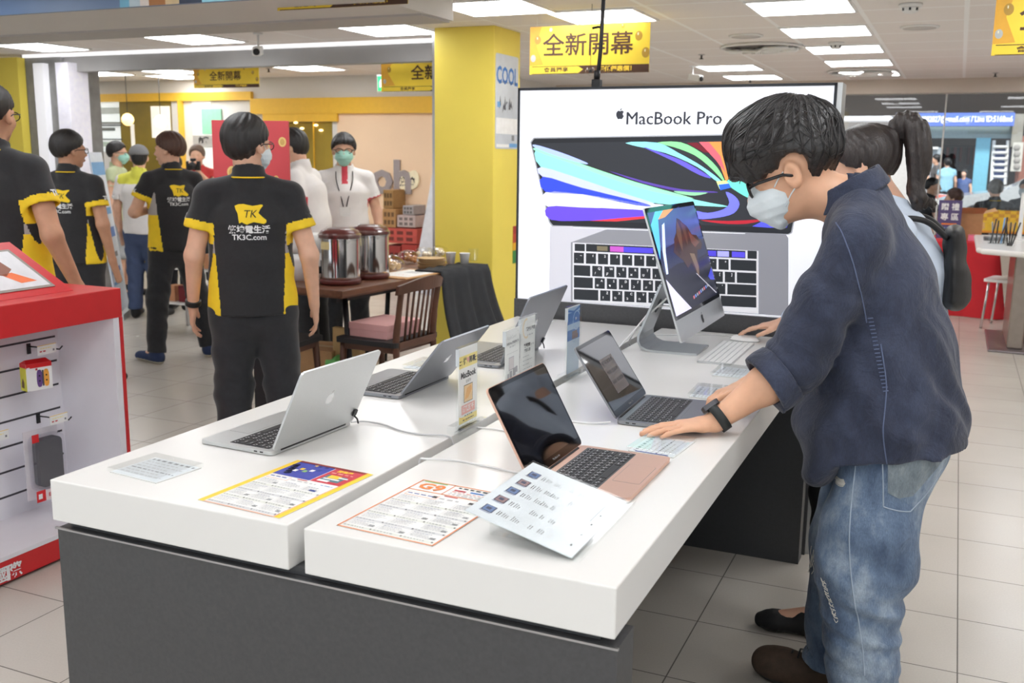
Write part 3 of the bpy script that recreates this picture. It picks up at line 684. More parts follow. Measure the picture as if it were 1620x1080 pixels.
def d_trade(p, T, w, b, t):
    ring = [(math.cos(a*PI/14)*.026, math.sin(a*PI/14)*.030) for a in range(6, 24)]
    pts = [(-.012+x, t-.032+y, 0) for x, y in ring]+[(-.012+x*.78, t-.032+y*.8, 0) for x, y in ring[::-1]]
    n = len(ring)
    p.add(pts, [(i, i+1, 2*n-2-i, 2*n-1-i) for i in range(n-1)], M('gold_ring_print', (236, 216, 184), .5), T(1))
    p.text('舊換新優惠', .0125, GINK, T(2) @ TR(.016, t-.036, 0), .03); lines(p, -.004, .036, t-.055, .004, LINK, T(1), 1)
    p.text('歡迎詢問', .0105, INK, T(2) @ TR(-.006, t-.082, 0), .04); p.text('門市人員', .0105, GINK, T(2) @ TR(-.004, t-.097, 0), .03); lines(p, .02, .04, t-.086, .006, LINK, T(1), 8)
    for k in range(6): lines(p, -.034, .01+.02*(k % 2), t-.115-k*.012, .003, LINK, T(1), 40+k)
def d_blue(p, T, w, b, t):
    h = w/2-.0008
    p.rect(-h, h, b+.105, t-.002, 0, M('pale_sky_print', (176, 204, 232), .4), T(0)); p.rect(-h, h, t-.052, t-.018, 0, M('strong_blue_print', (58, 120, 196), .4), T(1)); p.rect(-h, h, b+.100, b+.132, 0, M('strong_blue_print', (58, 120, 196), .4), T(1))
    p.rect(-h, h, b, b+.100, 0, M('milky_blue_print', (190, 208, 226), .4), T(1))
    p.add([(-h, t-.006, 0), (0, t-.014, 0), (h, t-.002, 0), (h, t-.010, 0), (0, t-.020, 0), (-h, t-.012, 0)], [(0, 5, 4, 1), (1, 4, 3, 2)], M('strong_blue_print', (58, 120, 196), .4), T(2))
    ring = [(math.cos(a*PI/12), math.sin(a*PI/12)) for a in range(24)]
    pts = [(.022+x*.030, t-.045+y*.030, 0) for x, y in ring]+[(.022+x*.026, t-.045+y*.026, 0) for x, y in ring]
    p.add(pts, [(i, (i+1) % 24, 24+(i+1) % 24, 24+i) for i in range(24) if .022+ring[i][0]*.03 < h], M('pale_sky_print', (176, 204, 232), .4), T(3))
    p.text('iM', .012, WINK, T(4) @ TR(.016, t-.040, 0), .03)
    pts = [(.005+x*.016, t-.085+y*.026, 0) for x, y in ring]+[(.005+x*.015, t-.085+y*.025, 0) for x, y in ring]
    p.add(pts, [(i, (i+1) % 24, 24+(i+1) % 24, 24+i) for i in range(24)], SBINK, T(2))
    for x, s in ((-.002, .02), (.018, .02), (.030, .012)): p.rect(x-s/2, x+s/2, b+.102, b+.102+s*1.2, 0, M('device_print', (120, 96, 98), .4), T(3))
sign_stand('clear acrylic sign stand with a yellow-banded laptop offer, nearest on the table', (717.8, 553), (762, 536.7), .214, d_yellow)
sign_stand('clear acrylic sign stand with a pale care-plan notice, behind the rose gold laptop', (788.8, 526), (831.6, 509), .214, d_care)
sign_stand('clear acrylic sign stand with a gold half ring print, behind the care-plan notice', (817, 505), (853, 493), .214, d_trade)
sign_stand('clear acrylic sign stand with a blue poster, left of the space grey laptop', (893, 487), (922, 477), .228, d_blue)

# posters lying flat
def sheet_thing(name, label, c, ang, w, h, draw, cat='poster', th=.0006, z=TH):
    r = thing(name, label, cat, (c[0], c[1], z+.0004), ang)
    MB().box(-w/2, w/2, -h/2, h/2, 0, th).build('sheet', PAPER, r)
    p = MB(); draw(p, lambda k: TR(0, 0, th+.0002+.00015*k), w, h); p.build('printed_artwork', None, r)
    return r
def table_rows(p, T, x0, x1, y0, y1, rows, cols, seed, band=M('band_grey', (214, 215, 216), .6)):
    rnd = random.Random(seed); rh = (y1-y0)/rows; cw = (x1-x0)/cols
    for r_ in range(rows):
        y = y1-(r_+1)*rh
        p.rect(x0, x1, y, y+rh*.24, 0, band if r_ % 2 else M('greenish_band', (226, 228, 220), .6), T(1))
        for c in range(cols):
            x = x0+c*cw
            p.rect(x+.0006, x+.0012, y+rh*.24, y+rh, 0, LINK, T(2))
            for q in range(5): lines(p, x+cw*.08, x+cw*(.55+.35*rnd.random()), y+rh*(.84-.115*q), rh*.045, LINK if q else M('slate_ink', (150, 156, 176), .6), T(3), rnd.random(), .3, .002, .007)
            if rnd.random() < .4: p.rect(x+cw*.72, x+cw*.9, y+rh*.42, y+rh*.50, 0, GINK, T(3)); p.rect(x+cw*.72, x+cw*.9, y+rh*.54, y+rh*.60, 0, GINK, T(3))
            p.rect(x+cw*.91, x+cw*.96, y+rh*.07, y+rh*.18, 0, INK, T(3)); lines(p, x+.002, x+cw*.7, y+rh*.08, rh*.08, M('mid_grey_ink', (168, 170, 174), .6), T(3), rnd.random(), .3, .002, .006)
def d_yposter(p, T, w, h):
    a = w/2; b = h/2
    p.rect(-a, -a+.014, -b, b, 0, YINK, T(0)); p.rect(a-.014, a, -b, b, 0, YINK, T(0))
    p.rect(-a+.014, a-.014, b-.010, b, 0, M('dark_red_ink', (150, 58, 52), .5), T(1)); 
    p.rect(-a+.014, .010, b-.098, b-.008, 0, M('ultramarine_ink', (70, 76, 168), .5), T(1)); p.rect(.012, a-.014, b-.098, b-.008, 0, M('crimson_ink', (206, 60, 76), .5), T(1))
    for k in range(6): p.lathe([(.0001, 0), (.009, .00002)], 10, M('dark_blue_ink', (44, 48, 110), .5), T(2) @ TR(-.080+.004*k, b-.03-.012*k, 0)) if k < 5 else None
    for x, y, c in ((-.050, -.046, YINK), (-.036, -.056, M('green_ink', (150, 200, 110), .5)), (-.024, -.046, WINK), (-.012, -.038, BINK), (-.058, -.060, WINK)): p.rect(x-.005, x+.005, b+y-.006, b+y+.006, 0, c, T(3))
    p.text('★', .014, YINK, T(3) @ TR(-.036, b-.016, 0)); lines(p, -.028, .006, b-.02, .008, M('dark_blue_ink', (44, 48, 110), .5), T(3), 3)
    p.text('開幕慶', .013, YINK, T(3) @ TR(.045, b-.022, 0), .03); lines(p, .02, .082, b-.038, .005, PINK, T(3), 6)
    p.rect(.022, .072, b-.085, b-.048, 0, M('teal_ink', (86, 128, 136), .5), T(2)); p.rect(.030, .058, b-.066, b-.048, 0, YINK, T(3)); p.rect(.026, .066, b-.074, b-.068, 0, WINK, T(3)); p.rect(.022, .050, b-.090, b-.080, 0, WINK, T(3)); p.rect(.055, .078, b-.060, b-.054, 0, WINK, T(4))
    p.rect(-a+.018, -.03, b-.122, b-.104, 0, OINK, T(1)); p.rect(-a+.0188, -.0308, b-.1212, b-.1048, 0, PAPER, T(2)); lines(p, -a+.021, -.04, b-.112, .004, BINK, T(3), 5); p.rect(-.015, .01, b-.106, b-.102, 0, RINK, T(2)); lines(p, -.025, .04, b-.116, .005, LINK, T(2), 6); lines(p, .05, .08, b-.112, .003, SBINK, T(2), 8)
    table_rows(p, T, -a+.016, a-.016, -b+.006, b-.125, 4, 3, 11)
    p.rect(-a+.014, a-.014, -b, -b+.002, 0, OINK, T(4)); p.rect(a-.0155, a-.014, -b, b, 0, OINK, T(4))
    p.rect(.050, .066, b-.150, b-.143, 0, BINK, T(4))
sheet_thing('promotion_flyer', 'price flyer with yellow side strips lying on the left tabletop', (.470, .175), math.radians(-4.0), .205, .297, d_yposter)
def d_oposter(p, T, w, h):
    a = w/2; b = h/2
    for q in ((-a, a, -b, -b+.003), (-a, -a+.003, -b, b), (a-.003, a, -b, b), (-a, a, b-.003, b)): p.rect(*q, 0, OINK, T(4))
    p.rect(-a, a, b-.062, b-.059, 0, OINK, T(4)); p.rect(-.024, -.022, b-.06, b, 0, OINK, T(4))
    p.rect(-a+.008, -.040, b-.008, b-.004, 0, M('green_ink', (150, 200, 110), .5), T(3)); p.text('G9', .046, OINK, T(4) @ TR(-.062, b-.034, 0), .035)
    lines(p, -.010, .070, b-.014, .006, INK, T(3), 3, .3); p.rect(-.012, .014, b-.030, b-.023, 0, RINK, T(3)); p.rect(.024, .054, b-.028, b-.021, 0, M('mid_blue_ink', (70, 130, 200), .5), T(3))
    for k in range(3): lines(p, -.012, .09, b-.038-.008*k, .004, LINK if k else PINK, T(3), 30+k)
    p.rect(-a+.012, -.018, b-.092, b-.072, 0, OINK, T(1)); p.rect(-a+.013, -.019, b-.091, b-.073, 0, PAPER, T(2)); lines(p, -a+.015, -.03, b-.083, .004, BINK, T(3), 5); p.rect(-.012, .018, b-.068, b-.064, 0, RINK, T(2)); lines(p, -.014, .03, b-.086, .006, LINK, T(2), 6)
    for x in (-.03, .052): p.rect(x, x+.010, b-.086, b-.076, 0, INK, T(3))
    table_rows(p, T, -a+.005, a-.005, -b+.008, b-.094, 5, 3, 12)
sheet_thing('price_list', 'price list with an orange border lying on the right tabletop', (.788, .178), math.radians(-3.2), .205, .297, d_oposter)
# flat acrylic price blocks
def price_block(label, c, ang, w, h, seed, tint=LINK):
    r = thing('acrylic_price_block', label, 'price block', (c[0], c[1], TH+.0005), ang, 'clear acrylic price blocks lying on the table')
    MB().box(-w/2, w/2, -h/2, h/2, 0.0026, .0115, bev=.0008).build('block', CLEAR, r)
    MB().box(-w/2+.004, w/2-.004, -h/2+.004, h/2-.004, 0, .0015).build('paper_insert', PAPER, r)
    p = MB(); T = lambda k: TR(0, 0, .0018+.0001*k)
    p.rect(-w/2+.006, w/2-.006, -h/2+.006, h/2-.006, 0, M('pale_grey_print', (222, 226, 230), .6), T(0))
    for k in range(7): lines(p, -w/2+.012, w/2-.012-(.03 if k % 2 else 0), h/2-.020-k*(h-.03)/7, .004 if k else .007, GINK if k in (0, 4) else tint, T(1), seed+k)
    if seed == 200: p.rect(-w/2+.006, -w/2+.012, -.04, .04, 0, BINK, T(2))
    p.build('printed_artwork', None, r)
    return r
price_block('clear acrylic price block alone on the near left corner of the table', (.152, .140), math.radians(-6), .150, .128, 100)
price_block('clear acrylic price block between the rose gold laptop and the hand with the watch', (1.078, .790), math.radians(85), .155, .118, 200)
price_block('clear acrylic price block beyond the space grey laptop, behind the trackpad hand', (1.058, 1.376), math.radians(92), .155, .10, 300)
price_block('clear acrylic price block in front of the white keyboard', (1.060, 1.685), math.radians(90), .155, .11, 400)
price_block('clear acrylic price block behind the second laptop on the left tabletop', (.145, 1.345), math.radians(-88), .150, .10, 500)
price_block('clear acrylic price block at the far end beside the large grey laptop', (.15, 2.28), math.radians(-88), .150, .10, 600)
# tilted acrylic price sheet
lo_a = at_z(907, 884, TH+.006); lo_b = at_z(996, 793, TH+.006); hi_a = at_z(732, 806, TH+.060)
xa = (lo_b-lo_a).normalized(); ya = (hi_a-lo_a).normalized()
ts = thing('tilted_price_sheet', 'tilted clear acrylic sheet listing laptop prices, at the table front', 'price sheet', ((lo_a.x+hi_a.x)/2, (lo_a.y+lo_b.y)/2, TH))
sw = (lo_b-lo_a).length; sh = (hi_a-lo_a).length
TS = frame(lo_a, xa, ya); MATTE = glass('matte_acrylic', (253, 254, 254), 0.0, .22)
pw(MB().box(0, sw, 0, sh, -.0045, -.0030, None, TS), 'back_pane', MATTE, ts)
pw(MB().box(0, sw, 0, sh, -.0005, .0015, None, TS), 'front_pane', MATTE, ts)
pw(MB().box(.004, sw-.004, .004, sh-.003, -.0026, -.0009, None, TS), 'paper_insert', M('cool_paper', (228, 233, 237), .6, spec=.2), ts)
pw(MB().box(0, sw, -.012, 0.0, -.0045, .006, None, TS).box(0, sw, -.012, -.009, .006, .010, None, TS), 'retaining_lip', CLEAR, ts)
lg = MB()
for x in (.05, sw-.07):
    p0 = TS @ Vector((x, sh-.03, -.005)); p1 = TS @ Vector((x+.02, sh-.03, -.005)); g0 = Vector((p0.x, p0.y, TH+.0006)); g1 = Vector((p1.x, p1.y, TH+.0006)); q0 = TS @ Vector((x, sh*.35, -.005)); q1 = TS @ Vector((x+.02, sh*.35, -.005))
    s = MB(); s.add([p0, p1, q1, q0, g0, g1, Vector((q0.x, q0.y, TH+.0006)), Vector((q1.x, q1.y, TH+.0006))], [(0, 1, 2, 3), (4, 6, 7, 5), (0, 4, 5, 1), (3, 2, 7, 6), (0, 3, 6, 4), (1, 5, 7, 2)]); pw(s, 'support_foot', CLEAR, ts)
p = MB(); TP = lambda k: TS @ TR(0, 0, -.0007+.0002*k)
cx_ = [.045, .098, .150, .200, .252]
for i, x in enumerate(cx_):
    y = sh-.030
    p.rect(x-.014, x+.014, y-.011, y+.011, 0, M('navy_print', (42, 52, 88), .4), TP(1)); p.rect(x-.012, x+.012, y-.009, y+.009, 0, M('print_a' if i % 2 else 'print_b', (150, 118, 120) if i in (1, 4) else (92, 122, 170), .4), TP(2)); p.rect(x-.005, x+.006, y-.004, y+.005, 0, M('navy_print', (42, 52, 88), .4), TP(3))
    p.rect(x-.018, x-.0165, y-.010, y+.012, 0, BINK, TP(2))
    for k, (dy, nb, mt) in enumerate([(.050, 2, INK), (.060, 3, GINK), (.078, 4, GINK), (.092, 4, GINK), (.112, 2, GINK), (.130, 3, GINK), (.150, 2, LINK), (.168, 2, LINK)]):
        if (i+k) % 4 == 3 and k > 1: continue
        for q in range(nb): lines(p, x-.010, x+.010-.003*q, sh-dy-.0042*q, .0017, mt, TP(1), i*31+k*7+q, .3, .002, .006)
    lines(p, x-.004, x+.004, .020, .003, INK, TP(1), i)
lines(p, .16, .27, .028, .0016, GINK, TP(1), 99)
pw(p, 'printed_artwork', None, ts)
# ------------------------------------------------------------------ smooth bodies: rounded limbs blended into one surface
def V3(p): return np.array(p, dtype=np.float64)
class Body:
    """a blend of tapering rounded limbs, polygonised as one continuous surface"""
    def __init__(s, h=.008): s.ops = []; s.h = h; s.disp = []
    def limb(s, a, b, ra, rb, k=.02, side=None, cuts=(), mode='add'):
        """from a to b; ra, rb = radius or (half width along side, half depth)"""
        a, b = V3(a), V3(b)
        ra = ra if isinstance(ra, tuple) else (ra, ra); rb = rb if isinstance(rb, tuple) else (rb, rb)
        sd = None
        if side is not None:
            sd = V3(side); ax = b-a
            if np.linalg.norm(ax) > 1e-6: ax = ax/np.linalg.norm(ax); sd = sd-ax*sd.dot(ax)
            sd = sd/np.linalg.norm(sd)
        s.ops.append((mode, a, b, ra, rb, k, sd, [(V3(p), V3(n)/np.linalg.norm(n)) for p, n in cuts])); return s
    def chain(s, pts, rs, k=.02, side=None, cuts=(), mode='add'):
        for i in range(len(pts)-1): s.limb(pts[i], pts[i+1], rs[i], rs[i+1], k, side, cuts, mode)
        return s
    def ball(s, c, r, k=.02, axes=None, cuts=(), mode='add'):
        """ellipsoid: r = (rx, ry, rz) along the rows of axes"""
        r = r if isinstance(r, tuple) else (r, r, r)
        s.ops.append((mode+'_e', V3(c), np.eye(3) if axes is None else np.array(axes, float), V3(r), None, k, None, [(V3(p), V3(n)/np.linalg.norm(n)) for p, n in cuts])); return s
    def half(s, p, n, k=0.0):
        """keep only what lies against the normal n from p"""
        s.ops.append(('half', V3(p), V3(n)/np.linalg.norm(n), None, None, k, None, [])); return s
    @staticmethod
    def _d(op, P):
        if op[0].endswith('_e'):
            q = (P-op[1]) @ op[2].T; r = op[3]
            k0 = np.sqrt(((q/r)**2).sum(1))+1e-9; k1 = np.sqrt(((q/(r*r))**2).sum(1))+1e-9
            d = k0*(k0-1)/k1
        else:
            _, a, b, ra, rb, k, sd, _c = op
            ab = b-a; L = ab.dot(ab)
            t = np.clip((P-a) @ ab/L, 0, 1) if L > 1e-12 else np.zeros(len(P))
            v = P-a-t[:, None]*ab
            w = ra[0]+(rb[0]-ra[0])*t; d2 = ra[1]+(rb[1]-ra[1])*t
            n2 = (v*v).sum(1); n = np.sqrt(n2)
            if sd is None: d = n-w
            else:
                u = v @ sd; r2 = np.maximum(n2-u*u, 0)
                kk = np.sqrt((u/w)**2+r2/(d2*d2))+1e-9
                d = np.where(n > 1e-6, n*(1-1/kk), -np.minimum(w, d2))
        for p, n_ in op[7]: d = np.maximum(d, (P-p) @ n_)
        return d
    def bounds(s):
        lo = np.full(3, 1e9); hi = -lo
        for o in s.ops:
            if not o[0].startswith('add'): continue
            if o[0] == 'add_e': r = o[3].max(); l, h_ = o[1]-r, o[1]+r
            else: r = max(o[3]+o[4]); l = np.minimum(o[1], o[2])-r; h_ = np.maximum(o[1], o[2])+r
            lo = np.minimum(lo, l); hi = np.maximum(hi, h_)
        for o in s.ops:      # axis-aligned cuts shrink the box
            if o[0] == 'half':
                for i in range(3):
                    if o[2][i] > .999: hi[i] = min(hi[i], o[1][i])
                    if o[2][i] < -.999: lo[i] = max(lo[i], o[1][i])
        return lo-4*s.h, hi+4*s.h
    def eval(s, P, margin):
        d = np.full(len(P), margin)
        for o in s.ops:
            if o[0] == 'half':
                dd = (P-o[1]) @ o[2]; d = np.maximum(d, dd); continue
            if o[0].endswith('_e'): r = o[3].max(); l, h_ = o[1]-r, o[1]+r
            else: r = max(o[3]+o[4]); l = np.minimum(o[1], o[2])-r; h_ = np.maximum(o[1], o[2])+r
            k = o[5]; e = margin+k
            m = np.nonzero(((P > l-e) & (P < h_+e)).all(1))[0]
            if not len(m): continue
            q = s._d(o, P[m]); c = d[m]
            if o[0].startswith('add'):
                if k > 0: hh = np.clip(.5+.5*(c-q)/k, 0, 1); c = c*(1-hh)+q*hh-k*hh*(1-hh)
                else: c = np.minimum(c, q)
            elif o[0].startswith('sub'):
                if k > 0: hh = np.clip(.5-.5*(c+q)/k, 0, 1); c = c*(1-hh)-q*hh+k*hh*(1-hh)
                else: c = np.maximum(c, -q)
            d[m] = c
        for f in s.disp: d = d+f(P)
        return d
    def mesh(s):
        h = s.h; lo, hi = s.bounds(); st = 4
        n = np.ceil((hi-lo)/h/st).astype(int)*st+1
        nc = (n-1)//st+1; H4 = h*st
        ax = [lo[i]+np.arange(nc[i])*H4 for i in range(3)]
        G = np.stack(np.meshgrid(*ax, indexing='ij'), -1).reshape(-1, 3)
        mg = H4*2.2
        dc = s.eval(G, mg).reshape(nc)
        act = np.abs(dc) < H4*1.75
        D = np.repeat(np.repeat(np.repeat(dc, st, 0), st, 1), st, 2)[:n[0], :n[1], :n[2]].astype(np.float64)
        a2 = act.copy()
        for axs in range(3):
            r = np.roll(a2, 1, axs); l = np.roll(a2, -1, axs); a2 = a2 | r | l
        fm = np.repeat(np.repeat(np.repeat(a2, st, 0), st, 1), st, 2)[:n[0], :n[1], :n[2]]
        I = np.argwhere(fm)
        for c0 in range(0, len(I), 400000):
            ii = I[c0:c0+400000]; D[ii[:, 0], ii[:, 1], ii[:, 2]] = s.eval(lo+ii*h, mg)
        S = D < 0
        C = [(i, j, k) for i in (0, 1) for j in (0, 1) for k in (0, 1)]
        cnt = sum(S[i:n[0]-1+i, j:n[1]-1+j, k:n[2]-1+k].astype(np.int8) for i, j, k in C)
        cell = np.argwhere((cnt > 0) & (cnt < 8))
        idx = np.full(np.array(n)-1, -1, dtype=np.int64); idx[cell[:, 0], cell[:, 1], cell[:, 2]] = np.arange(len(cell))
        acc = np.zeros((len(cell), 3)); num = np.zeros(len(cell))
        for a in range(8):
            for b in range(a+1, 8):
                df = np.array(C[b])-np.array(C[a])
                if abs(df).sum() != 1: continue
                ca = cell+np.array(C[a]); cb = cell+np.array(C[b])
                va = D[ca[:, 0], ca[:, 1], ca[:, 2]]; vb = D[cb[:, 0], cb[:, 1], cb[:, 2]]
                m = (va < 0) != (vb < 0); t = np.where(m, va/(va-vb+1e-12), 0)
                acc += np.where(m[:, None], np.array(C[a])+t[:, None]*df, 0); num += m
        Vt = lo+(cell+acc/num[:, None])*h
        F = []
        for axs in range(3):
            o1, o2 = [(1, 2), (2, 0), (0, 1)][axs]
            sl0 = [slice(None)]*3; sl1 = [slice(None)]*3; sl0[axs] = slice(0, -1); sl1[axs] = slice(1, None)
            ch = S[tuple(sl0)] != S[tuple(sl1)]
            E = np.argwhere(ch); E = E[(E[:, o1] > 0) & (E[:, o2] > 0) & (E[:, o1] < n[o1]-1) & (E[:, o2] < n[o2]-1)]
            e1 = np.zeros(3, int); e1[o1] = 1; e2 = np.zeros(3, int); e2[o2] = 1
            q = [idx[tuple((E-x).T)] for x in (0*e1, e1, e1+e2, e2)]
            Q = np.stack(q, 1); inside0 = S[tuple(E.T)]
            Q[~inside0] = Q[~inside0][:, ::-1]
            F.append(Q)
        F = np.concatenate(F); F = F[(F >= 0).all(1)]
        return Vt, F
    def build(s, name, mat, parent=None, inv=None, matfn=None, mats=None, smooth=1):
        Vt, F = s.mesh()
        if smooth:      # light relaxation
            for _ in range(smooth):
                A = np.zeros_like(Vt); N = np.zeros(len(Vt))
                for i in range(4):
                    for j in ((i+1) % 4, (i-1) % 4):
                        np.add.at(A, F[:, i], Vt[F[:, j]]); np.add.at(N, F[:, i], 1)
                Vt = Vt*.5+.5*A/np.maximum(N, 1)[:, None]
        me = bpy.data.meshes.new(name)
        W = Vt
        if inv is not None:
            Mi = np.array(inv); W = Vt @ Mi[:3, :3].T+Mi[:3, 3]
        me.from_pydata(W.tolist(), [], F.tolist())
        for k in (mats or [mat]): me.materials.append(k)
        if matfn is not None:
            Cc = Vt[F].mean(1); me.polygons.foreach_set('material_index', np.asarray(matfn(Cc)).astype(np.int32))
        me.polygons.foreach_set('use_smooth', np.ones(len(F), dtype=bool)); me.update()
        o = bpy.data.objects.new(name, me); COL.objects.link(o)
        if parent is not None: o.parent = parent
        return o
def folds(amp, freq, axis, warp=.6, seed=0, where=None):
    """soft cloth folds: ridges across an axis, bent by a slower wave"""
    rs = np.random.RandomState(seed); a = V3(axis)/np.linalg.norm(axis); w1 = rs.randn(3)*6; w2 = rs.randn(3)*11; p1, p2 = rs.rand(2)*6
    def f(P):
        ph = P @ a*freq+warp*3*np.sin(P @ w1+p1)+warp*1.5*np.sin(P @ w2+p2)
        v = amp*(np.sin(ph)*.6+.4*np.sin(ph*1.7+1.3+P @ w1))*(.55+.45*np.sin(P @ w2*.5+p1))
        return v if where is None else v*where(P)
    return f
def near(c, r):
    c = V3(c)
    return lambda P: np.clip(1.4-np.sqrt(((P-c)**2).sum(1))/r, 0, 1)

SKIN = M('skin', (226, 178, 150), .5, var=.05, scale=30, sss=.08)
SKIN2 = M('skin_tanned', (200, 150, 120), .5, var=.05, scale=30, sss=.08)
HAIRB = M('black_hair', (30, 27, 27), .42, var=.5, scale=14, stretch=(60, 60, 6), bump=.5, bscale=9, spec=.6)
HAIRBR = M('brown_hair', (82, 54, 42), .45, var=.4, scale=14, stretch=(60, 60, 6), bump=.5, bscale=9)
POLO = M('black_polo_cloth', (34, 34, 37), .8, var=.12, scale=60, bump=.15, bscale=420, sheen=.2)
TRIM = M('yellow_trim_cloth', (250, 212, 40), .75, var=.05)
GREYP = M('grey_panel_cloth', (172, 166, 164), .8, var=.05)
PANTS = M('black_trouser_cloth', (40, 41, 45), .85, var=.15, scale=40, bump=.15, bscale=420, sheen=.2)
WSHIRT = M('white_polo_cloth', (232, 228, 226), .8, var=.02, bump=.1, bscale=420)
MASKW = M('white_mask_cloth', (224, 234, 238), .75, var=.02)
MASKG = M('pale_green_mask_cloth', (168, 220, 206), .75, var=.02)
SHOEB = M('black_shoe_fabric', (22, 22, 24), .7, var=.15, scale=90, bump=.3, bscale=500)
SOLE = M('off_white_sole', (214, 206, 186), .6)
NAVY = M('navy_canvas', (40, 56, 92), .8, var=.1)
FRAME = M('spectacle_frame', (26, 24, 26), .3)
LENS = glass('spectacle_lens', (250, 252, 252), .03, .0)

def rotz(a): c, s_ = math.cos(a), math.sin(a); return np.array([[c, -s_, 0], [s_, c, 0], [0, 0, 1.0]])
def axes_from(fwd, up=(0, 0, 1)):
    """rows: right, forward, up of a head"""
    f = V3(fwd); f = f/np.linalg.norm(f); r = np.cross(f, V3(up)); r = r/np.linalg.norm(r); u = np.cross(r, f); return np.array([r, f, u])
def head_skin(B, c, A, sc=1.0, k=.02):
    """skull, jaw, nose, ears, brow; c = middle of the head, A = right/forward/up rows"""
    Q = lambda x, y, z: c+(x*A[0]+y*A[1]+z*A[2])*sc
    B.ball(Q(0, -.010, .028), (.076*sc, .094*sc, .088*sc), k, A)
    B.ball(Q(0, .022, -.022), (.064*sc, .070*sc, .082*sc), k, A)
    B.limb(Q(0, .040, -.070), Q(0, .062, -.092), (.036*sc, .026*sc), (.024*sc, .018*sc), .03*sc, A[0])
    B.ball(Q(0, .082, .018), (.050*sc, .012*sc, .012*sc), .02*sc, A)                      # brow
    B.limb(Q(0, .088, .008), Q(0, .108, -.026), .009*sc, .0125*sc, .012*sc)                # nose
    for s_ in (-1, 1):
        B.ball(Q(.016*s_, .098, -.029), (.010*sc, .010*sc, .008*sc), .008*sc, A)
        B.ball(Q(.036*s_, .060, -.028), (.024*sc, .026*sc, .022*sc), .02*sc, A)            # cheek
        B.ball(Q(.033*s_, .086, .003), (.018*sc, .010*sc, .010*sc), .006*sc, A, mode='sub') # eye socket
        B.ball(Q(.033*s_, .0745, .002), (.0135*sc, .0125*sc, .0085*sc), .004*sc, A)         # eye and lid
        B.ball(Q(.080*s_, -.010, -.003), (.013*sc, .021*sc, .034*sc), .006*sc, A)           # ear
        B.ball(Q(.092*s_, -.004, .002), (.010*sc, .012*sc, .019*sc), .004*sc, A, mode='sub')
    B.ball(Q(0, .092, -.058), (.024*sc, .010*sc, .006*sc), .006*sc, A)                      # lips
    B.ball(Q(0, .090, -.067), (.019*sc, .010*sc, .006*sc), .006*sc, A)
def hand_skin(B, wrist, d, n, t, sc=1.0, curl=.25, side=1, spread=.05, k=.006, thumb=.75, curls=None):
    """palm, four fingers, thumb. d = towards the fingers, n = out of the back of the hand, t = towards the thumb"""
    w = V3(wrist); d = V3(d)/np.linalg.norm(d); n = V3(n)-d*V3(n).dot(d); n /= np.linalg.norm(n); t = V3(t)-d*V3(t).dot(d)-n*V3(t).dot(n); t /= np.linalg.norm(t)
    P = lambda a, b, c_: w+(d*a+t*b+n*c_)*sc
    B.limb(P(-.012, 0, 0), P(.030, 0, 0), (.026*sc, .019*sc), (.034*sc, .017*sc), .012*sc, t)
    B.limb(P(.030, 0, 0), P(.078, 0, .002), (.036*sc, .016*sc), (.040*sc, .0125*sc), .012*sc, t)
    Ls = [(.030, .042, .026, .020, .0088), (.010, .046, .029, .022, .0092), (-.010, .042, .027, .021, .0088), (-.029, .033, .021, .018, .0078)]
    for i, (b, l1, l2, l3, r) in enumerate(Ls):
        c = curl if curls is None else curls[i]
        a0 = P(.082-.004*abs(i-1), b, .001); ang = 0.35*c*3; dd = d+t*(spread*(1.2-i)); dd /= np.linalg.norm(dd)
        p = a0; an = .35*c
        for j, (L, rr) in enumerate(((l1, r), (l2, r*.93), (l3, r*.84))):
            q = p+(dd*math.cos(an)-n*math.sin(an))*L*sc
            B.limb(p, q, rr*sc, rr*.95*sc, .004*sc if j else k*sc); p = q; an += c*(1.0 if j == 0 else .8)
    dt = d*.62+t*thumb-n*.25; dt /= np.linalg.norm(dt)
    a0 = P(.020, .022, -.004); a1 = a0+dt*.042*sc; dt2 = d*.85+t*(thumb*.45)-n*.2; dt2 /= np.linalg.norm(dt2)
    a2 = a1+dt2*.032*sc; dt3 = d*.95+t*.1-n*.25; dt3 /= np.linalg.norm(dt3); a3 = a2+dt3*.022*sc
    B.limb(a0, a1, .016*sc, .0115*sc, .010*sc); B.limb(a1, a2, .0115*sc, .0100*sc, .004*sc); B.limb(a2, a3, .0100*sc, .0085*sc, .003*sc)
def hair_cap(h, c, A, sc=1.0, back=-.07, side=-.01, front=.055, fringe=0.0, bulk=.012, amp=.004, seed=1, k=.01):
    """short hair: a shell over the skull, open at the face; back/side/front = lowest z of the hair there"""
    B = Body(h); Q = lambda x, y, z: c+(x*A[0]+y*A[1]+z*A[2])*sc
    b = bulk
    B.ball(Q(0, -.014, .036), ((.078+b)*sc, (.096+b)*sc, (.090+b)*sc), k*sc, A, cuts=[(Q(0, 0, side+.012), -A[2]+A[1]*.5), (Q(0, .060+fringe, .05), A[1]*.8-A[2]*.6)])
    B.ball(Q(0, -.040, back+.055), ((.060+b*.6)*sc, (.058+b*.8)*sc, .060*sc), .02*sc, A, cuts=[(Q(0, -.015, 0), A[1])])
    if fringe > 0:
        B.limb(Q(-.05, .070, .065), Q(.05, .072, .062), .028*sc, .028*sc, .02*sc, cuts=[(Q(0, 0, front), -A[2])])
    r1 = A[0]; ph = seed*1.7
    def strands(P):
        q = (P-c) @ A.T; an = np.arctan2(q[:, 0], q[:, 1]+.02*np.sin(q[:, 2]*40)); return -amp*sc*(np.abs(np.sin(an*9+ph+q[:, 2]*12))+.5*np.sin(an*23+q[:, 2]*30+ph))
    B.disp.append(strands)
    return B
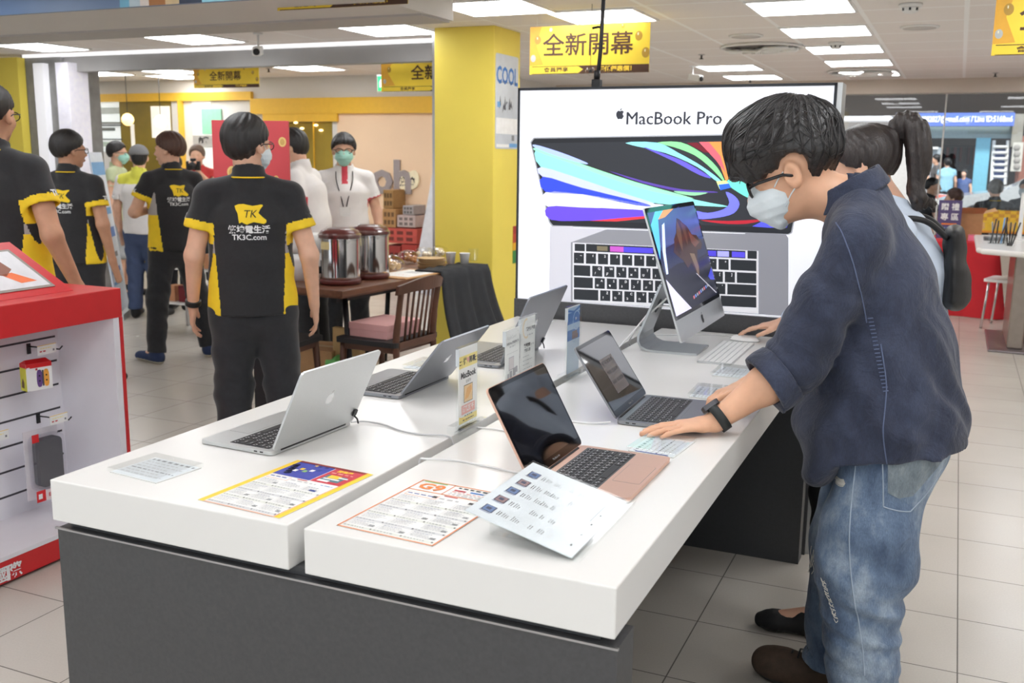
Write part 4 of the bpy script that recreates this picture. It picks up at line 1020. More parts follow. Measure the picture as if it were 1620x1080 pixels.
def glasses(parent, inv, c, A, sc=1.0, mat=None, lens=True, thick=1.0):
    Q = lambda x, y, z: Vector(inv @ Vector(c+(x*A[0]+y*A[1]+z*A[2])*sc))
    m = MB(); mt = mat or FRAME
    for s_ in (-1, 1):
        ring = [Q(s_*.034+.026*math.cos(a), .099-.10*abs(.026*math.cos(a)*s_+0)*.4, .000+.018*math.sin(a)) for a in [i*PI/8 for i in range(16)]]
        m.tube(ring, .0022*sc*thick, mt, 6, closed=True)
        m.tube([Q(s_*.060, .094, .006), Q(s_*.078, .070, .008), Q(s_*.084, .010, .006), Q(s_*.082, -.014, -.006)], .0024*sc*thick, mt, 6)
        if lens: m.poly([r for r in ring], LENS)
    m.tube([Q(-.009, .100, .004), Q(0, .103, .006), Q(.009, .100, .004)], .002*sc, mt, 6)
    return m.build('spectacles', mt, parent)
def face_mask(h, parent, inv, c, A, mat, sc=1.0):
    Q = lambda x, y, z: c+(x*A[0]+y*A[1]+z*A[2])*sc
    B = Body(h)
    B.ball(Q(0, .046, -.040), (.069*sc, .066*sc, .056*sc), .015*sc, A, cuts=[(Q(0, 0, -.010), A[2]*.92-A[1]*.16), (Q(0, .016, 0), -A[1])])
    B.limb(Q(0, .082, -.018), Q(0, .100, -.046), (.030*sc, .020*sc), (.034*sc, .022*sc), .025*sc, A[0], cuts=[(Q(0, 0, -.002), A[2])])
    B.limb(Q(0, .070, -.075), Q(0, .060, -.098), (.045*sc, .022*sc), (.034*sc, .018*sc), .025*sc, A[0])
    B.disp.append(lambda P: -.0022*sc*np.maximum(0, np.sin(((P-c) @ A[2])/sc*300)))
    o = B.build('face_mask', mat, parent, inv)
    I = lambda *q: Vector(inv @ Vector(Q(*q)))
    for s_ in (-1, 1):
        m = MB()
        m.tube(spline([I(s_*.066, .040, -.014), I(s_*.076, .018, .006), I(s_*.080, -.010, .022)], 5), .0016*sc, mat, 6)
        m.tube(spline([I(s_*.062, .030, -.066), I(s_*.076, .010, -.045), I(s_*.083, -.010, -.030)], 5), .0016*sc, mat, 6)
        m.build('ear_loop', mat, o)
    return o
# ------------------------------------------------------------------ people
from mathutils.bvhtree import BVHTree
def on_cloth(obj, mb, cast, off=.0016):
    """lay flat lettering onto a garment: every vertex is dropped along cast until it meets the cloth"""
    me = obj.data; bv = BVHTree.FromPolygons([v.co[:] for v in me.vertices], [p.vertices[:] for p in me.polygons])
    c = Vector(cast)
    for i, v in enumerate(mb.v):
        hit = bv.ray_cast(v, c, 1.0)
        if hit[0] is not None: mb.v[i] = hit[0]-c*off
    return mb
def back_logo(shirt, parent, s, z0=1.235, dz=0.0, size=1.0, front=False):
    m = MB(); T = frame((0, -.5, z0*s+dz), (1, 0, 0), (0, 0, 1)); q = .0135*s*size
    flag = [(-4.3, 6.6), (-1.6, 7.2), (1.2, 6.6), (3.6, 7.0), (4.4, 6.6), (3.0, 4.4), (5.4, 2.2), (4.6, 1.0), (1.5, 1.6), (-.6, .8), (-2.2, 1.6), (-3.0, 1.2), (-3.4, 4.2)]
    bm = bmesh.new(); bm.faces.new([bm.verts.new((p_.x*q, p_.y*q, 0)) for p_ in spline([(a_, b_, 0) for a_, b_ in flag], 2, True)][::-1])
    bmesh.ops.triangulate(bm, faces=list(bm.faces)); bmesh.ops.subdivide_edges(bm, edges=list(bm.edges), cuts=3, use_grid_fill=True); bmesh.ops.triangulate(bm, faces=list(bm.faces))
    m.frombm(bm, TRIM, T)
    m.text('TK', q*3.3, POLO, T @ TR(.3*q, 4.0*q, -.0005), .0, slant=.2)
    m.text('燦坤電生活', q*2.6, WINK, T @ TR(0, -.9*q, 0), .03); m.text('TK3C.com', q*2.4, WINK, T @ TR(0, -3.3*q, 0), .02)
    n0 = [i for i, f in enumerate(m.f) if m.m[i] == m.mi(POLO)]
    dark = {v for i in n0 for v in m.f[i]}
    on_cloth(shirt, m, (0, 1, 0))
    for v in dark: m.v[v] = m.v[v]-Vector((0, .0010, 0))
    return m.build('back_lettering', None, parent)
DEF = dict(neck=(0, -.015, 1.425), head=(0, .012, 1.578), chest=(0, 0, 1.26), waist=(0, 0, 1.06), pelvis=(0, 0, .93),
           sR=(.176, -.012, 1.365), sL=(-.176, -.012, 1.365), eR=(.232, -.03, 1.105), eL=(-.232, -.03, 1.105), wR=(.245, .035, .865), wL=(-.245, .035, .865),
           hR=(.092, 0, .905), hL=(-.092, 0, .905), kR=(.098, .012, .50), kL=(-.098, .012, .50), aR=(.108, -.02, .085), aL=(-.108, -.02, .085), tR=(.15, .155, .035), tL=(-.15, .155, .035))
def figure(label, loc, rz, h=1.70, vox=.010, J=None, yaw=0.0, pitch=0.0, shirt=None, outfit='polo', pants=None, shorts=False, hair=None, hairkw=None, shoes=None, sole=None, skin=None,
           hand=None, curl=.32, mask=None, specs=False, girth=1.0, legs=True, logo=True, cap=None, name='person', group=None, cat='person', sleeve=.56, hands=True, fingers=True):
    s = h/1.70; j = dict(DEF); j.update(J or {}); j = {k: V3(v)*s for k, v in j.items()}
    r = thing(name, label, cat, loc, rz, group); I = Matrix.Identity(4)
    fw = V3((-math.sin(yaw)*math.cos(pitch), math.cos(yaw)*math.cos(pitch), math.sin(pitch))); A = axes_from(fw)
    c = j['head']; hc = s*1.0; sk = skin or SKIN; g = girth
    S = lambda *v: tuple(x*s for x in v)
    # body: one surface
    B = Body(vox); k = .02*s
    head_skin(B, c, A, hc)
    B.limb(j['neck']-V3((0, 0, .03*s)), c+(-A[1]*.018-A[2]*.06)*s, .056*s, .054*s, .02*s)
    B.limb(j['chest'], j['neck']-V3((0, 0, .06*s)), S(.14, .09), S(.09, .06), .03*s, (1, 0, 0)); B.limb(j['pelvis'], j['chest'], S(.13*g, .095*g), S(.145*g, .10*g), .03*s, (1, 0, 0))
    for q in 'RL':
        B.limb(j['s'+q], j['e'+q], .048*s, .040*s, .02*s); B.limb(j['e'+q], j['w'+q], S(.041, .041), S(.027, .023), .02*s, (0, 1, 0))
        hd = (hand or {}).get(q)
        d = j['w'+q]-j['e'+q]; d = d/np.linalg.norm(d); sg = 1 if q == 'R' else -1
        if hd is None: hd = (d+V3((0, .10, 0)), V3((sg, -.1, 0)), V3((0, 1, 0)))
        if hands and fingers: hand_skin(B, j['w'+q], hd[0], hd[1], hd[2], s*.98, curl, k=.006)
        elif hands: B.limb(j['w'+q], j['w'+q]+V3(hd[0])/np.linalg.norm(hd[0])*.15*s, S(.032, .02), S(.03, .018), .02*s, hd[2])
        if legs:
            B.limb(j['h'+q], j['k'+q], .078*s, .055*s, .03*s); B.limb(j['k'+q], j['a'+q], .052*s, .036*s, .02*s); B.limb(j['a'+q], j['t'+q], .036*s, .030*s, .02*s)
    B.build('body', sk, r)
    # shirt
    T = Body(vox); st = shirt or POLO
    zo = j['neck'][2]-1.425*s; hem = .845*s+zo
    T.chain([j['pelvis']-V3((0, 0, .10*s)), j['waist'], j['chest'], j['neck']-V3((0, -.01, .085))*s], [S(.200*g, .142*g), S(.178*g, .128*g), S(.182*g, .126*g), S(.125, .088)], .03*s, (1, 0, 0))
    cutp = {}
    for q in 'RL':
        T.limb(j['neck']+V3(((.04 if q == 'R' else -.04)*s, 0, -.010*s)), j['s'+q]+V3((0, 0, .004*s)), .050*s, .052*s, .04*s)
        e = j['s'+q]+(j['e'+q]-j['s'+q])*sleeve; ax = (e-j['s'+q])/np.linalg.norm(e-j['s'+q]); cutp[q] = (e, ax)
        T.limb(j['s'+q], e+ax*.03*s, .056*s, .070*s, .03*s, cuts=[(e, ax)])
        T.limb(e-ax*.03*s, e+ax*.06*s, .056*s, .058*s, 0, mode='sub')
    T.half((0, 0, hem), (0, 0, -1))
    T.limb(j['neck']-V3((0, 0, .02*s)), j['neck']+V3((0, .010, .075))*s, .076*s, .068*s, .008*s, cuts=[(j['neck']+V3((0, .0, .062*s)), V3((0, .30, 1)))])
    T.limb(j['neck']+V3((0, .010, .020))*s, j['neck']+V3((0, .02, .14))*s, .060*s, .063*s, .004*s, mode='sub')
    T.disp.append(folds(.0045*s, 26/s, (.25, .1, 1), .5, int(abs(loc[0]*7))))
    T.disp.append(folds(.0035*s, 60/s, (1, 0, .5), .5, 5, near(j['waist'], .22)))
    def mf(C):
        o = np.zeros(len(C), int); C0 = C; Z = C[:, 2]-zo
        if outfit == 'polo':
            sd = (np.abs(C[:, 0]) > (.138+.055*(Z/s-.95))*s*g) & (Z < 1.29*s)
            # keep the sleeves out of it
            for q in 'RL': sd &= ~((((C-j['s'+q]) @ cutp[q][1]) > .02*s) & (np.linalg.norm((C-j['s'+q])-((C-j['s'+q]) @ cutp[q][1])[:, None]*cutp[q][1], axis=1) < .082*s))
            o[sd & (Z >= 1.115*s)] = 2; o[sd & (Z < 1.115*s)] = 1
            for q in 'RL':
                e, ax = cutp[q]; t = (C-e) @ ax; rr = np.linalg.norm((C-e)-t[:, None]*ax, axis=1)
                o[(t > -.036*s) & (t < .05*s) & (rr < .085*s)] = 1
        elif outfit == 'white':
            for q in 'RL':
                e, ax = cutp[q]; t = (C-e) @ ax; rr = np.linalg.norm((C-e)-t[:, None]*ax, axis=1); o[(t > -.012*s) & (t < .05*s) & (rr < .085*s)] = 1
            o[(np.abs(C[:, 0]) < .022*s) & (Z > 1.33*s) & (C[:, 1] > .03*s)] = 1
        elif outfit == 'yoke': o[(Z > 1.33*s) & (np.abs(C[:, 0]) < .19*s)] = 1
        return o
    tr = {'polo': [st, TRIM, GREYP], 'white': [st, M('red_trim_cloth', (206, 70, 84), .75)], 'yoke': [st, M('lime_vest_cloth', (224, 222, 84), .7)]}.get(outfit, [st])
    so = T.build('shirt', st, r, None, mf, tr)
    if outfit == 'polo' and logo:
        back_logo(so, so, s, dz=zo)
        pm = MB(); nk = j['neck']; pts = [Vector((nk[0]+.075*s*math.cos(a), nk[1]+.076*s*math.sin(a), nk[2]+.018*s)) for a in [math.radians(205+i*130/16) for i in range(17)]]
        pm.tube(pts, .0035*s, TRIM, 6); pm.build('collar_piping', TRIM, so)
        for q in 'RL':
            e, ax = cutp[q]; sg = 1 if q == 'R' else -1; sm = MB(); sm.text('TK', .034*s, WINK, frame(e-ax*.06*s+V3((sg*.5, 0, 0)), (0, sg, 0), (0, 0, 1)), .03); on_cloth(so, sm, (-sg, 0, 0)); sm.build('sleeve_lettering', WINK, so)
    # trousers
    if legs:
        L = Body(vox); pt = pants or PANTS
        L.limb(j['pelvis']+V3((0, 0, .06*s)), j['pelvis']-V3((0, 0, .09*s)), S(.155*g, .110*g), S(.170*g, .118*g), .03*s, (1, 0, 0))
        for q in 'RL':
            lo_ = j['k'+q]+(j['a'+q]-j['k'+q])*.12 if shorts else j['a'+q]
            ax = (j['a'+q]-j['k'+q])/np.linalg.norm(j['a'+q]-j['k'+q])
            L.limb(j['h'+q]-V3((0, 0, .05*s)), j['k'+q], .100*s, .082*s, .05*s)
            L.limb(j['k'+q], lo_, .082*s, (.090 if shorts else .068)*s, .03*s, cuts=[(lo_, ax)])
        L.disp.append(folds(.0055*s, 34/s, (.2, .3, 1), .7, 3)); L.disp.append(folds(.004*s, 70/s, (.1, .5, 1), .8, 8, near(j['kR'], .2))); L.disp.append(folds(.004*s, 70/s, (.1, .5, 1), .8, 9, near(j['kL'], .2)))
        L.build('shorts' if shorts else 'trousers', pt, r)
        for q in 'RL':
            Sx = Body(min(vox, .009)); a, t = j['a'+q], j['t'+q]; dr = t-a; dr[2] = 0; dr /= np.linalg.norm(dr); sd = np.cross(dr, (0, 0, 1)); gz = .0
            Sx.limb(V3((a[0], a[1], .050*s))-dr*.035*s, V3((t[0], t[1], .036*s))+dr*.045*s, S(.040, .050), S(.044, .034), .02*s, sd); Sx.limb(V3((a[0], a[1], .06*s)), V3((a[0], a[1], .105*s)), .046*s, .048*s, .03*s)
            Sx.half((0, 0, .0), (0, 0, -1)); 
            zz = .022*s
            Sx.build('shoe', shoes or SHOEB, r, None, lambda C: (C[:, 2] < zz).astype(int), [shoes or SHOEB, sole or BLACK])
    # hair
    hk = dict(hairkw or {})
    if cap is not None: hk.update(bulk=.002)
    hb = hair_cap(min(vox, .008), c, A, hc, **hk); ho = hb.build('hair', hair or HAIRB, r)
    if cap is not None:
        K = Body(.009); Q = lambda x, y, z: c+(x*A[0]+y*A[1]+z*A[2])*s
        K.ball(Q(0, -.006, .045), S(.094, .112, .092), .01, A, cuts=[(Q(0, 0, .030), -A[2])]); K.limb(Q(0, .09, .038), Q(0, .135, .030), S(.062, .007), S(.045, .006), .02*s, A[0])
        K.build('cap', cap, r)
    if mask is not None: face_mask(min(vox, .007), r, I, c, A, mask, hc)
    if specs: glasses(r, I, c, A, hc)
    return r, j, so
def far(x, y, D): v = at_d(x, y, D); return (v.x, v.y, 0)
# staff and visitors to the left
TKJ = dict(wL=(-.262, .045, .870), wR=(.268, .03, .868), eL=(-.240, -.03, 1.105), eR=(.250, -.035, 1.105), kR=(.120, .03, .50), aR=(.125, 0, .085))
p1, j1, s1 = figure('person in black and yellow polo, back to us, arms hanging, behind the silver laptop', (-1.135, 2.095, 0), math.radians(36), 1.68, .0065, TKJ, yaw=math.radians(-42), mask=MASKW, specs=True,
    hairkw=dict(back=-.062, side=-.002, bulk=.014), curl=.42, group='shop staff in black and yellow polos')
w = MB(); a, b = Vector(j1['wL']), Vector(j1['eL']); ax = (b-a).normalized()
w.lathe([(.0335, -.012), (.0345, -.006), (.0345, .008), (.0335, .012)], 20, BLACK, Matrix.Translation(a+ax*.022) @ ax.to_track_quat('Z', 'Y').to_matrix().to_4x4()); w.build('wristwatch', BLACK, p1)
figure('tall person in black and yellow polo at the left edge, behind the red display', (-2.12, 1.64, 0), math.radians(16), 1.80, .0072, dict(wR=(.30, .05, .885), eR=(.27, -.06, 1.11)), yaw=math.radians(3), specs=True, girth=1.12, hairkw=dict(back=-.05, side=.01, bulk=.006), fingers=False, group='shop staff in black and yellow polos', skin=SKIN2)
figure('shorter person in black and yellow polo between the tall one and the leaning roll-up banner', (-3.50, 3.30, 0), math.radians(14), 1.645, .008, None, yaw=math.radians(-30), specs=True, girth=1.05, hairkw=dict(back=-.045, side=.0, bulk=.014), fingers=False, group='shop staff in black and yellow polos', skin=SKIN2)
XJ = dict(eR=(.27, .05, 1.13), eL=(-.27, .05, 1.13), wR=(-.04, .20, 1.12), wL=(.04, .23, 1.16), aR=(.235, 0, .085), aL=(-.19, -.02, .085), kR=(.175, .03, .50), kL=(-.14, .02, .50), tR=(.30, .13, .035), tL=(-.22, .15, .035))
figure('person with brown hair, black polo, joggers and navy shoes, arms crossed, seen from behind', (-3.55, 4.25, 0), math.radians(66), 1.655, .008, XJ, yaw=math.radians(40), hair=HAIRBR, hairkw=dict(back=-.04, side=.005, bulk=.018, amp=.006), shoes=NAVY, sole=SOLE, hands=False, group='shop staff in black and yellow polos')
# two people in white behind the wooden table
WJ = dict(wR=(.27, .10, .93), eR=(.25, .0, 1.12), wL=(-.28, .08, .87), eL=(-.25, -.01, 1.11), neck=(0, .06, 1.42), head=(0, .115, 1.565), chest=(0, .03, 1.26), sR=(.178, .05, 1.36), sL=(-.178, .05, 1.36))
figure('person in a white polo with red trim, half hidden by the red board', far(490, 300, 7.0), math.radians(104), 1.70, .010, WJ, pitch=-.35, shirt=WSHIRT, outfit='white', logo=False, girth=1.05, fingers=False, group='people in white polos by the drink dispensers')
p7, j7, s7 = figure('person in a white polo, pale green mask and lanyard facing us by the peach wall', far(545, 300, 7.55), math.radians(-146), 1.67, .009, dict(wR=(.27, .03, .87), wL=(-.27, .03, .87), eR=(.25, -.03, 1.11), eL=(-.25, -.03, 1.11)), shirt=WSHIRT, outfit='white', logo=False, mask=MASKG, specs=True, hairkw=dict(back=-.03, side=.005, bulk=.016, fringe=.012, front=.058), fingers=False, group='people in white polos by the drink dispensers')
m = MB()
for sg in (-1, 1): m.tube(spline([(sg*.062, .02, 1.415), (sg*.060, .10, 1.33), (sg*.03, .128, 1.22), (sg*.012, .130, 1.14)], 5), .004, BLACK, 6)
o = m.build('lanyard', BLACK, p7); MB().box(-.04, .04, .128, .131, 1.07, 1.135).build('name_badge', WPL, o)
# visitors at the far left
LGREEN = M('sage_tee_cloth', (198, 208, 168), .85, var=.04); GSH = M('grey_shorts_cloth', (170, 172, 174), .85, var=.06)
figure('person in sage green tee, grey shorts and green mask, in profile by the roll-up banner', far(188, 300, 10.4), math.radians(-62), 1.62, .012, None, shirt=LGREEN, outfit='plain', logo=False, shorts=True, pants=GSH, mask=MASKG, specs=True, fingers=False, hairkw=dict(back=-.045, side=.0), group='visitors at the far left')
figure('person in a grey flat cap and white tee with yellow yoke, beside the brown-haired person', far(222, 300, 9.1), math.radians(20), 1.58, .012, None, yaw=.4, shirt=WSHIRT, outfit='yoke', logo=False, fingers=False, cap=M('grey_cap_cloth', (128, 128, 130), .85), pants=M('blue_denim_far', (70, 84, 116), .85), sleeve=.75, group='visitors at the far left')
figure('person in a lime yellow vest behind the brown-haired person', far(276, 300, 9.6), math.radians(10), 1.50, .012, None, shirt=M('lime_vest_cloth', (224, 222, 84), .7), outfit='plain', logo=False, fingers=False, group='visitors at the far left')
p11, j11, s11 = figure('person in red holding up a black camera, left of the red board', far(314, 290, 11.2), math.radians(-150), 1.60, .012, dict(wR=(.05, .22, 1.40), eR=(.22, .10, 1.18), wL=(-.05, .22, 1.40), eL=(-.22, .10, 1.18)), shirt=M('red_tee_cloth', (196, 60, 60), .8), outfit='plain', logo=False, fingers=False, hairkw=dict(back=-.05, side=-.02), hair=M('grey_brown_hair', (112, 92, 80), .6), group='visitors at the far left')
cm = thing('photo_camera', 'black camera held by the person in red at the far left', 'camera', (p11.location.x, p11.location.y, 1.33), math.radians(-150))
MB().box(-.075, .075, .20, .26, 0, .10, bev=.008).build('body', BLACK, cm); MB().lathe([(.04, 0), (.042, .03), (.036, .07)], 16, BLACK, Matrix.Translation((0, .26, .05)) @ Matrix.Rotation(-PI/2, 4, 'X')).build('lens', BLACK, cm); MB().box(-.03, .03, .21, .25, .10, .13, bev=.005).build('viewfinder', BLACK, cm)
# ------------------------------------------------------------------ the man in the blue shirt leaning on the table
def denim(name, dark, mid, light, scale=5.0, bump=.35):
    m = bpy.data.materials.new(name); m.use_nodes = True; nt = m.node_tree; b = nt.nodes['Principled BSDF']; b.inputs['Roughness'].default_value = .85; b.inputs['Sheen Weight'].default_value = .15
    tc = nt.nodes.new('ShaderNodeTexCoord'); n = nt.nodes.new('ShaderNodeTexNoise'); n.inputs['Scale'].default_value = scale; n.inputs['Detail'].default_value = 7; n.inputs['Roughness'].default_value = .65
    mp = nt.nodes.new('ShaderNodeMapping'); mp.inputs['Scale'].default_value = (1, 1, .6); nt.links.new(tc.outputs['Object'], mp.inputs[0]); nt.links.new(mp.outputs[0], n.inputs['Vector'])
    r = nt.nodes.new('ShaderNodeValToRGB'); e = r.color_ramp.elements; e[0].position = .36; e[0].color = lin(dark); e[1].position = .66; e[1].color = lin(light); k = e.new(.5); k.color = lin(mid)
    nt.links.new(n.outputs[0], r.inputs[0])
    w = nt.nodes.new('ShaderNodeTexNoise'); w.inputs['Scale'].default_value = 420; w.inputs['Detail'].default_value = 2; mp2 = nt.nodes.new('ShaderNodeMapping'); mp2.inputs['Scale'].default_value = (1, 1, .25); nt.links.new(tc.outputs['Object'], mp2.inputs[0]); nt.links.new(mp2.outputs[0], w.inputs['Vector'])
    ov = nt.nodes.new('ShaderNodeMixRGB'); ov.blend_type = 'OVERLAY'; ov.inputs[0].default_value = .35; nt.links.new(r.outputs[0], ov.inputs[1]); nt.links.new(w.outputs[0], ov.inputs[2]); nt.links.new(ov.outputs[0], b.inputs['Base Color'])
    bp = nt.nodes.new('ShaderNodeBump'); bp.inputs['Strength'].default_value = bump; bp.inputs['Distance'].default_value = .003; nt.links.new(w.outputs[0], bp.inputs['Height'])
    cr = nt.nodes.new('ShaderNodeTexNoise'); cr.inputs['Scale'].default_value = 13; cr.inputs['Detail'].default_value = 5; cr.inputs['Roughness'].default_value = .55; cr.inputs['Distortion'].default_value = .8; nt.links.new(tc.outputs['Object'], cr.inputs['Vector'])
    b2 = nt.nodes.new('ShaderNodeBump'); b2.inputs['Strength'].default_value = .55; b2.inputs['Distance'].default_value = .02; nt.links.new(cr.outputs[0], b2.inputs['Height']); nt.links.new(b2.outputs[0], bp.inputs['Normal']); nt.links.new(bp.outputs[0], b.inputs['Normal'])
    MATS[name] = m; return m
JEAN = denim('washed_denim', (62, 80, 108), (104, 124, 150), (170, 184, 197), 5)
CHAMB = denim('dark_blue_shirt_cloth', (36, 42, 60), (46, 53, 74), (60, 68, 90), 7, .25)
SEAM = M('pale_blue_stitching', (96, 108, 138), .8)
JSEAM = M('faded_denim_seam', (164, 178, 194), .8)
BOOT = M('dark_brown_suede', (82, 66, 54), .8, var=.2, scale=40, bump=.2, bscale=300)
mr = thing('person', 'person in a dark blue shirt and ripped jeans, leaning over the space grey laptop', 'person', (1.50, 1.25, 0), 0)
MI = Matrix.Translation((-1.50, -1.25, 0))
hc = V3((1.272, 1.215, 1.490)); HA = axes_from((-.925, -.05, -.375)); HS = 1.05
B = Body(.0052)
head_skin(B, hc, HA, HS)
nb = V3((1.425, 1.25, 1.425))
B.limb(nb, hc-HA[1]*.022-HA[2]*.055, .064, .060, .03)
B.limb((1.50, 1.25, 1.15), (1.44, 1.25, 1.36), (.15, .10), (.10, .07), .03, (0, 1, 0)); B.limb((1.555, 1.25, .92), (1.50, 1.25, 1.15), (.15, .12), (.155, .11), .03, (0, 1, 0))
sL, eL, wL = V3((1.455, 1.085, 1.345)), V3((1.330, 1.045, 1.035)), V3((1.163, .950, .895))
sR, eR, wR = V3((1.445, 1.405, 1.355)), V3((1.385, 1.42, 1.040)), V3((1.188, 1.225, .930))
for s_, e_, w_ in ((sL, eL, wL), (sR, eR, wR)):
    B.limb(s_, e_, .052, .048, .02); B.limb(e_, e_+(w_-e_)*.35, .049, .047, .02); B.limb(e_+(w_-e_)*.35, w_, (.047, .044), (.031, .025), .02, (.6, -.7, .2))
hand_skin(B, wL+V3((-.003, -.000, -.004)), (-.82, -.555, -.075), (-.10, -.05, 1), (-.56, .81, 0), 1.0, .10, k=.004, spread=.05, thumb=.5, curls=(.13, .10, .10, .14))
hand_skin(B, wR, (-.60, -.76, -.16), (-.25, .05, .95), (.78, -.60, -.1), .98, .42, k=.004, thumb=.7, curls=(.22, .58, .66, .72))
hipL, kL, aL = V3((1.560, 1.190, .86)), V3((1.515, 1.13, .50)), V3((1.555, 1.12, .10))
hipR, kR, aR = V3((1.560, 1.345, .86)), V3((1.462, 1.375, .49)), V3((1.445, 1.405, .10))
for h_, k_, a_ in ((hipL, kL, aL), (hipR, kR, aR)): B.limb(h_, k_, .08, .058, .03); B.limb(k_, a_, .054, .040, .02)
B.build('body', M('warm_skin', (222, 172, 140), .48, var=.06, scale=26, sss=.1), mr, MI)
# eyebrow, eye and nails
fc = MB()
for sg in (-1, 1):
    q = lambda x, y, z: MI @ Vector(hc+(x*HA[0]+y*HA[1]+z*HA[2])*HS)
    fc.tube([q(sg*.016, .094, .020), q(sg*.034, .090, .025), q(sg*.050, .076, .020)], [.003, .0036, .002], HAIRB, 6)
fc.build('eyebrows', HAIRB, mr)
# hair: thick mop with a long fringe
H = Body(.0052)
pt = lambda x, y, Y: V3(at_y(x, y, Y))
ax3 = np.array([[0, 1, 0], [-.93, 0, -.37], [-.37, 0, .93]])
H.ball(pt(1243, 222, 1.215), (.096, .138, .100), .01, ax3)
H.ball(pt(1225, 205, 1.215), (.086, .105, .078), .03, ax3)
H.ball(pt(1270, 230, 1.215), (.090, .072, .084), .03, ax3)
H.ball(pt(1186, 238, 1.205), (.088, .058, .088), .03, ax3)
H.limb(pt(1172, 240, 1.15), pt(1160, 272, 1.15), .030, .010, .02); H.limb(pt(1178, 240, 1.20), pt(1160, 281, 1.20), .034, .010, .02); H.limb(pt(1190, 245, 1.14), pt(1183, 283, 1.15), .030, .009, .02); H.limb(pt(1182, 240, 1.27), pt(1166, 276, 1.27), .034, .010, .02)
H.limb(pt(1222, 232, 1.13), pt(1220, 262, 1.135), .026, .010, .02); H.limb(pt(1205, 240, 1.13), pt(1202, 277, 1.14), .028, .010, .02)
H.limb(pt(1290, 235, 1.16), pt(1287, 272, 1.17), .034, .012, .03); H.limb(pt(1308, 235, 1.20), pt(1308, 268, 1.22), .036, .014, .03)
# face and ear stay clear
fy = V3((0, 1, 0))
H.limb(pt(1208, 318, 1.05), pt(1208, 318, 1.40), .050, .050, .008, mode='sub'); H.limb(pt(1243, 303, 1.05), pt(1243, 303, 1.40), .052, .052, .008, mode='sub')
H.limb(pt(1256, 264, 1.00), pt(1256, 264, 1.150), .036, .036, .006, mode='sub'); H.limb(pt(1266, 290, 1.03), pt(1266, 290, 1.40), .034, .034, .006, mode='sub'); H.limb(pt(1180, 320, 1.0), pt(1180, 320, 1.4), .045, .045, .006, mode='sub')
cr = pt(1262, 178, 1.215)
def mop(P):
    d = P-cr; an = np.arctan2(d[:, 1], -d[:, 0]+1e-6); rr = np.sqrt((d*d).sum(1))
    return -.0022*np.abs(np.sin(an*11+rr*22+np.sin(rr*40)))-.0018*np.sin(an*29+rr*35)-.0012*np.sin(an*63-rr*60)
H.disp.append(mop)
ho = H.build('hair', M('black_glossy_hair', (36, 33, 33), .33, var=.5, scale=10, stretch=(14, 60, 14), bump=.45, bscale=10, spec=.7), mr, MI, smooth=0)
lk = MB(); rnd = random.Random(4)
bvh = BVHTree.FromPolygons([v.co[:] for v in ho.data.vertices], [p.vertices[:] for p in ho.data.polygons])
crl = MI @ Vector(cr)
for i in range(520):
    a = rnd.uniform(0, 2*PI); ln = rnd.uniform(.10, .20); st = rnd.uniform(.02, .10); pts = []
    dirn = Vector((math.cos(a), math.sin(a), 0))
    for k in range(8):
        t = st+ln*k/7; p0 = crl+dirn*t*1.15+Vector((0, 0, .05-.9*t*t*4))
        hit = bvh.find_nearest(p0)
        if hit[0] is None: continue
        pts.append(hit[0]+hit[1]*(.0012+.0014*math.sin(k*.8+i)))
    if len(pts) > 4: lk.tube(spline(pts, 2), [.0012*(1-.6*abs(q/(2*len(pts)-2)-.4)) for q in range(2*len(pts)-1)], None, 4)
for i in range(7):
    y = 1.17+.012*i; lk.tube(spline([MI @ Vector(pt(1182+i*2, 262, y)), MI @ Vector(pt(1170+i*2, 276, y)), MI @ Vector(pt(1164+i*3, 285+i % 3*3, y))], 3), [.003, .0028, .0026, .0022, .0018, .0014, .0008], None, 5)
lk.tube(spline([MI @ Vector(pt(1262, 158, 1.2)), MI @ Vector(pt(1245, 152, 1.2)), MI @ Vector(pt(1225, 153, 1.2)), MI @ Vector(pt(1208, 162, 1.2))], 4), .0011, None, 5)
lk.build('hair_strands', MATS['black_glossy_hair'], ho)
face_mask(.0052, mr, MI, hc, HA, M('pale_blue_mask_cloth', (226, 236, 241), .75, var=.02, bump=.1, bscale=300), HS)
glasses(mr, MI, hc, HA, HS, thick=1.7)
# shirt
T = Body(.0058)
sd = (0, 1, 0)
T.chain([(1.560, 1.25, .66), (1.528, 1.25, .88), (1.512, 1.25, 1.05), (1.488, 1.25, 1.22), (1.455, 1.25, 1.345)], [(.218, .212), (.206, .198), (.188, .172), (.182, .138), (.145, .102)], .04, sd)
for s_ in (sL, sR): T.limb((1.440, 1.25+(.05 if s_[1] > 1.25 else -.05), 1.420), s_, .056, .060, .05)
def sleeve(B_, s_, e_, w_, r0=.078):
    m_ = e_+(w_-e_)*.34; ax = (w_-e_)/np.linalg.norm(w_-e_)
    B_.limb(s_, s_+(e_-s_)*.45, .064, r0*.94, .045); B_.limb(s_+(e_-s_)*.45, e_, r0*.94, .074, .012)
    B_.limb(e_-ax*.02, m_, .070, .074, .03, cuts=[(m_, ax)])
    B_.limb(m_-ax*.02, m_+ax*.08, .056, .060, .0, mode='sub')
    return m_, ax
mL, axL = sleeve(T, sL, eL, wL, .082); mR, axR = sleeve(T, sR, eR, wR)
T.half((1.40, 1.1, .790), (.14, .0, -1.0))
T.limb((1.43, 1.20, .88), (1.385, 1.17, .735), (.150, .070), (.140, .042), .02, sd, cuts=[((1.36, 1.1, .695), (-.25, .25, -1.0))])
T.limb(nb-V3((-.01, 0, .01)), nb+V3((-.030, 0, .075)), .084, .076, .012, cuts=[(nb+V3((-.012, 0, .078)), (.22, 0, 1))])
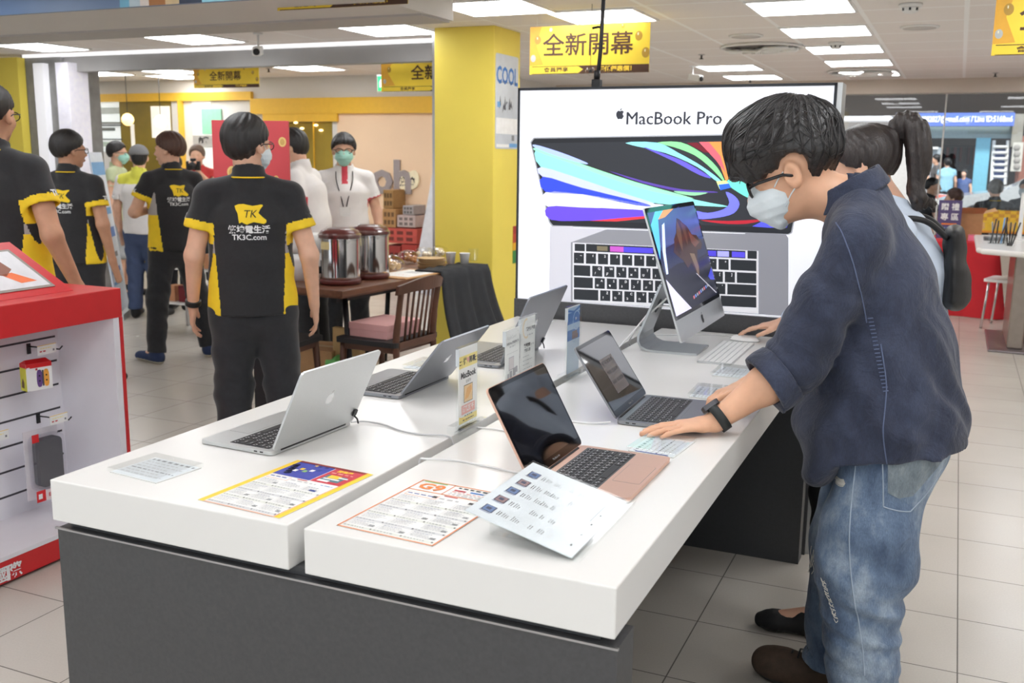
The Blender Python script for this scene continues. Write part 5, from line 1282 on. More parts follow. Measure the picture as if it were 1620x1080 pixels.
T.limb(nb+V3((-.002, 0, -.02)), nb+V3((-.05, 0, .14)), .073, .074, .005, mode='sub')
T.limb(nb+V3((-.082, 0, -.02)), nb+V3((-.15, 0, .05)), .040, .058, .01, mode='sub')
T.disp.append(folds(.010, 24, (.5, .2, 1), .5, 3, lambda P: np.clip((1.30-P[:, 2])*3, .25, 1)))
T.disp.append(folds(.007, 46, (.9, .3, -.5), .5, 5, lambda P: np.clip((1.15-P[:, 2])*3, 0, 1)))
T.disp.append(folds(.008, 75, (eL-sL)+V3((0, .1, 0)), .55, 9, near((sL+eL)/2+(eL-sL)*.25, .17)))
T.disp.append(folds(.005, 120, (1, .5, 1), .5, 12, near(mL, .12)))
T.disp.append(folds(.007, 60, (0, 1, .6), .4, 15, near((1.70, 1.15, 1.0), .3)))
so = T.build('shirt', CHAMB, mr, MI)
# rolled cuffs, each a thick folded band
for m_, ax, nm in ((mL, axL, 'L'), (mR, axR, 'R')):
    K = Body(.005); K.limb(m_-ax*.055, m_+ax*.002, .081, .080, .01, cuts=[(m_+ax*.004, ax), (m_-ax*.052, -ax)]); K.limb(m_-ax*.10, m_+ax*.08, .064, .063, .004, mode='sub')
    K.disp.append(folds(.004, 95, (1, .4, .2), .6, 4)); K.disp.append(folds(.003, 50, ax, .4, 6)); K.build('rolled_cuff', CHAMB, so, MI)
# seams laid on the cloth
bs = BVHTree.FromPolygons([v.co[:] for v in so.data.vertices], [p.vertices[:] for p in so.data.polygons])
def laid(bv, pts, cast, lift=.0006):
    out = []
    for p in spline([MI @ Vector(q) for q in pts], 10):
        hit = bv.ray_cast(p-Vector(cast)*.5, Vector(cast), 1.2)
        if hit[0] is not None: out.append(hit[0]-Vector(cast)*lift)
    return out
sm = MB()
for pts in ([(1.405, 1.0, 1.385), (1.425, 1.0, 1.36), (1.452, 1.0, 1.30), (1.475, 1.0, 1.22), (1.490, 1.0, 1.15)],):
    l = laid(bs, pts, (0, 1, 0)); 
    if len(l) > 3: sm.tube(l, .0016, SEAM, 5)
l = laid(bs, [at_y(1393, 545, 1.05), at_y(1402, 610, 1.05), at_y(1398, 680, 1.05), at_y(1404, 735, 1.05)], (0, 1, 0))
if len(l) > 3: sm.tube(l, .0017, SEAM, 5)
for k in range(20):
    v = at_y(1372+k*1.3, 505+k*6, 1.05); l = laid(bs, [v, v+Vector((.012, 0, .002))], (0, 1, 0))
    if len(l) > 2: sm.tube(l, .0014, SEAM, 4)
sm.build('stitching', SEAM, so)
# collar leaf
ca = V3((-.50, -.04, .866)); ca /= np.linalg.norm(ca); cf = V3((-.866, 0, -.50)); c0_ = nb+V3((.004, 0, .0))
K = Body(.005); K.limb(c0_+ca*.070, c0_+ca*.015, .086, .099, .006, cuts=[(c0_+ca*.006, -ca), (c0_+ca*.060, ca)]); K.limb(c0_-ca*.05, c0_+ca*.15, .083, .072, .003, mode='sub'); K.limb(c0_+cf*.088-ca*.03, c0_+cf*.105+ca*.12, .034, .046, .008, mode='sub')
K.disp.append(folds(.002, 40, (0, 1, 1), .5, 2)); K.build('collar', CHAMB, so, MI)
# trousers
L = Body(.0058)
L.limb((1.545, 1.25, .93), (1.555, 1.25, .83), (.175, .140), (.180, .150), .03, sd)
for h_, k_, a_, r1 in ((hipL, kL, aL, .108), (hipR, kR, aR, .098)):
    ax = (a_-k_)/np.linalg.norm(a_-k_)
    L.limb(h_+V3((0, 0, -.02)), k_+(h_-k_)*.30, .112, r1+.006, .04); L.limb(k_+(h_-k_)*.30, k_, r1+.004, r1-.004, .04); L.limb(k_, a_, r1-.004, .084, .04, cuts=[(a_-ax*.005, ax)]); L.limb(a_-ax*.02, a_+ax*.06, .072, .074, 0, mode='sub')
L.ball((1.618, 1.13, .53), (.035, .05, .05), .05)
L.disp.append(folds(.006, 30, (.5, .3, 1), .6, 21)); L.disp.append(folds(.006, 75, (.3, .2, 1), .5, 22, near(kL+V3((.03, 0, -.12)), .20))); L.disp.append(folds(.005, 80, (.4, .2, 1), .6, 23, near(aR+V3((0, 0, .12)), .2)))
L.disp.append(folds(.004, 55, (1, .4, -.6), .5, 24, near((1.62, 1.13, .62), .18)))
jo = L.build('jeans', JEAN, mr, MI)
bj = BVHTree.FromPolygons([v.co[:] for v in jo.data.vertices], [p.vertices[:] for p in jo.data.polygons])
sm = MB()
l = laid(bj, [at_y(1350, 735, 1.0), at_y(1343, 810, 1.0), at_y(1342, 880, 1.0), at_y(1350, 950, 1.0), at_y(1362, 1030, 1.0), at_y(1366, 1078, 1.0)], (0, 1, 0)); sm.tube(l, .0018, JSEAM, 5)
for pts in ([(1393, 735), (1394, 765), (1395, 812)], [(1395, 812), (1418, 822), (1438, 827)], [(1438, 827), (1470, 800), (1490, 772)]):
    l = laid(bj, [at_y(x, y, 1.0) for x, y in pts], (0, 1, 0))
    if len(l) > 3: sm.tube(l, .0017, JSEAM, 5)
sm.build('seams', JSEAM, jo)
# back pocket, a second layer of cloth
pk = MB(); grid = []
cr4 = [(1396, 736), (1494, 738), (1490, 772), (1438, 825), (1397, 810)]
N = 18
for j in range(N+1):
    for i in range(N+1):
        u, v = i/N, j/N
        xl = 1397; xr = 1494-6*v if v < .4 else 1491-(v-.4)/.6*53+0
        yb = 741+v*(83 if u > .42 else 71+u*28)
        grid.append((xl+(xr-xl)*u, yb))
vs = []
for x, y in grid:
    p = MI @ at_y(x, y, .9); hit = bj.ray_cast(p, Vector((0, 1, 0)), 1.2)
    vs.append(hit[0]+Vector((.0006, -.0034, .0)) if hit[0] is not None else None)
ok = lambda *q: all(vs[k] is not None for k in q) and max((vs[a]-vs[b]).length for a in q for b in q) < .03
pk.v = [v if v is not None else Vector((0, 0, .5)) for v in vs]
for j in range(N):
    for i in range(N):
        a = j*(N+1)+i; q = (a, a+N+1, a+N+2, a+1)
        if ok(*q): pk.f.append(list(q)); pk.m.append(0); pk.sm.append(True)
used = sorted({i for f in pk.f for i in f}); mp_ = {o: n for n, o in enumerate(used)}; pk.v = [pk.v[i] for i in used]; pk.f = [[mp_[i] for i in f] for f in pk.f]
if pk.f: pk.build('back_pocket', denim('faded_pocket_denim', (96, 108, 118), (128, 140, 148), (160, 168, 172), 9), jo)
# rips: white threads
rp = MB(); rnd = random.Random(9); THR = M('white_thread', (226, 224, 216), .9)
for i in range(16):
    y = 776+rnd.uniform(0, 11); x0 = 1310+rnd.uniform(0, 5)+abs(y-781)*.5; x1 = 1331-abs(y-781)*.6
    l = laid(bj, [at_y(x0, y, 1.0), at_y((x0+x1)/2, y+1, 1.0), at_y(x1, y, 1.0)], (0, 1, 0), .0015)
    if len(l) > 3: rp.tube(l, .0013, THR, 4)
for i in range(26):
    t = i/25; x = 1294+t*22+rnd.uniform(-1, 1); y = 928+t*62
    l = laid(bj, [at_y(x, y, 1.0), at_y(x+4, y+3+rnd.uniform(-3, 3), 1.0), at_y(x+7, y+2, 1.0)], (0, 1, 0), .0012)
    if len(l) > 3: rp.tube(l, .0011, THR, 4)
kf = at_y(1288, 866, 1.30)
for i in range(14):
    a = Vector(kf)+Vector((rnd.uniform(-.012, .02), rnd.uniform(-.03, .02), rnd.uniform(-.01, .03))); pts = [a]
    for k in range(4): pts.append(pts[-1]+Vector((rnd.uniform(-.006, .004), rnd.uniform(-.004, .004), -rnd.uniform(.010, .022))))
    rp.tube(spline([MI @ p for p in pts], 3), .0010, THR, 4)
rp.build('frayed_threads', THR, jo)
# boots
for a_, toe in ((aL, V3((1.345, 1.105, .045))), (aR, V3((1.255, 1.425, .045)))):
    K = Body(.006); d = toe-a_; d[2] = 0; d /= np.linalg.norm(d); sdv = (d[1], -d[0], 0); c0 = V3((a_[0], a_[1], .055))
    K.limb(c0-d*.045, V3((toe[0], toe[1], .048))-d*.03, (.044, .055), (.050, .046), .03, sdv); K.limb(V3((toe[0], toe[1], .05))-d*.05, V3((toe[0], toe[1], .05)), (.050, .048), (.045, .042), .03, sdv); K.limb(c0, c0+V3((.0, 0, .10)), .052, .060, .03)
    K.limb(c0+d*.05+V3((0, 0, .07)), c0+d*.075+V3((0, 0, .115)), (.024, .008), (.026, .008), .01, sdv)
    K.half((0, 0, 0), (0, 0, -1)); bo = K.build('boot', BOOT, mr, MI, lambda C: (C[:, 2] < .022).astype(int), [BOOT, BLACK])
    lc = MB()
    for k in range(4):
        c_ = c0+d*(.048+.022*k)+V3((0, 0, .060-.011*k)); 
        lc.tube([MI @ Vector(c_+V3(sdv)*.030+V3((0, 0, .008))), MI @ Vector(c_+V3((0, 0, .022))), MI @ Vector(c_-V3(sdv)*.030+V3((0, 0, .008)))], .0028, BLACK, 6)
    lc.build('laces', BLACK, bo)
# wrist watch: strap round the left wrist, square face on top
ax = Vector((wL-eL)/np.linalg.norm(wL-eL)); c = Vector(wL)-ax*.016
up_ = Vector((-.55, .25, .8)); up_ = (up_-ax*up_.dot(ax)).normalized(); sx = ax.cross(up_).normalized()
Tw = MI @ Matrix(((sx.x, ax.x, up_.x, c.x), (sx.y, ax.y, up_.y, c.y), (sx.z, ax.z, up_.z, c.z), (0, 0, 0, 1)))
wt = MB(); n = 28
for y in (-.0115, .0115):
    pass
ring = [(.0385*math.cos(2*PI*i/n), .0335*math.sin(2*PI*i/n)) for i in range(n)]; ring2 = [(a*1.055, b*1.06) for a, b in ring]
vs = [(x, y, z) for y in (-.0115, .0115) for rg in (ring, ring2) for x, z in rg]
fs = []
for i in range(n):
    j = (i+1) % n; fs += [(i+n, j+n, j+3*n, i+3*n), (i, i+2*n, j+2*n, j), (i, j, j+n, i+n), (i+2*n, i+3*n, j+3*n, j+2*n)]
wt.add(vs, fs, None, Tw, True); wo = wt.build('wristwatch', M('dark_green_black_strap', (34, 38, 38), .6), mr)
MB().slab(rrect(.040, .047, .010, 4), .030, .0415, M('graphite_case', (84, 84, 88), .3, metal=.8), Tw).build('watch_case', None, wo)
MB().slab(rrect(.035, .042, .009, 4), .0416, .0426, M('watch_glass', (62, 62, 68), .08, spec=.8), Tw).build('watch_face', None, wo)

# ------------------------------------------------------------------ the woman behind him with the ponytail
wr = thing('person', 'person with a long dark ponytail and black backpack, using the mouse at the far end', 'person', (1.52, 1.92, 0), 0)
WI = Matrix.Translation((-1.52, -1.92, 0))
wc = V3((1.385, 1.93, 1.505)); WA = axes_from((-.95, .12, -.27)); WS = .97
B = Body(.007); head_skin(B, wc, WA, WS)
wn_ = V3((1.475, 1.93, 1.385)); B.limb(wn_, wc-WA[1]*.02-WA[2]*.05, .050, .048, .02)
B.limb((1.56, 1.93, .92), (1.525, 1.93, 1.17), (.13, .10), (.13, .09), .03, sd); B.limb((1.525, 1.93, 1.17), (1.485, 1.93, 1.33), (.13, .09), (.08, .06), .03, sd)
J = dict(s=[(1.50, 1.775, 1.31), (1.49, 2.085, 1.31)], e=[(1.43, 1.75, 1.05), (1.315, 2.23, 1.075)], w=[(1.36, 1.80, .88), (1.112, 2.285, .935)])
for i in (0, 1): B.limb(J['s'][i], J['e'][i], .042, .036, .02); B.limb(J['e'][i], J['w'][i], .036, .024, .02)
hand_skin(B, J['w'][0], (-.6, .3, -.7), (0, -1, 0), (-1, 0, .3), .88, .4); hand_skin(B, J['w'][1], (-.98, -.08, -.20), (-.18, 0, 1), (.05, -1, 0), .9, .22, k=.004)
LG = dict(h=[(1.555, 1.845, .86), (1.555, 2.02, .86)], k=[(1.375, 1.79, .47), (1.49, 2.03, .48)], a=[(1.385, 1.752, .085), (1.52, 2.03, .085)], t=[(1.20, 1.742, .030), (1.34, 2.02, .03)])
for i in (0, 1): B.limb(LG['h'][i], LG['k'][i], .07, .05, .03); B.limb(LG['k'][i], LG['a'][i], .047, .032, .02); B.limb(LG['a'][i], LG['t'][i], .030, .026, .02)
B.build('body', SKIN, wr, WI)
T = Body(.008); T.chain([(1.565, 1.93, .80), (1.55, 1.93, 1.0), (1.535, 1.93, 1.18), (1.515, 1.93, 1.31)], [(.175, .135), (.170, .125), (.165, .115), (.10, .08)], .03, sd)
for i in (0, 1):
    s_, e_ = V3(J['s'][i]), V3(J['e'][i]); T.limb(wn_-V3((0, 0, .03)), s_, .05, .052, .03); w_ = V3(J['w'][i]); T.limb(s_, e_, .058, .052, .03); T.limb(e_, w_+(e_-w_)*.18, .052, .040, .02)
T.limb(wn_-V3((0, 0, .03)), wn_+V3((-.02, 0, .045)), .070, .062, .01, cuts=[(wn_+V3((0, 0, .04)), (.2, 0, 1))]); T.half((1.5, 1.9, .80), (0, 0, -1)); T.disp.append(folds(.006, 30, (.5, .3, 1), .6, 31))
T.build('shirt', M('pale_blue_shirt_cloth', (206, 218, 234), .8, var=.03, bump=.1, bscale=400), wr, WI)
L = Body(.008); L.limb((1.555, 1.93, .93), (1.56, 1.93, .82), (.155, .12), (.165, .125), .03, sd)
for i in (0, 1):
    h_, k_, a_ = V3(LG['h'][i]), V3(LG['k'][i]), V3(LG['a'][i]); ax = (a_-k_)/np.linalg.norm(a_-k_); e_ = a_-ax*.045
    L.limb(h_-V3((0, 0, .03)), k_, .096, .066, .04); L.limb(k_, e_, .064, .050, .03, cuts=[(e_, ax)])
L.disp.append(folds(.005, 40, (.5, .3, 1), .6, 33)); L.build('trousers', M('black_cotton', (20, 20, 22), .9, var=.1), wr, WI)
for i in (0, 1):
    a_, toe = V3(LG['a'][i]), V3(LG['t'][i]); K = Body(.006); d = toe-a_; d[2] = 0; d /= np.linalg.norm(d); sdv = (d[1], -d[0], 0); c0 = V3((a_[0], a_[1], .042))
    K.limb(c0-d*.04, V3((toe[0], toe[1], .034))-d*.02, (.036, .044), (.042, .030), .02, sdv); K.limb(V3((toe[0], toe[1], .034))-d*.03, V3((toe[0], toe[1], .03))+d*.012, (.042, .030), (.034, .024), .02, sdv); K.limb(c0, c0+V3((0, 0, .050)), .042, .044, .02); K.limb(c0+d*.03+V3((0, 0, .03)), c0+d*.07+V3((0, 0, .020)), (.034, .03), (.034, .026), .02, sdv); K.half((0, 0, 0), (0, 0, -1))
    K.disp.append(lambda P: .0012*np.sin(P @ V3((d[0], d[1], .8))*330)); bo = K.build('shoe', SHOEB, wr, WI, lambda C: (C[:, 2] < .018).astype(int), [SHOEB, BLACK])
    lc = MB()
    for k in range(5):
        c_ = c0+d*(.035+.02*k)+V3((0, 0, .040-.008*k)); lc.tube([WI @ Vector(c_+V3(sdv)*.026), WI @ Vector(c_+V3((0, 0, .012))), WI @ Vector(c_-V3(sdv)*.026)], .0026, BLACK, 6)
    lc.build('laces', BLACK, bo)
# hair with a high ponytail
HW = M('dark_brown_black_hair', (44, 36, 34), .35, var=.5, scale=12, stretch=(20, 50, 8), bump=.5, bscale=10, spec=.6)
H = hair_cap(.006, wc, WA, WS, back=-.03, side=-.012, bulk=.012, amp=.0035, seed=3)
tie = V3(at_y(1416, 214, 1.93))
H.limb(wc-WA[1]*.07+WA[2]*.06, tie, .045, .024, .03)
hw = H.build('hair', HW, wr, WI)
PT = Body(.006); path = spline([tie, V3(at_y(1428, 196, 1.93)), V3(at_y(1445, 203, 1.925)), V3(at_y(1453, 232, 1.92)), V3(at_y(1452, 270, 1.915)), V3(at_y(1447, 305, 1.91)), V3(at_y(1452, 330, 1.905))], 3)
rad = [.020+.016*math.sin(min(1, i/6)*PI/2) if i < 11 else .036-.0035*(i-10) for i in range(len(path))]
PT.chain([tuple(p) for p in path], [max(.008, r) for r in rad], .01)
tl = V3(at_y(1455, 330, 1.91))
for q in range(9):
    e = V3(at_y(1448+q*4.2, 318+(q*7) % 17, 1.88+.01*q)); PT.limb(V3(at_y(1447, 295, 1.905)), (V3(at_y(1449+q*1.5, 312, 1.90))), .014, .010, .01); PT.limb(V3(at_y(1449+q*1.5, 312, 1.90)), e, .010, .003, .006)
PT.disp.append(lambda P: -.0035*np.abs(np.sin(P[:, 1]*190+P[:, 2]*20))-.003*np.sin(P[:, 0]*230+P[:, 2]*35))
PT.build('ponytail', HW, hw, WI, smooth=0)
MB().lathe([(.022, -.008), (.026, 0), (.022, .008)], 14, BLACK, WI @ Matrix.Translation(Vector(tie)) @ Vector((.4, 0, .9)).to_track_quat('Z', 'Y').to_matrix().to_4x4()).build('hair_tie', BLACK, hw)
# backpack on her back
bp_ = thing('backpack', 'black backpack on the back of the person with the ponytail', 'backpack', (1.67, 1.95, 1.05), 0)
BI = Matrix.Translation((-1.67, -1.95, -1.05)); BPM = M('black_nylon', (20, 20, 22), .5, var=.2, scale=30, bump=.2, bscale=250)
K = Body(.008); K.limb((1.676, 1.95, 1.12), (1.664, 1.95, 1.31), (.140, .040), (.105, .030), .03, sd); K.limb((1.694, 1.95, 1.11), (1.690, 1.95, 1.20), (.105, .030), (.10, .024), .03, sd); K.disp.append(folds(.006, 45, (.2, .4, 1), .7, 41)); K.build('pack_body', BPM, bp_, BI)
m = MB()
for sg in (-1, 1): m.tube(spline([BI @ Vector(p) for p in [(1.645, 1.93+sg*.07, 1.30), (1.58, 1.93+sg*.095, 1.352), (1.50, 1.93+sg*.110, 1.348), (1.425, 1.93+sg*.12, 1.26), (1.44, 1.93+sg*.15, 1.12), (1.60, 1.93+sg*.13, 1.09)]], 6), .009, BPM, 8)
m.build('straps', BPM, bp_)
# ------------------------------------------------------------------ red display stand at the left edge
SX0 = -1.32
rs = thing('display_stand', 'red and white shop stand with hanging game accessories at the left edge', 'display stand', (-1.5, 1.1, 0))
WLAM = M('white_laminate', (232, 230, 236), .45, var=.01); GROOVE = M('dark_groove', (60, 58, 64), .6)
pw(MB().box(-1.66, SX0, .30, 1.52, .885, 1.0, bev=.003), 'top_fascia', RED, rs)
pw(MB().box(-1.66, SX0, .30, 1.52, 0.012, .095, bev=.003), 'kick_plinth', RED, rs)
pw(MB().box(-1.64, SX0+.002, .30, 1.50, .095, .112), 'white_shelf', WLAM, rs)
pw(MB().box(-1.66, SX0-.004, 1.475, 1.505, .11, .885), 'white_side_panel', WLAM, rs)
pw(MB().box(-1.66, SX0, 1.506, 1.520, .095, .885), 'red_side_edge', RED, rs)
pw(MB().box(-1.66, -1.63, .30, 1.476, .11, .885), 'slatwall_panel', WLAM, rs)
for k in range(8):
    z = .79-.0985*k
    pw(MB().box(-1.6305, -1.629, .30, 1.462, z-.004, z+.004), 'slat_groove', GROOVE, rs)
hb = Vector((-1.43, 1.36, 1.0)); TH_ = frame((-1.42, .30, 1.001), (0, 1, 0), (-.22, 0, .22))
hd = MB(); hd.slab([(0, 0), (1.08, 0), (.965, .262), (0, .262)], -.03, 0.0, RED, TH_); pw(hd, 'header_panel', RED, rs)
pf = MB(); pf.slab([(.30, .030), (1.015, .030), (.935, .225), (.30, .225)], .0005, .003, M('warm_grey_frame', (150, 144, 136), .5), TH_); pfo = pw(pf, 'picture_frame', None, rs)
pc = MB(); pc.slab([(.31, .040), (.998, .040), (.925, .216), (.31, .216)], .003, .0036, M('header_picture_white', (226, 226, 230), .4), TH_)
T = lambda k: TH_ @ TR(.085, .01, .0038+.0002*k)
pc.poly([(x, y, 0) for x, y in [(.40, .12), (.70, .16), (.74, .19), (.72, .215), (.40, .20)]], M('mint_print', (80, 200, 172), .4), T(0)); pc.poly([(x, y, 0) for x, y in [(.45, .14), (.66, .172), (.68, .205), (.45, .19)]], M('aqua_print', (136, 222, 204), .4), T(1))
pc.poly([(x, y, 0) for x, y in [(.73, .10), (.76, .09), (.80, .12), (.77, .17), (.745, .205), (.72, .185), (.715, .15)]], M('hand_print', (150, 96, 76), .5), T(2)); pc.poly([(x, y, 0) for x, y in [(.74, .10), (.79, .105), (.87, .055), (.80, .052)]], M('orange_sleeve_print', (244, 122, 68), .5), T(2))
pc.poly([(x, y, 0) for x, y in [(.45, .06), (.66, .05), (.69, .075), (.66, .10), (.50, .11)]], M('controller_print', (206, 206, 210), .5), T(1))
for k in range(4): pc.poly([(x+.03*k, y, 0) for x, y in [(.57, .055), (.575, .055), (.59, .10), (.585, .10)]], GINK, T(3))
pw(pc, 'printed_picture', None, pfo)
lt_ = MB()
for ch, px in (('國', 3), ('際', 24), ('新', -20)):
    v = at_x(px, 903-(px-24)*-.0+(24-px)*.42, SX0+.0012); lt_.text(ch, .062, WINK, frame(v, (0, 1, 0), (0, 0, 1)), .02)
pw(lt_, 'lettering', WINK, rs)
def peg(y, z, label):
    r = thing('peg_hook', label, 'hook', (-1.629, y, z), 0, 'black peg hooks in the white slatwall')
    MB().box(0, .006, -.008, .008, -.03, .012, bev=.001).build('backplate', BLACK, r)
    MB().tube([(.004, 0, 0), (.17, 0, .004), (.185, 0, .018)], .0028, BLACK, 8).build('prong', BLACK, r)
    return r
v1 = at_x(47, 548, -1.62); v2 = at_x(62, 658, -1.62)
peg(v1.y, v1.z, 'black peg hook holding the small yellow and white accessory box'); peg(v2.y, v2.z, 'black peg hook holding the grey case in its blister pack')
def tagcard(px, py, X, label):
    v = at_x(px, py, X); r = thing('price_tag', label, 'price tag', (X, v.y, v.z-.018), math.radians(90), 'white price tags on the peg hooks')
    MB().box(-.042, .042, -.001, .001, 0, .036).build('card', PAPER, r); p = MB(); Tt = Matrix(((1, 0, 0, 0), (0, 0, -1, -.0014), (0, 1, 0, 0), (0, 0, 0, 1)))
    lines(p, -.030, .02, .022, .003, LYINK, Tt, 3); lines(p, -.034, -.005, .010, .005, RINK, Tt, 5); p.rect(.026, .034, .008, .016, 0, GINK, Tt); p.rect(-.042, .042, .034, .036, 0, YINK, Tt)
    p.build('printed_artwork', None, r); return r
tagcard(74, 552, -1.455, 'white price tag above the small yellow and white accessory box'); tagcard(93, 662, -1.455, 'white price tag above the grey case pack'); tagcard(-2, 690, -1.50, 'white price tag cut off by the left edge of the photo')
v = at_x(66, 590, -1.50)
gb = thing('accessory_box', 'small yellow, red and white box of two game controllers on a hook', 'box', (-1.53, v.y, v.z-.065), math.radians(76))
MB().box(-.05, .05, -.024, .024, 0, .105).build('carton', PAPER, gb)
Tt = Matrix(((1, 0, 0, 0), (0, 0, -1, -.0246), (0, 1, 0, 0), (0, 0, 0, 1))); p = MB()
for x, c, e in ((.0, M('violet_print', (110, 78, 140), .4), -1), (.027, M('orange_controller_print', (236, 166, 70), .4), 1)):
    p.poly([(q.x, q.y, 0) for q in [Vector((x+a*.011, .045+b*.034, 0)) for a, b in rrect(2, 2, .7, 3)]], c, Tt); p.rect(x-e*.012-.002, x-e*.012+.002, .014, .076, .0003, M('slate_print', (84, 84, 92), .4), Tt); p.lathe([(.0035, 0), (.0001, .0001)], 8, BLACK, Tt @ TR(x, .055, .0004)); p.lathe([(.0035, 0), (.0001, .0001)], 8, BLACK, Tt @ TR(x, .035, .0004))
p.rect(-.05, .05, .088, .105, .0002, M('bright_red_print', (216, 42, 46), .4), Tt); p.rect(-.048, -.036, .080, .092, .0006, WINK, Tt); p.rect(-.014, -.006, .078, .086, .0006, RINK, Tt)
p.build('front_print', None, gb)
Ts = Matrix(((0, 0, -1, -.0505), (-1, 0, 0, 0), (0, 1, 0, 0), (0, 0, 0, 1))); p = MB(); p.rect(-.024, .024, 0, .090, 0, M('lime_yellow_print', (226, 226, 70), .4), Ts); p.rect(-.024, .024, .090, .105, 0, M('bright_red_print', (216, 42, 46), .4), Ts); p.poly([(-.016, .012, .0003), (.004, .010, .0003), (.006, .03, .0003), (-.004, .05, .0003), (-.014, .03, .0003)], M('brown_print', (110, 84, 40), .4), Ts); p.build('side_print', None, gb)
MB().add([(-.05, -.024, .105), (.05, -.024, .105), (.05, .024, .105), (-.05, .024, .105), (-.04, -.002, .118), (.04, -.002, .118), (.04, .002, .118), (-.04, .002, .118)], [(0, 1, 5, 4), (1, 2, 6, 5), (2, 3, 7, 6), (3, 0, 4, 7), (4, 5, 6, 7)]).build('hang_tab', M('bright_red_print', (216, 42, 46), .4), gb)
v = at_x(76, 728, -1.49)
cp = thing('case_pack', 'blister pack with a dark grey carrying case and red labels on a hook', 'case pack', (-1.52, v.y, v.z-.15), math.radians(86))
MB().box(-.075, .075, .0, .003, 0, .275).build('backing_card', M('clear_grey_card', (222, 218, 224), .3), cp)
bl = MB(); bl.slab(rrect(.13, .215, .02, 3, .006, .145), .001, .045, glass('blister', (250, 250, 252), .05, .05), Matrix(((1, 0, 0, 0), (0, 0, -1, 0), (0, 1, 0, 0), (0, 0, 0, 1)))); bl.build('blister', None, cp)
bl = MB(); bl.slab(rrect(.105, .190, .022, 4, .010, .145), .004, .040, M('dark_grey_case', (84, 84, 90), .75, bump=.2, bscale=400), Matrix(((1, 0, 0, 0), (0, 0, -1, 0), (0, 1, 0, 0), (0, 0, 0, 1)))); bl.build('carrying_case', None, cp)
p = MB(); Tt = Matrix(((1, 0, 0, 0), (0, 0, -1, -.046), (0, 1, 0, 0), (0, 0, 0, 1))); p.rect(-.07, -.030, 0, .045, 0, M('bright_red_print', (216, 42, 46), .4), Tt); p.rect(-.030, .045, .0, .042, 0, M('pale_rose_print', (238, 220, 222), .4), Tt); p.text('ERA', .02, RINK, Tt @ TR(.0, .02, .0004), .03); p.rect(-.062, -.045, .012, .032, .0004, WINK, Tt); p.rect(-.072, -.042, .238, .270, .043-.0, M('bright_red_print', (216, 42, 46), .4), Tt @ TR(0, 0, -.043)); p.build('label_print', None, cp)

# ------------------------------------------------------------------ leaning roll-up banner and the red board
b0 = at_z(196, 500, 0); dB = (b0-Vector(CAM_POS)).dot(Vector(_F)); t0 = at_d(149, 241, dB)
rb = thing('rollup_banner', 'pale blue and white banner stand seen edge-on, leaning beside the shorter staff member', 'banner stand', (b0.x, b0.y, 0))
vd = Vector((b0.x-CAM_POS[0], b0.y-CAM_POS[1], 0)).normalized(); ww = vd*.55+Vector((vd.y, -vd.x, 0))*.10
T = MB(); pts = [b0-ww/2, b0+ww/2, t0+ww/2, t0-ww/2]; nn = (pts[1]-pts[0]).cross(pts[3]-pts[0]).normalized()*.012
T.add(pts+[q+nn for q in pts], [(0, 1, 2, 3), (7, 6, 5, 4), (0, 4, 5, 1), (1, 5, 6, 2), (2, 6, 7, 3), (3, 7, 4, 0)]); pw(T, 'banner_sheet', M('banner_white', (216, 224, 236), .5), rb)
p = MB()
def RP(u, v): return pts[0]+(pts[1]-pts[0])*u+(pts[3]-pts[0])*v-nn*.12
def RQ(u, v): return pts[0]+(pts[1]-pts[0])*u+(pts[3]-pts[0])*v+nn*1.1
for f in (RP, RQ):
    for u0, u1, v0, v1, c in ((.0, 1, .86, .94, SBINK), (.1, .9, .48, .54, M('strong_blue_print', (58, 120, 196), .4)), (.0, .5, .70, .80, M('pale_sky_print', (176, 204, 232), .4)), (.1, .8, .36, .39, GINK), (.1, .8, .27, .30, M('strong_blue_print', (58, 120, 196), .4)), (.1, .8, .20, .22, SBINK), (.2, .9, .62, .66, SBINK)):
        p.poly([f(u0, v0), f(u1, v0), f(u1, v1), f(u0, v1)], c)
pw(p, 'printed_artwork', None, rb)
pw(MB().box(-.05, .05, -.30, .30, 0, .06, None, Matrix.Translation(b0) @ Matrix.Rotation(math.atan2(-ww.x, ww.y), 4, 'Z')), 'base', ALU, rb)
# red poster board
c = at_d(399, 300, 5.10); rbz = 1.69
rd = thing('poster_board', 'tall red board with gold coins behind the head of the near staff member', 'poster board', (c.x, c.y, 0), math.radians(24))
MB().box(-.195, .195, 0, .02, .80, rbz, bev=.002).build('board', M('coral_red_print', (214, 78, 84), .5, var=.05, scale=6), rd)
MB().box(-.16, .16, -.10, .12, 0, .025).box(-.032, .032, .0215, .05, .025, 1.2).build('stand', DARK, rd)
Tt = Matrix(((1, 0, 0, 0), (0, 0, -1, -.001), (0, 1, 0, 0), (0, 0, 0, 1))); p = MB(); GOLD = M('gold_print', (238, 204, 128), .4)
for x, z, s in ((.162, 1.585, .040), (-.10, 1.43, .05), (.125, 1.40, .026), (.15, 1.37, .018), (.09, 1.56, .018)):
    p.poly([(x+s*.5*math.cos(a*PI/8)*1.0, z+s*.62*math.sin(a*PI/8), 0) for a in range(16)], GOLD, Tt); p.poly([(x+s*.3*math.cos(a*PI/8), z+s*.4*math.sin(a*PI/8), .0004) for a in range(16)], M('dark_gold_print', (214, 170, 96), .4), Tt)
p.poly([(-.195, 1.12, .0002), (.195, 1.22, .0002), (.195, 1.0, .0002), (-.195, .9, .0002)], M('deep_red_print', (196, 52, 60), .4), Tt)
p.build('printed_artwork', None, rd)

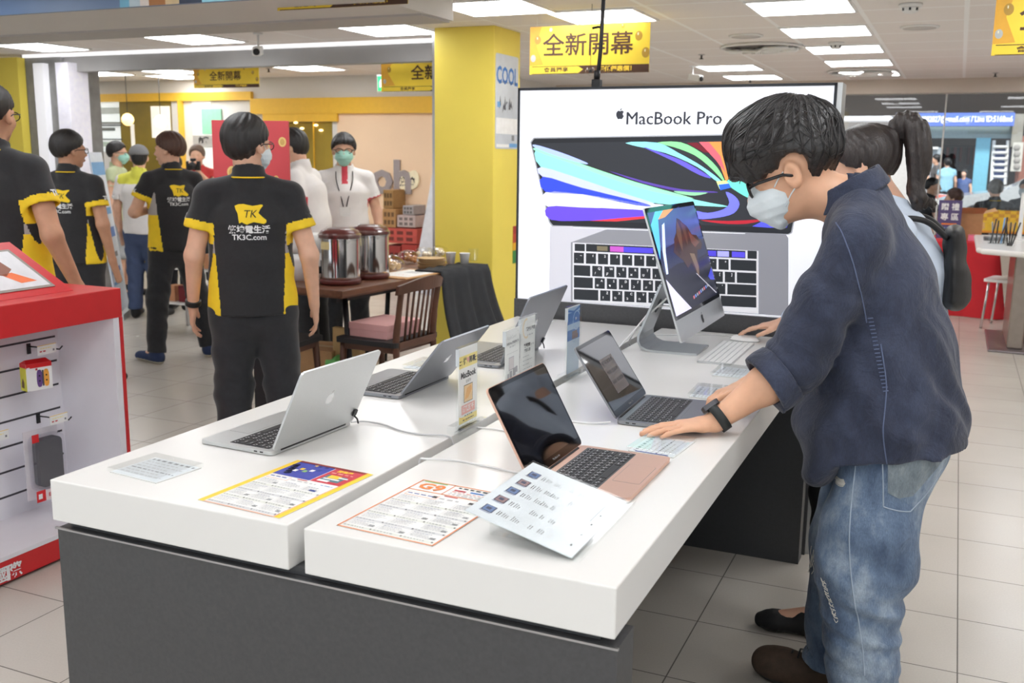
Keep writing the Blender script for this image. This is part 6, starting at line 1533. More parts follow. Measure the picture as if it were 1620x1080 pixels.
# ------------------------------------------------------------------ wooden table with refreshments
WALN = M('walnut_wood', (112, 72, 50), .42, var=.25, scale=6, stretch=(6, .8, 6), coat=.15)
WALL_ = M('walnut_edge', (92, 58, 42), .45, var=.2, scale=6)
ta = math.radians(-4.6); tcx, tcy = -1.88, 4.24
wt_ = thing('wooden_table', 'brown walnut table with drink dispensers and snacks, left of the yellow pillar', 'table', (tcx, tcy, 0), ta)
tw, tl = .82, 1.62
tp = MB(); tp.slab([(-tw/2+.02, -tl/2+.02), (tw/2-.02, -tl/2+.02), (tw/2-.02, tl/2-.02), (-tw/2+.02, tl/2-.02)], .700, .712); tp.slab([(-tw/2, -tl/2), (tw/2, -tl/2), (tw/2, tl/2), (-tw/2, tl/2)], .712, .750, bev=.004)
tp.build('tabletop', WALN, wt_)
for sx in (-1, 1):
    for sy in (-1, 1):
        m = MB(); m.tube([(sx*(tw/2-.14), sy*(tl/2-.20), .70), (sx*(tw/2-.06), sy*(tl/2-.16), 0.0)], .018, DARK, 8); m.build('leg', DARK, wt_)
for sx in (-1, 1): MB().box(sx*(tw/2-.16)-.02, sx*(tw/2-.16)+.02, -tl/2+.12, tl/2-.12, .655, .70).build('rail', DARK, wt_)
def dispenser(px, py, label, rr=.122):
    v = at_z(px, py, .75); r = thing('drink_dispenser', label, 'drink dispenser', (v.x, v.y+.02, .7505), math.radians(-60), 'steel drink dispensers on the wooden table')
    MB().lathe([(rr*.85, 0), (rr*1.03, .005), (rr*1.03, .028), (rr*.98, .036)], 28, M('maroon_plastic', (96, 40, 36), .35, coat=.3)).build('base', None, r)
    MB().lathe([(rr, .034), (rr*1.005, .05), (rr*1.005, .275), (rr, .285)], 32, M('polished_steel', (214, 214, 216), .12, metal=1.0, var=.02)).build('body', None, r)
    MB().lathe([(rr*1.05, .280), (rr*1.05, .298), (rr*.92, .325), (rr*.55, .338), (rr*.3, .340)], 28, M('maroon_plastic', (96, 40, 36), .35)).build('lid', None, r)
    K = MB(); K.box(-.016, .016, -rr-.045, -rr, .060, .105, bev=.006); K.tube([(0, -rr-.035, .07), (0, -rr-.05, .06), (0, -rr-.052, .035)], .010, BLACK, 8); K.box(-.006, .006, -rr-.055, -rr-.03, .10, .14, bev=.002); K.build('tap', BLACK, r)
    f = MB(); 
    for k in range(28):
        a = 2*PI*k/28; b = 2*PI*(k+1)/28; w0 = .012*math.sin(k*2.3); w1 = .012*math.sin((k+1)*2.3)
        f.add([(rr*1.07*math.cos(a), rr*1.07*math.sin(a), .262+w0), (rr*1.07*math.cos(b), rr*1.07*math.sin(b), .262+w1), (rr*1.09*math.cos(b), rr*1.09*math.sin(b), .300), (rr*1.09*math.cos(a), rr*1.09*math.sin(a), .300), (rr*.6*math.cos(b), rr*.6*math.sin(b), .347), (rr*.6*math.cos(a), rr*.6*math.sin(a), .347)], [(0, 1, 2, 3), (3, 2, 4, 5)])
    f.build('plastic_wrap', glass('plastic_film', (248, 248, 248), .10, .12), r)
    lb = MB()
    for k in range(5):
        a0 = math.radians(-62+k*7); a1 = math.radians(-62+(k+1)*7); lb.add([(rr*1.011*math.cos(a0), rr*1.011*math.sin(a0), .215), (rr*1.011*math.cos(a1), rr*1.011*math.sin(a1), .215), (rr*1.011*math.cos(a1), rr*1.011*math.sin(a1), .262), (rr*1.011*math.cos(a0), rr*1.011*math.sin(a0), .262)], [(0, 1, 2, 3)])
    lb.build('paper_label', M('cream_label', (220, 206, 150), .6), r)
    return r
dispenser(536, 449, 'steel drink dispenser with maroon lid, the nearer one on the wooden table'); dispenser(584, 440, 'steel drink dispenser with maroon lid, the farther one beside the snacks', .116)
v = at_z(480, 441, .75)
bk_ = thing('food_container', 'stacked white plastic container left of the drink dispensers', 'container', (v.x-.02, v.y, .7505))
MB().lathe([(.12, 0), (.135, .10), (.137, .17), (.128, .17), (.12, .02)], 24, WPL).build('tub', WPL, bk_); MB().lathe([(.128, .172), (.140, .176), (.142, .28), (.135, .285), (.0, .286)], 24, WPL).build('upper_tub', WPL, bk_)
def snack(px, py, label, col, n, seed, s=1.0, z=.75):
    v = at_z(px, py, z); r = thing('snack_bag', label, 'snack bag', (v.x, v.y, z+.001), random.Random(seed).uniform(-1, 1), 'bags of snacks on the wooden table'); rnd = random.Random(seed)
    for k in range(n):
        c_ = MB(); a = rnd.uniform(0, 6.3); d = rnd.uniform(0, .055)*s; rr = rnd.uniform(.016, .024)*s
        c_.lathe([(rr*.3, -rr*.8), (rr*.9, -rr*.4), (rr, 0), (rr*.8, rr*.5), (rr*.2, rr*.8)], 8, None, Matrix.Translation((d*math.cos(a), d*math.sin(a), rr+rnd.uniform(0, .045)*s)) @ Matrix.Rotation(rnd.uniform(0, 2), 4, 'X'))
        c_.build('puff', col, r)
    K = Body(.012); K.ball((0, 0, .045*s), (.082*s, .082*s, .055*s)); K.disp.append(folds(.006, 60, (1, .5, .4), .7, seed)); K.half((0, 0, .001), (0, 0, -1)); K.build('clear_bag', glass('plastic_film', (248, 248, 248), .10, .12), r)
    return r
TAN = M('biscuit_tan', (226, 190, 136), .8, var=.15); BRN = M('cracker_brown', (186, 130, 80), .8, var=.2); CRM = M('cream_snack', (236, 220, 186), .8, var=.1)
snack(618, 430, 'clear bag of pale yellow puffs beside the farther drink dispenser', TAN, 10, 1, 1.15); snack(645, 417, 'clear bag of brown crackers with a green tie behind the puffs', BRN, 8, 2); snack(672, 412, 'clear bag of cream biscuits behind the stack of card plates', CRM, 8, 3); snack(694, 409, 'rightmost clear bag of cream biscuits near the paper cups', CRM, 7, 4)
for k in range(7):
    v = at_z(682+(k % 3), 423, .75); o = MB().lathe([(.085, 0), (.098, .006), (.100, .009), (.094, .009), (.08, .003)], 20, None, None)
    tag(o.build('card_plate', M('kraft_card', (196, 166, 124), .8, var=.06), None, loc=(v.x+.004*math.sin(k*2), v.y+.004*math.cos(k*3), .7508+.0098*k)), 'kraft card plate, number %s from the bottom of the stack on the wooden table' % ('one', 'two', 'three', 'four', 'five', 'six', 'seven')[k], 'plate', 'stack of kraft card plates')
for px, py, lb, cl in ((713, 420, 'left white paper cup on the wooden table', 0), (735, 421, 'right white paper cup on the wooden table', 0), (749, 413, 'clear plastic cup at the far corner of the wooden table', 1)):
    v = at_z(px, py, .75); o = MB().lathe([(.026, .0), (.037, .092), (.0385, .094), (.036, .094), (.025, .004)], 18); tag(o.build('plastic_cup' if cl else 'paper_cup', CLEAR if cl else WPL, None, loc=(v.x, v.y, .7508)), lb, 'cup', 'cups on the wooden table')
v = at_z(648, 434, .75); ty = thing('serving_tray', 'bamboo tray with a white printed sheet on the wooden table', 'tray', (v.x, v.y-.02, .7505), math.radians(-5))
MB().box(-.15, .15, -.24, .24, 0, .008, bev=.002).build('tray', M('bamboo', (206, 160, 106), .5, var=.12, stretch=(8, 1, 1), scale=8), ty); p = MB(); p.box(-.12, .12, -.17, .19, .0082, .009, PAPER); p.rect(-.05, .05, .02, .12, .0093, LINK); lines(p, -.1, .1, -.1, .02, PINK, TR(0, 0, .0093), 3); p.build('printed_sheet', None, ty)
# chairs
def wood_chair(label, loc, rz):
    r = thing('wooden_chair', label, 'chair', loc, rz, 'walnut chairs around the wooden table')      # faces +y
    MB().slab(rrect(.47, .44, .03, 3), .425, .455, M('black_seat_pad', (34, 33, 35), .6)).build('seat', None, r)
    MB().box(-.21, .21, -.19, .20, .385, .425, bev=.006).build('seat_frame', WALL_, r)
    for sx in (-1, 1):
        m = MB(); m.tube([(sx*.195, .18, .42), (sx*.215, .20, .0)], [.022, .015], WALL_, 8); m.build('leg', WALL_, r)
        m = MB(); m.tube(spline([(sx*.205, -.235, .0), (sx*.20, -.20, .40), (sx*.195, -.215, .60), (sx*.20, -.245, .79)], 5), [.016]*5+[.021]*5+[.018]*6, WALL_, 8); m.build('leg', WALL_, r)
    m = MB(); cv = spline([(-.235, -.235, .765), (-.12, -.285, .790), (0, -.298, .795), (.12, -.285, .790), (.235, -.235, .765)], 4); vs = []
    for q in cv:
        for dz, dy in ((-.045, -.010), (-.045, .010), (.040, .008), (.040, -.012)): vs.append((q.x, q.y+dy-dz*.12, q.z+dz*(1-abs(q.x)*1.6)))
    n = len(cv); fs = []
    for i in range(n-1):
        for k in range(4): fs.append((i*4+k, i*4+(k+1) % 4, i*4+4+(k+1) % 4, i*4+4+k))
    fs += [(3, 2, 1, 0), ((n-1)*4, (n-1)*4+1, (n-1)*4+2, (n-1)*4+3)]
    m.add(vs, fs, WALL_); m.build('crest_rail', WALL_, r)
    MB().box(-.20, .20, -.225, -.190, .41, .455, bev=.005).build('lower_rail', WALL_, r)
    for k in range(6):
        x = -.125+.05*k; m = MB(); m.tube([(x, -.208, .45), (x*1.05, -.245-.012*(1-abs(k-2.5)/3), .76)], .0075, WALL_, 6); m.build('spindle', WALL_, r)
    return r
wood_chair('walnut spindle-back chair with a pink box on its seat', (-1.43, 3.72, 0), math.radians(86)); wood_chair('walnut chair tucked under the near end of the wooden table', (-1.98, 3.30, 0), math.radians(4))
pb = thing('pink_box', 'flat pink box lying on the seat of the spindle-back chair', 'box', (-1.45, 3.73, .4555), math.radians(84))
MB().box(-.17, .17, -.14, .14, 0, .055, bev=.003).build('tray', M('dusty_pink_card', (226, 174, 172), .7, var=.03), pb); MB().box(-.173, .173, -.143, .143, .045, .085, bev=.003).build('lid', M('dusty_pink_card', (226, 174, 172), .7, var=.03), pb)
# dark cloth hanging over the far right end of the table
cl = MB(); NU, NV = 26, 14; vs = []
for j in range(NV+1):
    for i in range(NU+1):
        u = i/NU; v = j/NV; y = 4.40+u*.62; wv = math.sin(u*19)*.5+math.sin(u*41+1)*.25
        drop = max(0, v-.15)/.85
        x = -1.62+min(v, .15)/.15*.20 + drop*(.05+.06*wv+.13*drop) + (4.4-y)*-.08; z = .757 if v < .15 else .757-drop*.60
        vs.append((x, y+(u-.5)*.22*drop, z+(.004*math.sin(u*30+v*9) if v < .15 else 0)))
fs = [(j*(NU+1)+i, j*(NU+1)+i+1, (j+1)*(NU+1)+i+1, (j+1)*(NU+1)+i) for j in range(NV) for i in range(NU)]
cl.add(vs, fs, None, None, True); o = top(cl, 'dark_coat', M('black_wool', (40, 42, 46), .9, var=.15, bump=.2, bscale=300), 'dark grey coat hanging over the right-hand end of the wooden table', 'coat'); sm_ = o.modifiers.new('thickness', 'SOLIDIFY'); sm_.thickness = .012
# things on the floor under the table
def carton(label, x, y, sx, sy, h, rz, mat=None, z=0.0):
    r = thing('cardboard_box', label, 'box', (x, y, z), rz, 'cardboard boxes near the wooden table'); m_ = mat or M('brown_cardboard', (190, 148, 104), .8, var=.06)
    MB().box(-sx/2, sx/2, -sy/2, sy/2, 0, h, bev=.002).build('carton', m_, r); MB().box(-sx/2-.001, sx/2+.001, -.025, .025, h-.03, h+.001).build('tape', M('packing_tape', (206, 176, 130), .3), r); return r
carton('brown cardboard box on the floor seen between the legs of the near staff member', -2.04, 3.90, .34, .30, .30, .05); carton('brown cardboard box under the wooden table with a green bag on it', -1.78, 3.80, .28, .26, .17, .05)
kb_ = thing('paper_bag', 'kraft paper bag standing on the green bag under the table', 'bag', (-1.80, 3.86, .245), .2)
MB().add([(-.09, -.05, 0), (.09, -.05, 0), (.09, .05, 0), (-.09, .05, 0), (-.10, -.02, .20), (.10, -.02, .20), (.10, .02, .20), (-.10, .02, .20)], [(0, 3, 2, 1), (0, 1, 5, 4), (1, 2, 6, 5), (2, 3, 7, 6), (3, 0, 4, 7), (4, 5, 6, 7)]).build('bag', M('kraft_paper', (206, 174, 122), .8, var=.08), kb_)
K = Body(.012); K.ball((0, 0, .05), (.14, .10, .055)); K.disp.append(folds(.010, 50, (1, .4, .3), .8, 3)); K.half((0, 0, .002), (0, 0, -1)); gb_ = K.build('green_bag', M('green_plastic', (126, 214, 120), .5, var=.1)); gb_.location = (-1.80, 3.82, .171); tag(gb_, 'crumpled bright green plastic bag on the cardboard box under the table', 'bag')

# ------------------------------------------------------------------ far wall of the left-hand shop
YW = 9.0
def W(x, y, k=0): return at_y(x, y, YW-.002-.004*k)
struct('wall_back', MB().box(-14, -3.3, YW, YW+.15, 0, ZC).box(-3.45, -3.3, YW, 11.4, 0, ZC), WALLM)
def wrect(x0, y0, x1, y1, d0, d1):
    a = at_y(x0, y0, YW-d1); b = at_y(x1, y1, YW-d1); return MB().box(min(a.x, b.x), max(a.x, b.x), YW-d1, YW-d0, max(0, min(a.z, b.z)), max(a.z, b.z))
AMB = M('amber_yellow_paint', (240, 190, 60), .5, var=.03); PEACH = M('peach_wall', (246, 214, 180), .6, var=.03, scale=2)
struct('trim_yellow_lintel', wrect(395, 156, 745, 178, 0, .06), AMB)
struct('trim_yellow_lintel_far', wrect(90, 150, 397, 158, 0, .05), AMB)
struct('wall_peach', wrect(533, 179, 745, 640, .0, .012), PEACH)
struct('trim_yellow_post', wrect(280, 158, 303, 600, .0, .10), AMB)
wd_ = struct('window_2', wrect(415, 180, 533, 192, 0, .05), AMB)
pn_ = wrect(418, 193, 530, 420, .0, .006); pn_.build('pane', M('olive_glass', (150, 128, 58), .12, spec=.7, var=.35, scale=1.2), wd_)
wrect(495, 193, 500, 420, .006, .03).build('mullion', AMB, wd_)
SPOT = M('warm_spot', (255, 226, 160), .4, emit=4.0)
for x, y in ((438, 195), (468, 194), (500, 198), (508, 206), (478, 203), (452, 200)):
    v = at_y(x, y, YW-.012); o = MB().lathe([(.012, -.012), (.03, 0), (.012, .012)], 10, SPOT).build('spot_lamp', SPOT, None, loc=v); tag(o, 'small warm spot lamp behind the olive glass, %s' % ('leftmost of the row', 'above centre', 'right of centre', 'rightmost and lowest', 'lower centre', 'lower left')[((438, 195), (468, 194), (500, 198), (508, 206), (478, 203), (452, 200)).index((x, y))], 'lamp', 'warm spot lamps by the olive glass')
w3 = struct('window_3', wrect(113, 159, 196, 240, 0, .010), M('lit_shop_window', (228, 234, 232), .5, emit=.55, var=.06, scale=1.5))
for x0, y0, x1, y1 in ((123, 160, 126, 240), (152, 166, 155, 193), (126, 190, 155, 193), (113, 197, 192, 199), (120, 219, 193, 221)): wrect(x0, y0, x1, y1, .010, .03).build('glazing_bar', M('shop_bar', (84, 84, 84), .5), w3)
for x0, y0, x1, y1, c in ((126, 193, 190, 196, (150, 150, 144)), (126, 201, 150, 207, (120, 122, 116)), (160, 202, 182, 207, (120, 122, 116)), (128, 224, 190, 232, (196, 210, 196)), (128, 228, 141, 236, (146, 190, 110)), (156, 170, 190, 180, (206, 212, 206))): wrect(x0, y0, x1, y1, .010, .016).build('shelf_goods', M('goods_%d_%d' % (x0, y0), c, .6), w3)
struct('panel_olive', wrect(188, 160, 282, 420, 0, .02), M('olive_panel', (128, 108, 36), .5, var=.25, scale=2))
struct('window_4', wrect(238, 168, 270, 218, .02, .035), M('lit_shop_window_warm', (232, 226, 214), .5, emit=.5, var=.1, scale=6))
struct('lit_gap', wrect(206, 196, 214, 245, .02, .03), M('lit_shop_window_warm', (232, 226, 214), .5, emit=.5, var=.1, scale=6))
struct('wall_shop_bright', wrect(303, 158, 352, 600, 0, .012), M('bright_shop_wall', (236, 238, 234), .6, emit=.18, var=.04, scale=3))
for i, (px, py, e) in enumerate(((202, 189, 2.2), (254, 192, 7.0))):
    v = at_y(px, py, 8.3); g = thing('globe_lamp', ('amber woven globe lamp hanging at the far left', 'brightly glowing globe lamp hanging right of the amber one')[i], 'lamp', (v.x, v.y, v.z-.075), 0, 'hanging globe lamps')
    MB().lathe([(.02, 0), (.05, .018), (.072, .05), (.075, .075), (.072, .10), (.05, .132), (.02, .15)], 18, M('globe_glow_%d' % i, (255, 206, 140) if i == 0 else (255, 240, 214), .6, emit=e, var=.25, scale=60)).build('globe', None, g)
    MB().tube([(0, 0, .15), (0, 0, ZC-v.z+.075)], .004, BLACK, 6).build('cord', BLACK, g)
po = wrect(318, 172, 351, 212, .012, .022); top(po, 'wall_poster', M('green_poster_print', (150, 214, 178), .5), 'green and white poster on the bright far wall left of the red board', 'poster')
sg = wrect(305, 214, 340, 231, .012, .03); so_ = top(sg, 'black_sign', M('grey_sign_print', (176, 172, 166), .5), 'small grey sign with dark characters under the green poster', 'sign')
m = MB(); v = at_y(322, 222, YW-.034); m.text('內容', .085, INK, frame(v, (1, 0, 0), (0, 0, 1)), .05); pw(m, 'lettering', INK, so_)
# lettering and bubble sign on the peach wall
lt2 = MB(); GRL = M('grey_wall_letter', (160, 150, 150), .5)
v = at_y(627, 300, YW-.03); lt2.text('oh', .54, GRL, frame((v.x-.06, v.y, v.z+.13), (1, 0, 0), (0, 0, 1)), .03, depth=.012)
top(lt2, 'wall_lettering', GRL, 'large grey letters on the peach wall left of the bubble sign', 'lettering')
bs_ = MB(); v = at_y(645, 288, YW-.02); outl = spline([(-.15, .06, 0), (-.10, .13, 0), (0, .11, 0), (.11, .14, 0), (.16, .05, 0), (.13, -.05, 0), (.05, -.09, 0), (.02, -.15, 0), (-.04, -.09, 0), (-.14, -.06, 0)], 3, True)
bs_.slab([(p_.x, p_.y) for p_ in outl][::-1] if False else [(p_.x, p_.y) for p_ in outl][::-1], 0, .02, M('cream_bubble', (250, 238, 206), .5), frame(v, (1, 0, 0), (0, 0, 1))); bo_ = top(bs_, 'bubble_sign', None, 'cream speech-bubble sign with dark characters on the peach wall', 'sign')
m = MB(); m.text('燦坤', .11, INK, frame(v-Vector((0, .021, 0)), (1, 0, 0), (0, 0, 1)), .03); pw(m, 'lettering', INK, bo_)
pv = at_y(630, 330, 8.8)
# stacked goods below the lettering
def crate(x0, y0, x1, y1, col, label, D=8.7, name='crate', cat='crate', grp='crates and boxes by the peach wall', depth=.3):
    a = at_y(x0, y0, D); b = at_y(x1, y1, D); zlo = max(0.0, min(a.z, b.z)); w_ = abs(b.x-a.x); h_ = abs(a.z-b.z)
    r = thing(name, label, cat, ((a.x+b.x)/2, D+depth/2, zlo), 0, grp); m_ = M('crate_%d%d%d' % col, col, .6, var=.08)
    k = MB(); k.box(-w_/2, w_/2, -depth/2, depth/2, 0, h_, m_, bev=.006)
    dk = M('crate_dark_%d%d%d' % col, tuple(int(c*.62) for c in col), .6)
    for j in range(2):
        for i in range(3): k.box(-w_/2+w_*(.12+.28*i), -w_/2+w_*(.30+.28*i), -depth/2-.003, -depth/2+.001, h_*(.16+.42*j), h_*(.40+.42*j), dk)
    k.build('shell', m_, r); return r
crate(606, 388, 634, 448, (150, 52, 46), 'red crate low by the peach wall, left of two'); crate(635, 386, 660, 448, (170, 58, 50), 'red crate low by the peach wall, right of two')
crate(607, 360, 660, 386, (196, 84, 74), 'wide red crate on top of the two lower crates'); crate(605, 330, 626, 360, (176, 132, 84), 'brown carton on the wide red crate', name='carton', cat='box'); crate(628, 340, 657, 360, (196, 176, 172), 'pale printed carton beside the brown one', name='carton', cat='box'); crate(606, 300, 622, 330, (160, 122, 74), 'upper brown carton with a white label under the grey letters', name='carton', cat='box'); crate(637, 325, 654, 340, (168, 160, 160), 'small grey carton on the pale one', name='carton', cat='box')
# grey panels leaning on the wall
for i, (pts_, dd, lb) in enumerate((([(650, 430), (700, 430), (700, 229), (668, 229)], 8.3, 'wide light grey board leaning behind the table, next to the pillar'), ([(672, 430), (688, 430), (700, 270), (690, 272)], 8.2, 'narrow grey board leaning in front of the wide one'))):
    q = [at_y(x, y, dd) for x, y in pts_]; m = MB(); zz = [max(p_.z, .0) for p_ in q]
    ex = Vector((0, .03, 0)); q = [Vector((p_.x, p_.y+(.35 if k > 1 else 0), p_.z)) for k, p_ in enumerate(q)]; q[0].z = q[1].z = 0.0; q[1].x += .25
    m.add(q+[p_+ex for p_ in q], [(0, 1, 2, 3), (7, 6, 5, 4), (0, 4, 5, 1), (1, 5, 6, 2), (2, 6, 7, 3), (3, 7, 4, 0)]); top(m, 'grey_board', M('pale_grey_board' if i == 0 else 'mid_grey_board', (212, 212, 218) if i == 0 else (176, 176, 186), .5), lb, 'board', 'grey boards leaning by the pillar')
# shelving with small goods between the brown-haired man and the red board
sh = thing('wire_shelf', 'white wire shelf of small goods left of the red board', 'shelf', (at_d(312, 400, 8.5).x, at_d(312, 400, 8.5).y, 0), 0)
for k in range(4): MB().box(-.30, .30, -.18, .18, .25+.30*k, .265+.30*k).build('shelf_board', WPL, sh)
for sx in (-1, 1):
    for sy in (-1, 1): MB().box(sx*.30-.012, sx*.30+.012, sy*.18-.012, sy*.18+.012, 0, 1.2).build('post', STEEL, sh)
gx = sh.location.x; rnd = random.Random(5)
for k in range(4):
    for i in range(4):
        cc = [(210, 150, 110), (120, 30, 40), (60, 80, 170), (226, 206, 196), (196, 60, 60), (236, 220, 160)][(k*3+i) % 6]
        o = MB().box(-.05, .05, -.06, .06, 0, .10+.05*rnd.random()).build('goods_box', M('goods_box_%d' % ((k*3+i) % 6), cc, .6), None, loc=(gx-.22+.145*i, sh.location.y-.05, .2655+.30*k)); tag(o, 'small goods box on the %s shelf, %s, left of the red board' % (('lowest', 'second', 'third', 'top')[k], ('far left', 'centre left', 'centre right', 'far right')[i]), 'box', 'small goods on the wire shelf')
# ------------------------------------------------------------------ hanging banners, ceiling fittings
BAN = M('banner_gold', (240, 208, 60), .5, var=.06, scale=5); BAND = M('banner_amber', (222, 166, 52), .5, var=.05); BALL1 = M('balloon_gold', (176, 138, 50), .35); BALL2 = M('balloon_grey', (176, 180, 178), .35)
def banner(label, px, py, Y, w, h, ang, cut=0):
    v = at_y(px, py, Y); z1 = min(v.z, ZC-.01)
    r = thing('hanging_banner', label, 'banner', (v.x, v.y, z1-h), ang, 'yellow opening banners hanging from the ceiling')
    MB().box(0, w, -.002, .002, 0, h).build('sheet', BAN, r)
    T = lambda k: Matrix(((1, 0, 0, 0), (0, 0, -1, -.0024-.0003*k), (0, 1, 0, 0), (0, 0, 0, 1)))
    p = MB(); p.poly([(0, h*.18, 0), (w*.12, h*.2, 0), (w*.06, h*.6, 0), (w*.10, h, 0), (0, h, 0)], BAND, T(0)); p.rect(w*.02, w, h*.0, h*.17, 0, BROWN, T(0)); p.poly([(w*.02, h*.015, 0), (w*.42, h*.015, 0), (w*.46, h*.09, 0), (w*.42, h*.155, 0), (w*.02, h*.155, 0)], BAN, T(1))
    p.text('全新開幕', h*.50, BROWN, T(2) @ TR(w*.49, h*.57, 0), .014, sx=1.02); p.text('會員獨享', h*.105, BROWN, T(2) @ TR(w*.23, h*.085, 0), .02, sx=1.35); p.text('超低優惠價！', h*.115, YINK, T(2) @ TR(w*.74, h*.085, 0), .03, sx=1.2)
    for x, y, s, c in ((.07, .72, .075, BALL1), (.18, .93, .035, BALL2), (.91, .74, .08, BALL1), (.03, .34, .06, BALL2), (.78, .95, .045, BALL1), (.97, .40, .085, BALL1)):
        p.poly([(x*w+s*h*1.0*math.cos(a*PI/8), y*h+s*h*1.25*math.sin(a*PI/8), 0) for a in range(16) ], c, T(1)); p.rect(x*w-s*h*.3, x*w-s*h*.05, y*h+s*h*.2, y*h+s*h*.8, 0, M('balloon_gleam', (240, 232, 190), .4), T(2))
    p.build('printed_artwork', None, r)
    for x in (.06*w, .94*w): MB().tube([(x, 0, h), (x, 0, h+ZC-z1)], .0015, WPL, 6).build('string', WPL, r)
    return r
def bw(px0, px1, py, Y): return (at_y(px1, py, Y)-at_y(px0, py, Y)).length
Y1 = 5.0; banner('yellow opening banner above the white lightbox, crossed by a black pole', 839, 43, Y1, bw(839, 1028, 40, Y1), .30*bw(839, 1028, 40, Y1)/.86+.02, math.radians(1.0))
Y2 = 6.35; banner('yellow opening banner cut off by the left side of the pillar', 603, 97, Y2, .86*bw(603, 714, 97, Y2)/.52, .26, math.radians(1))
Y3 = 7.6; banner('small far yellow opening banner left of the pillar, above the red board', 306, 109, Y3, bw(306, 408, 108, Y3), .21, math.radians(1))
Y4 = 3.2; b4 = banner('yellow opening banner at the top edge, only its lower strip showing', 437, -58, Y4, .80, .28, math.radians(1))
b4.location.z = at_y(440, 17, Y4).z; 
Y5 = 3.9; b5 = banner('yellow opening banner at the top right corner of the photo', 1576, 4, Y5, .80, .285, math.radians(1)); b5.location.z = at_y(1576, 88, Y5).z
# advertising strip on the front of the soffit beam
sb = thing('soffit_sign', 'long blue and coloured advertising strip on the ceiling beam at the top left', 'sign', (-3.5, SY0-.02, ZB))
pw(MB().box(-9, at_z(320, 5, ZB).x+.9, SY0-.03, SY0-.002, ZB-.004, ZC-.005), 'panel', M('steel_blue_print', (96, 122, 160), .4, var=.12, scale=1.5), sb)
p = MB(); xs = [at_y(x, 8, SY0-.03).x for x in (190, 205, 222, 236, 262, 284, 320, 402)]; cs = [(120, 190, 220), (196, 214, 224), (236, 226, 220), (176, 120, 72), (214, 190, 150), (60, 70, 90), (150, 208, 226)]
for i in range(7): p.box(xs[i], xs[i+1], SY0-.0316, SY0-.030, ZB-.003, ZC-.01, M('soffit_print_%d' % i, cs[i], .4))
p.box(-4.6, -3.75, SY0-.0316, SY0-.030, ZB+.012, ZC-.04, M('cobalt_print', (50, 96, 190), .4)); pw(p, 'printed_artwork', None, sb)
# exit sign behind the second banner
v = at_y(594, 118, 6.6); ex = thing('exit_sign', 'green illuminated exit sign behind the banner beside the pillar', 'exit sign', (v.x, 6.62, v.z-.155))
MB().box(0, .36, 0, .05, 0, .155, bev=.004).build('housing', WPL, ex); MB().box(.012, .348, -.003, 0, .012, .143).build('lit_panel', M('exit_green', (60, 214, 130), .4, emit=.8), ex)
p = MB(); T = Matrix(((1, 0, 0, 0), (0, 0, -1, -.0036), (0, 1, 0, 0), (0, 0, 0, 1))); p.rect(.10, .348, .012, .060, 0, M('exit_white', (236, 250, 242), .4, emit=.8), T); p.text('出口 EXIT', .045, M('exit_green', (60, 214, 130), .4), T @ TR(.225, .036, .0003), .02); p.poly([(.03, .04, .0003), (.06, .05, .0003), (.08, .10, .0003), (.05, .12, .0003), (.03, .09, .0003)], M('exit_white', (236, 250, 242), .4), T); p.build('pictogram', None, ex)
MB().tube([(.18, .025, .155), (.18, .025, ZC-v.z+.155)], .008, WPL, 8).build('stem', WPL, ex)
# black pole from the ceiling to the lightbox
pl = thing('black_pole', 'slim black pole running from the ceiling to the top of the lightbox', 'pole', (at_y(944, 140, 2.53).x, 2.53, 1.803))
x0 = pl.location.x; MB().tube([(0, 0, 0), (.012, 0, .15), (.03, 0, ZC-1.803)], .0085, BLACK, 10).build('rod', BLACK, pl); MB().box(-.018, .018, -.016, .016, 0, .035, bev=.003).lathe([(.012, .034), (.014, .07)], 12, BLACK).build('foot_clamp', BLACK, pl)
MB().tube([(-.025, 0, .236), (0, 0, .240), (.022, 0, .236)], .005, BLACK, 8).build('cross_clip', BLACK, pl)
# round ceiling cassettes
def cassette(label, px, py, r0):
    v = at_z(px, py, ZC); r = thing('ceiling_vent', label, 'ceiling vent', (v.x, v.y, ZC), 0, 'round ceiling vents')
    MB().lathe([(r0*.98, -.002), (r0, -.016), (r0*.96, -.024), (r0*.93, -.012), (r0*.92, -.002)], 36, WPL).build('ring', WPL, r); MB().lathe([(r0*.92, -.002), (r0*.5, -.004), (.01, -.004)], 30, M('vent_dark', (104, 100, 98), .6)).build('recess', None, r)
    for k in range(5): 
        a = -.6+.3*k; MB().tube([(r0*.86*math.cos(2.6+a), r0*.86*math.sin(2.6+a), -.03), (r0*.4*math.cos(a*2), r0*.4*math.sin(a*2), -.026), (r0*.86*math.cos(a), r0*.86*math.sin(a), -.03)], .012, WPL, 6).build('duct', WPL, r)
    fx = MB(); 
    for k in range(16): a = .4+k*.11; fx.tube([(r0*.62*math.cos(a)*(1-.12*q), r0*.62*math.sin(a)*(1-.12*q), -.014-.030*math.sin(q*PI/3)) for q in range(-1, 5)], .010, WPL, 6)
    fx.build('flexible_hose', WPL, r)
    for s_ in (-1, 1): MB().lathe([(.05, -.05), (.07, -.03), (.03, -.01)], 14, WPL, Matrix.Translation((s_*r0*.66, .05, 0))).build('jet_nozzle', WPL, r)
    return r
cassette('large round ceiling vent left of the right-hand light row', 1205, 73, .34); cassette('round ceiling vent beside the farthest light of the right-hand row', 1365, 112, .36); cassette('round ceiling vent left of the far yellow banner', 262, 91, .32)
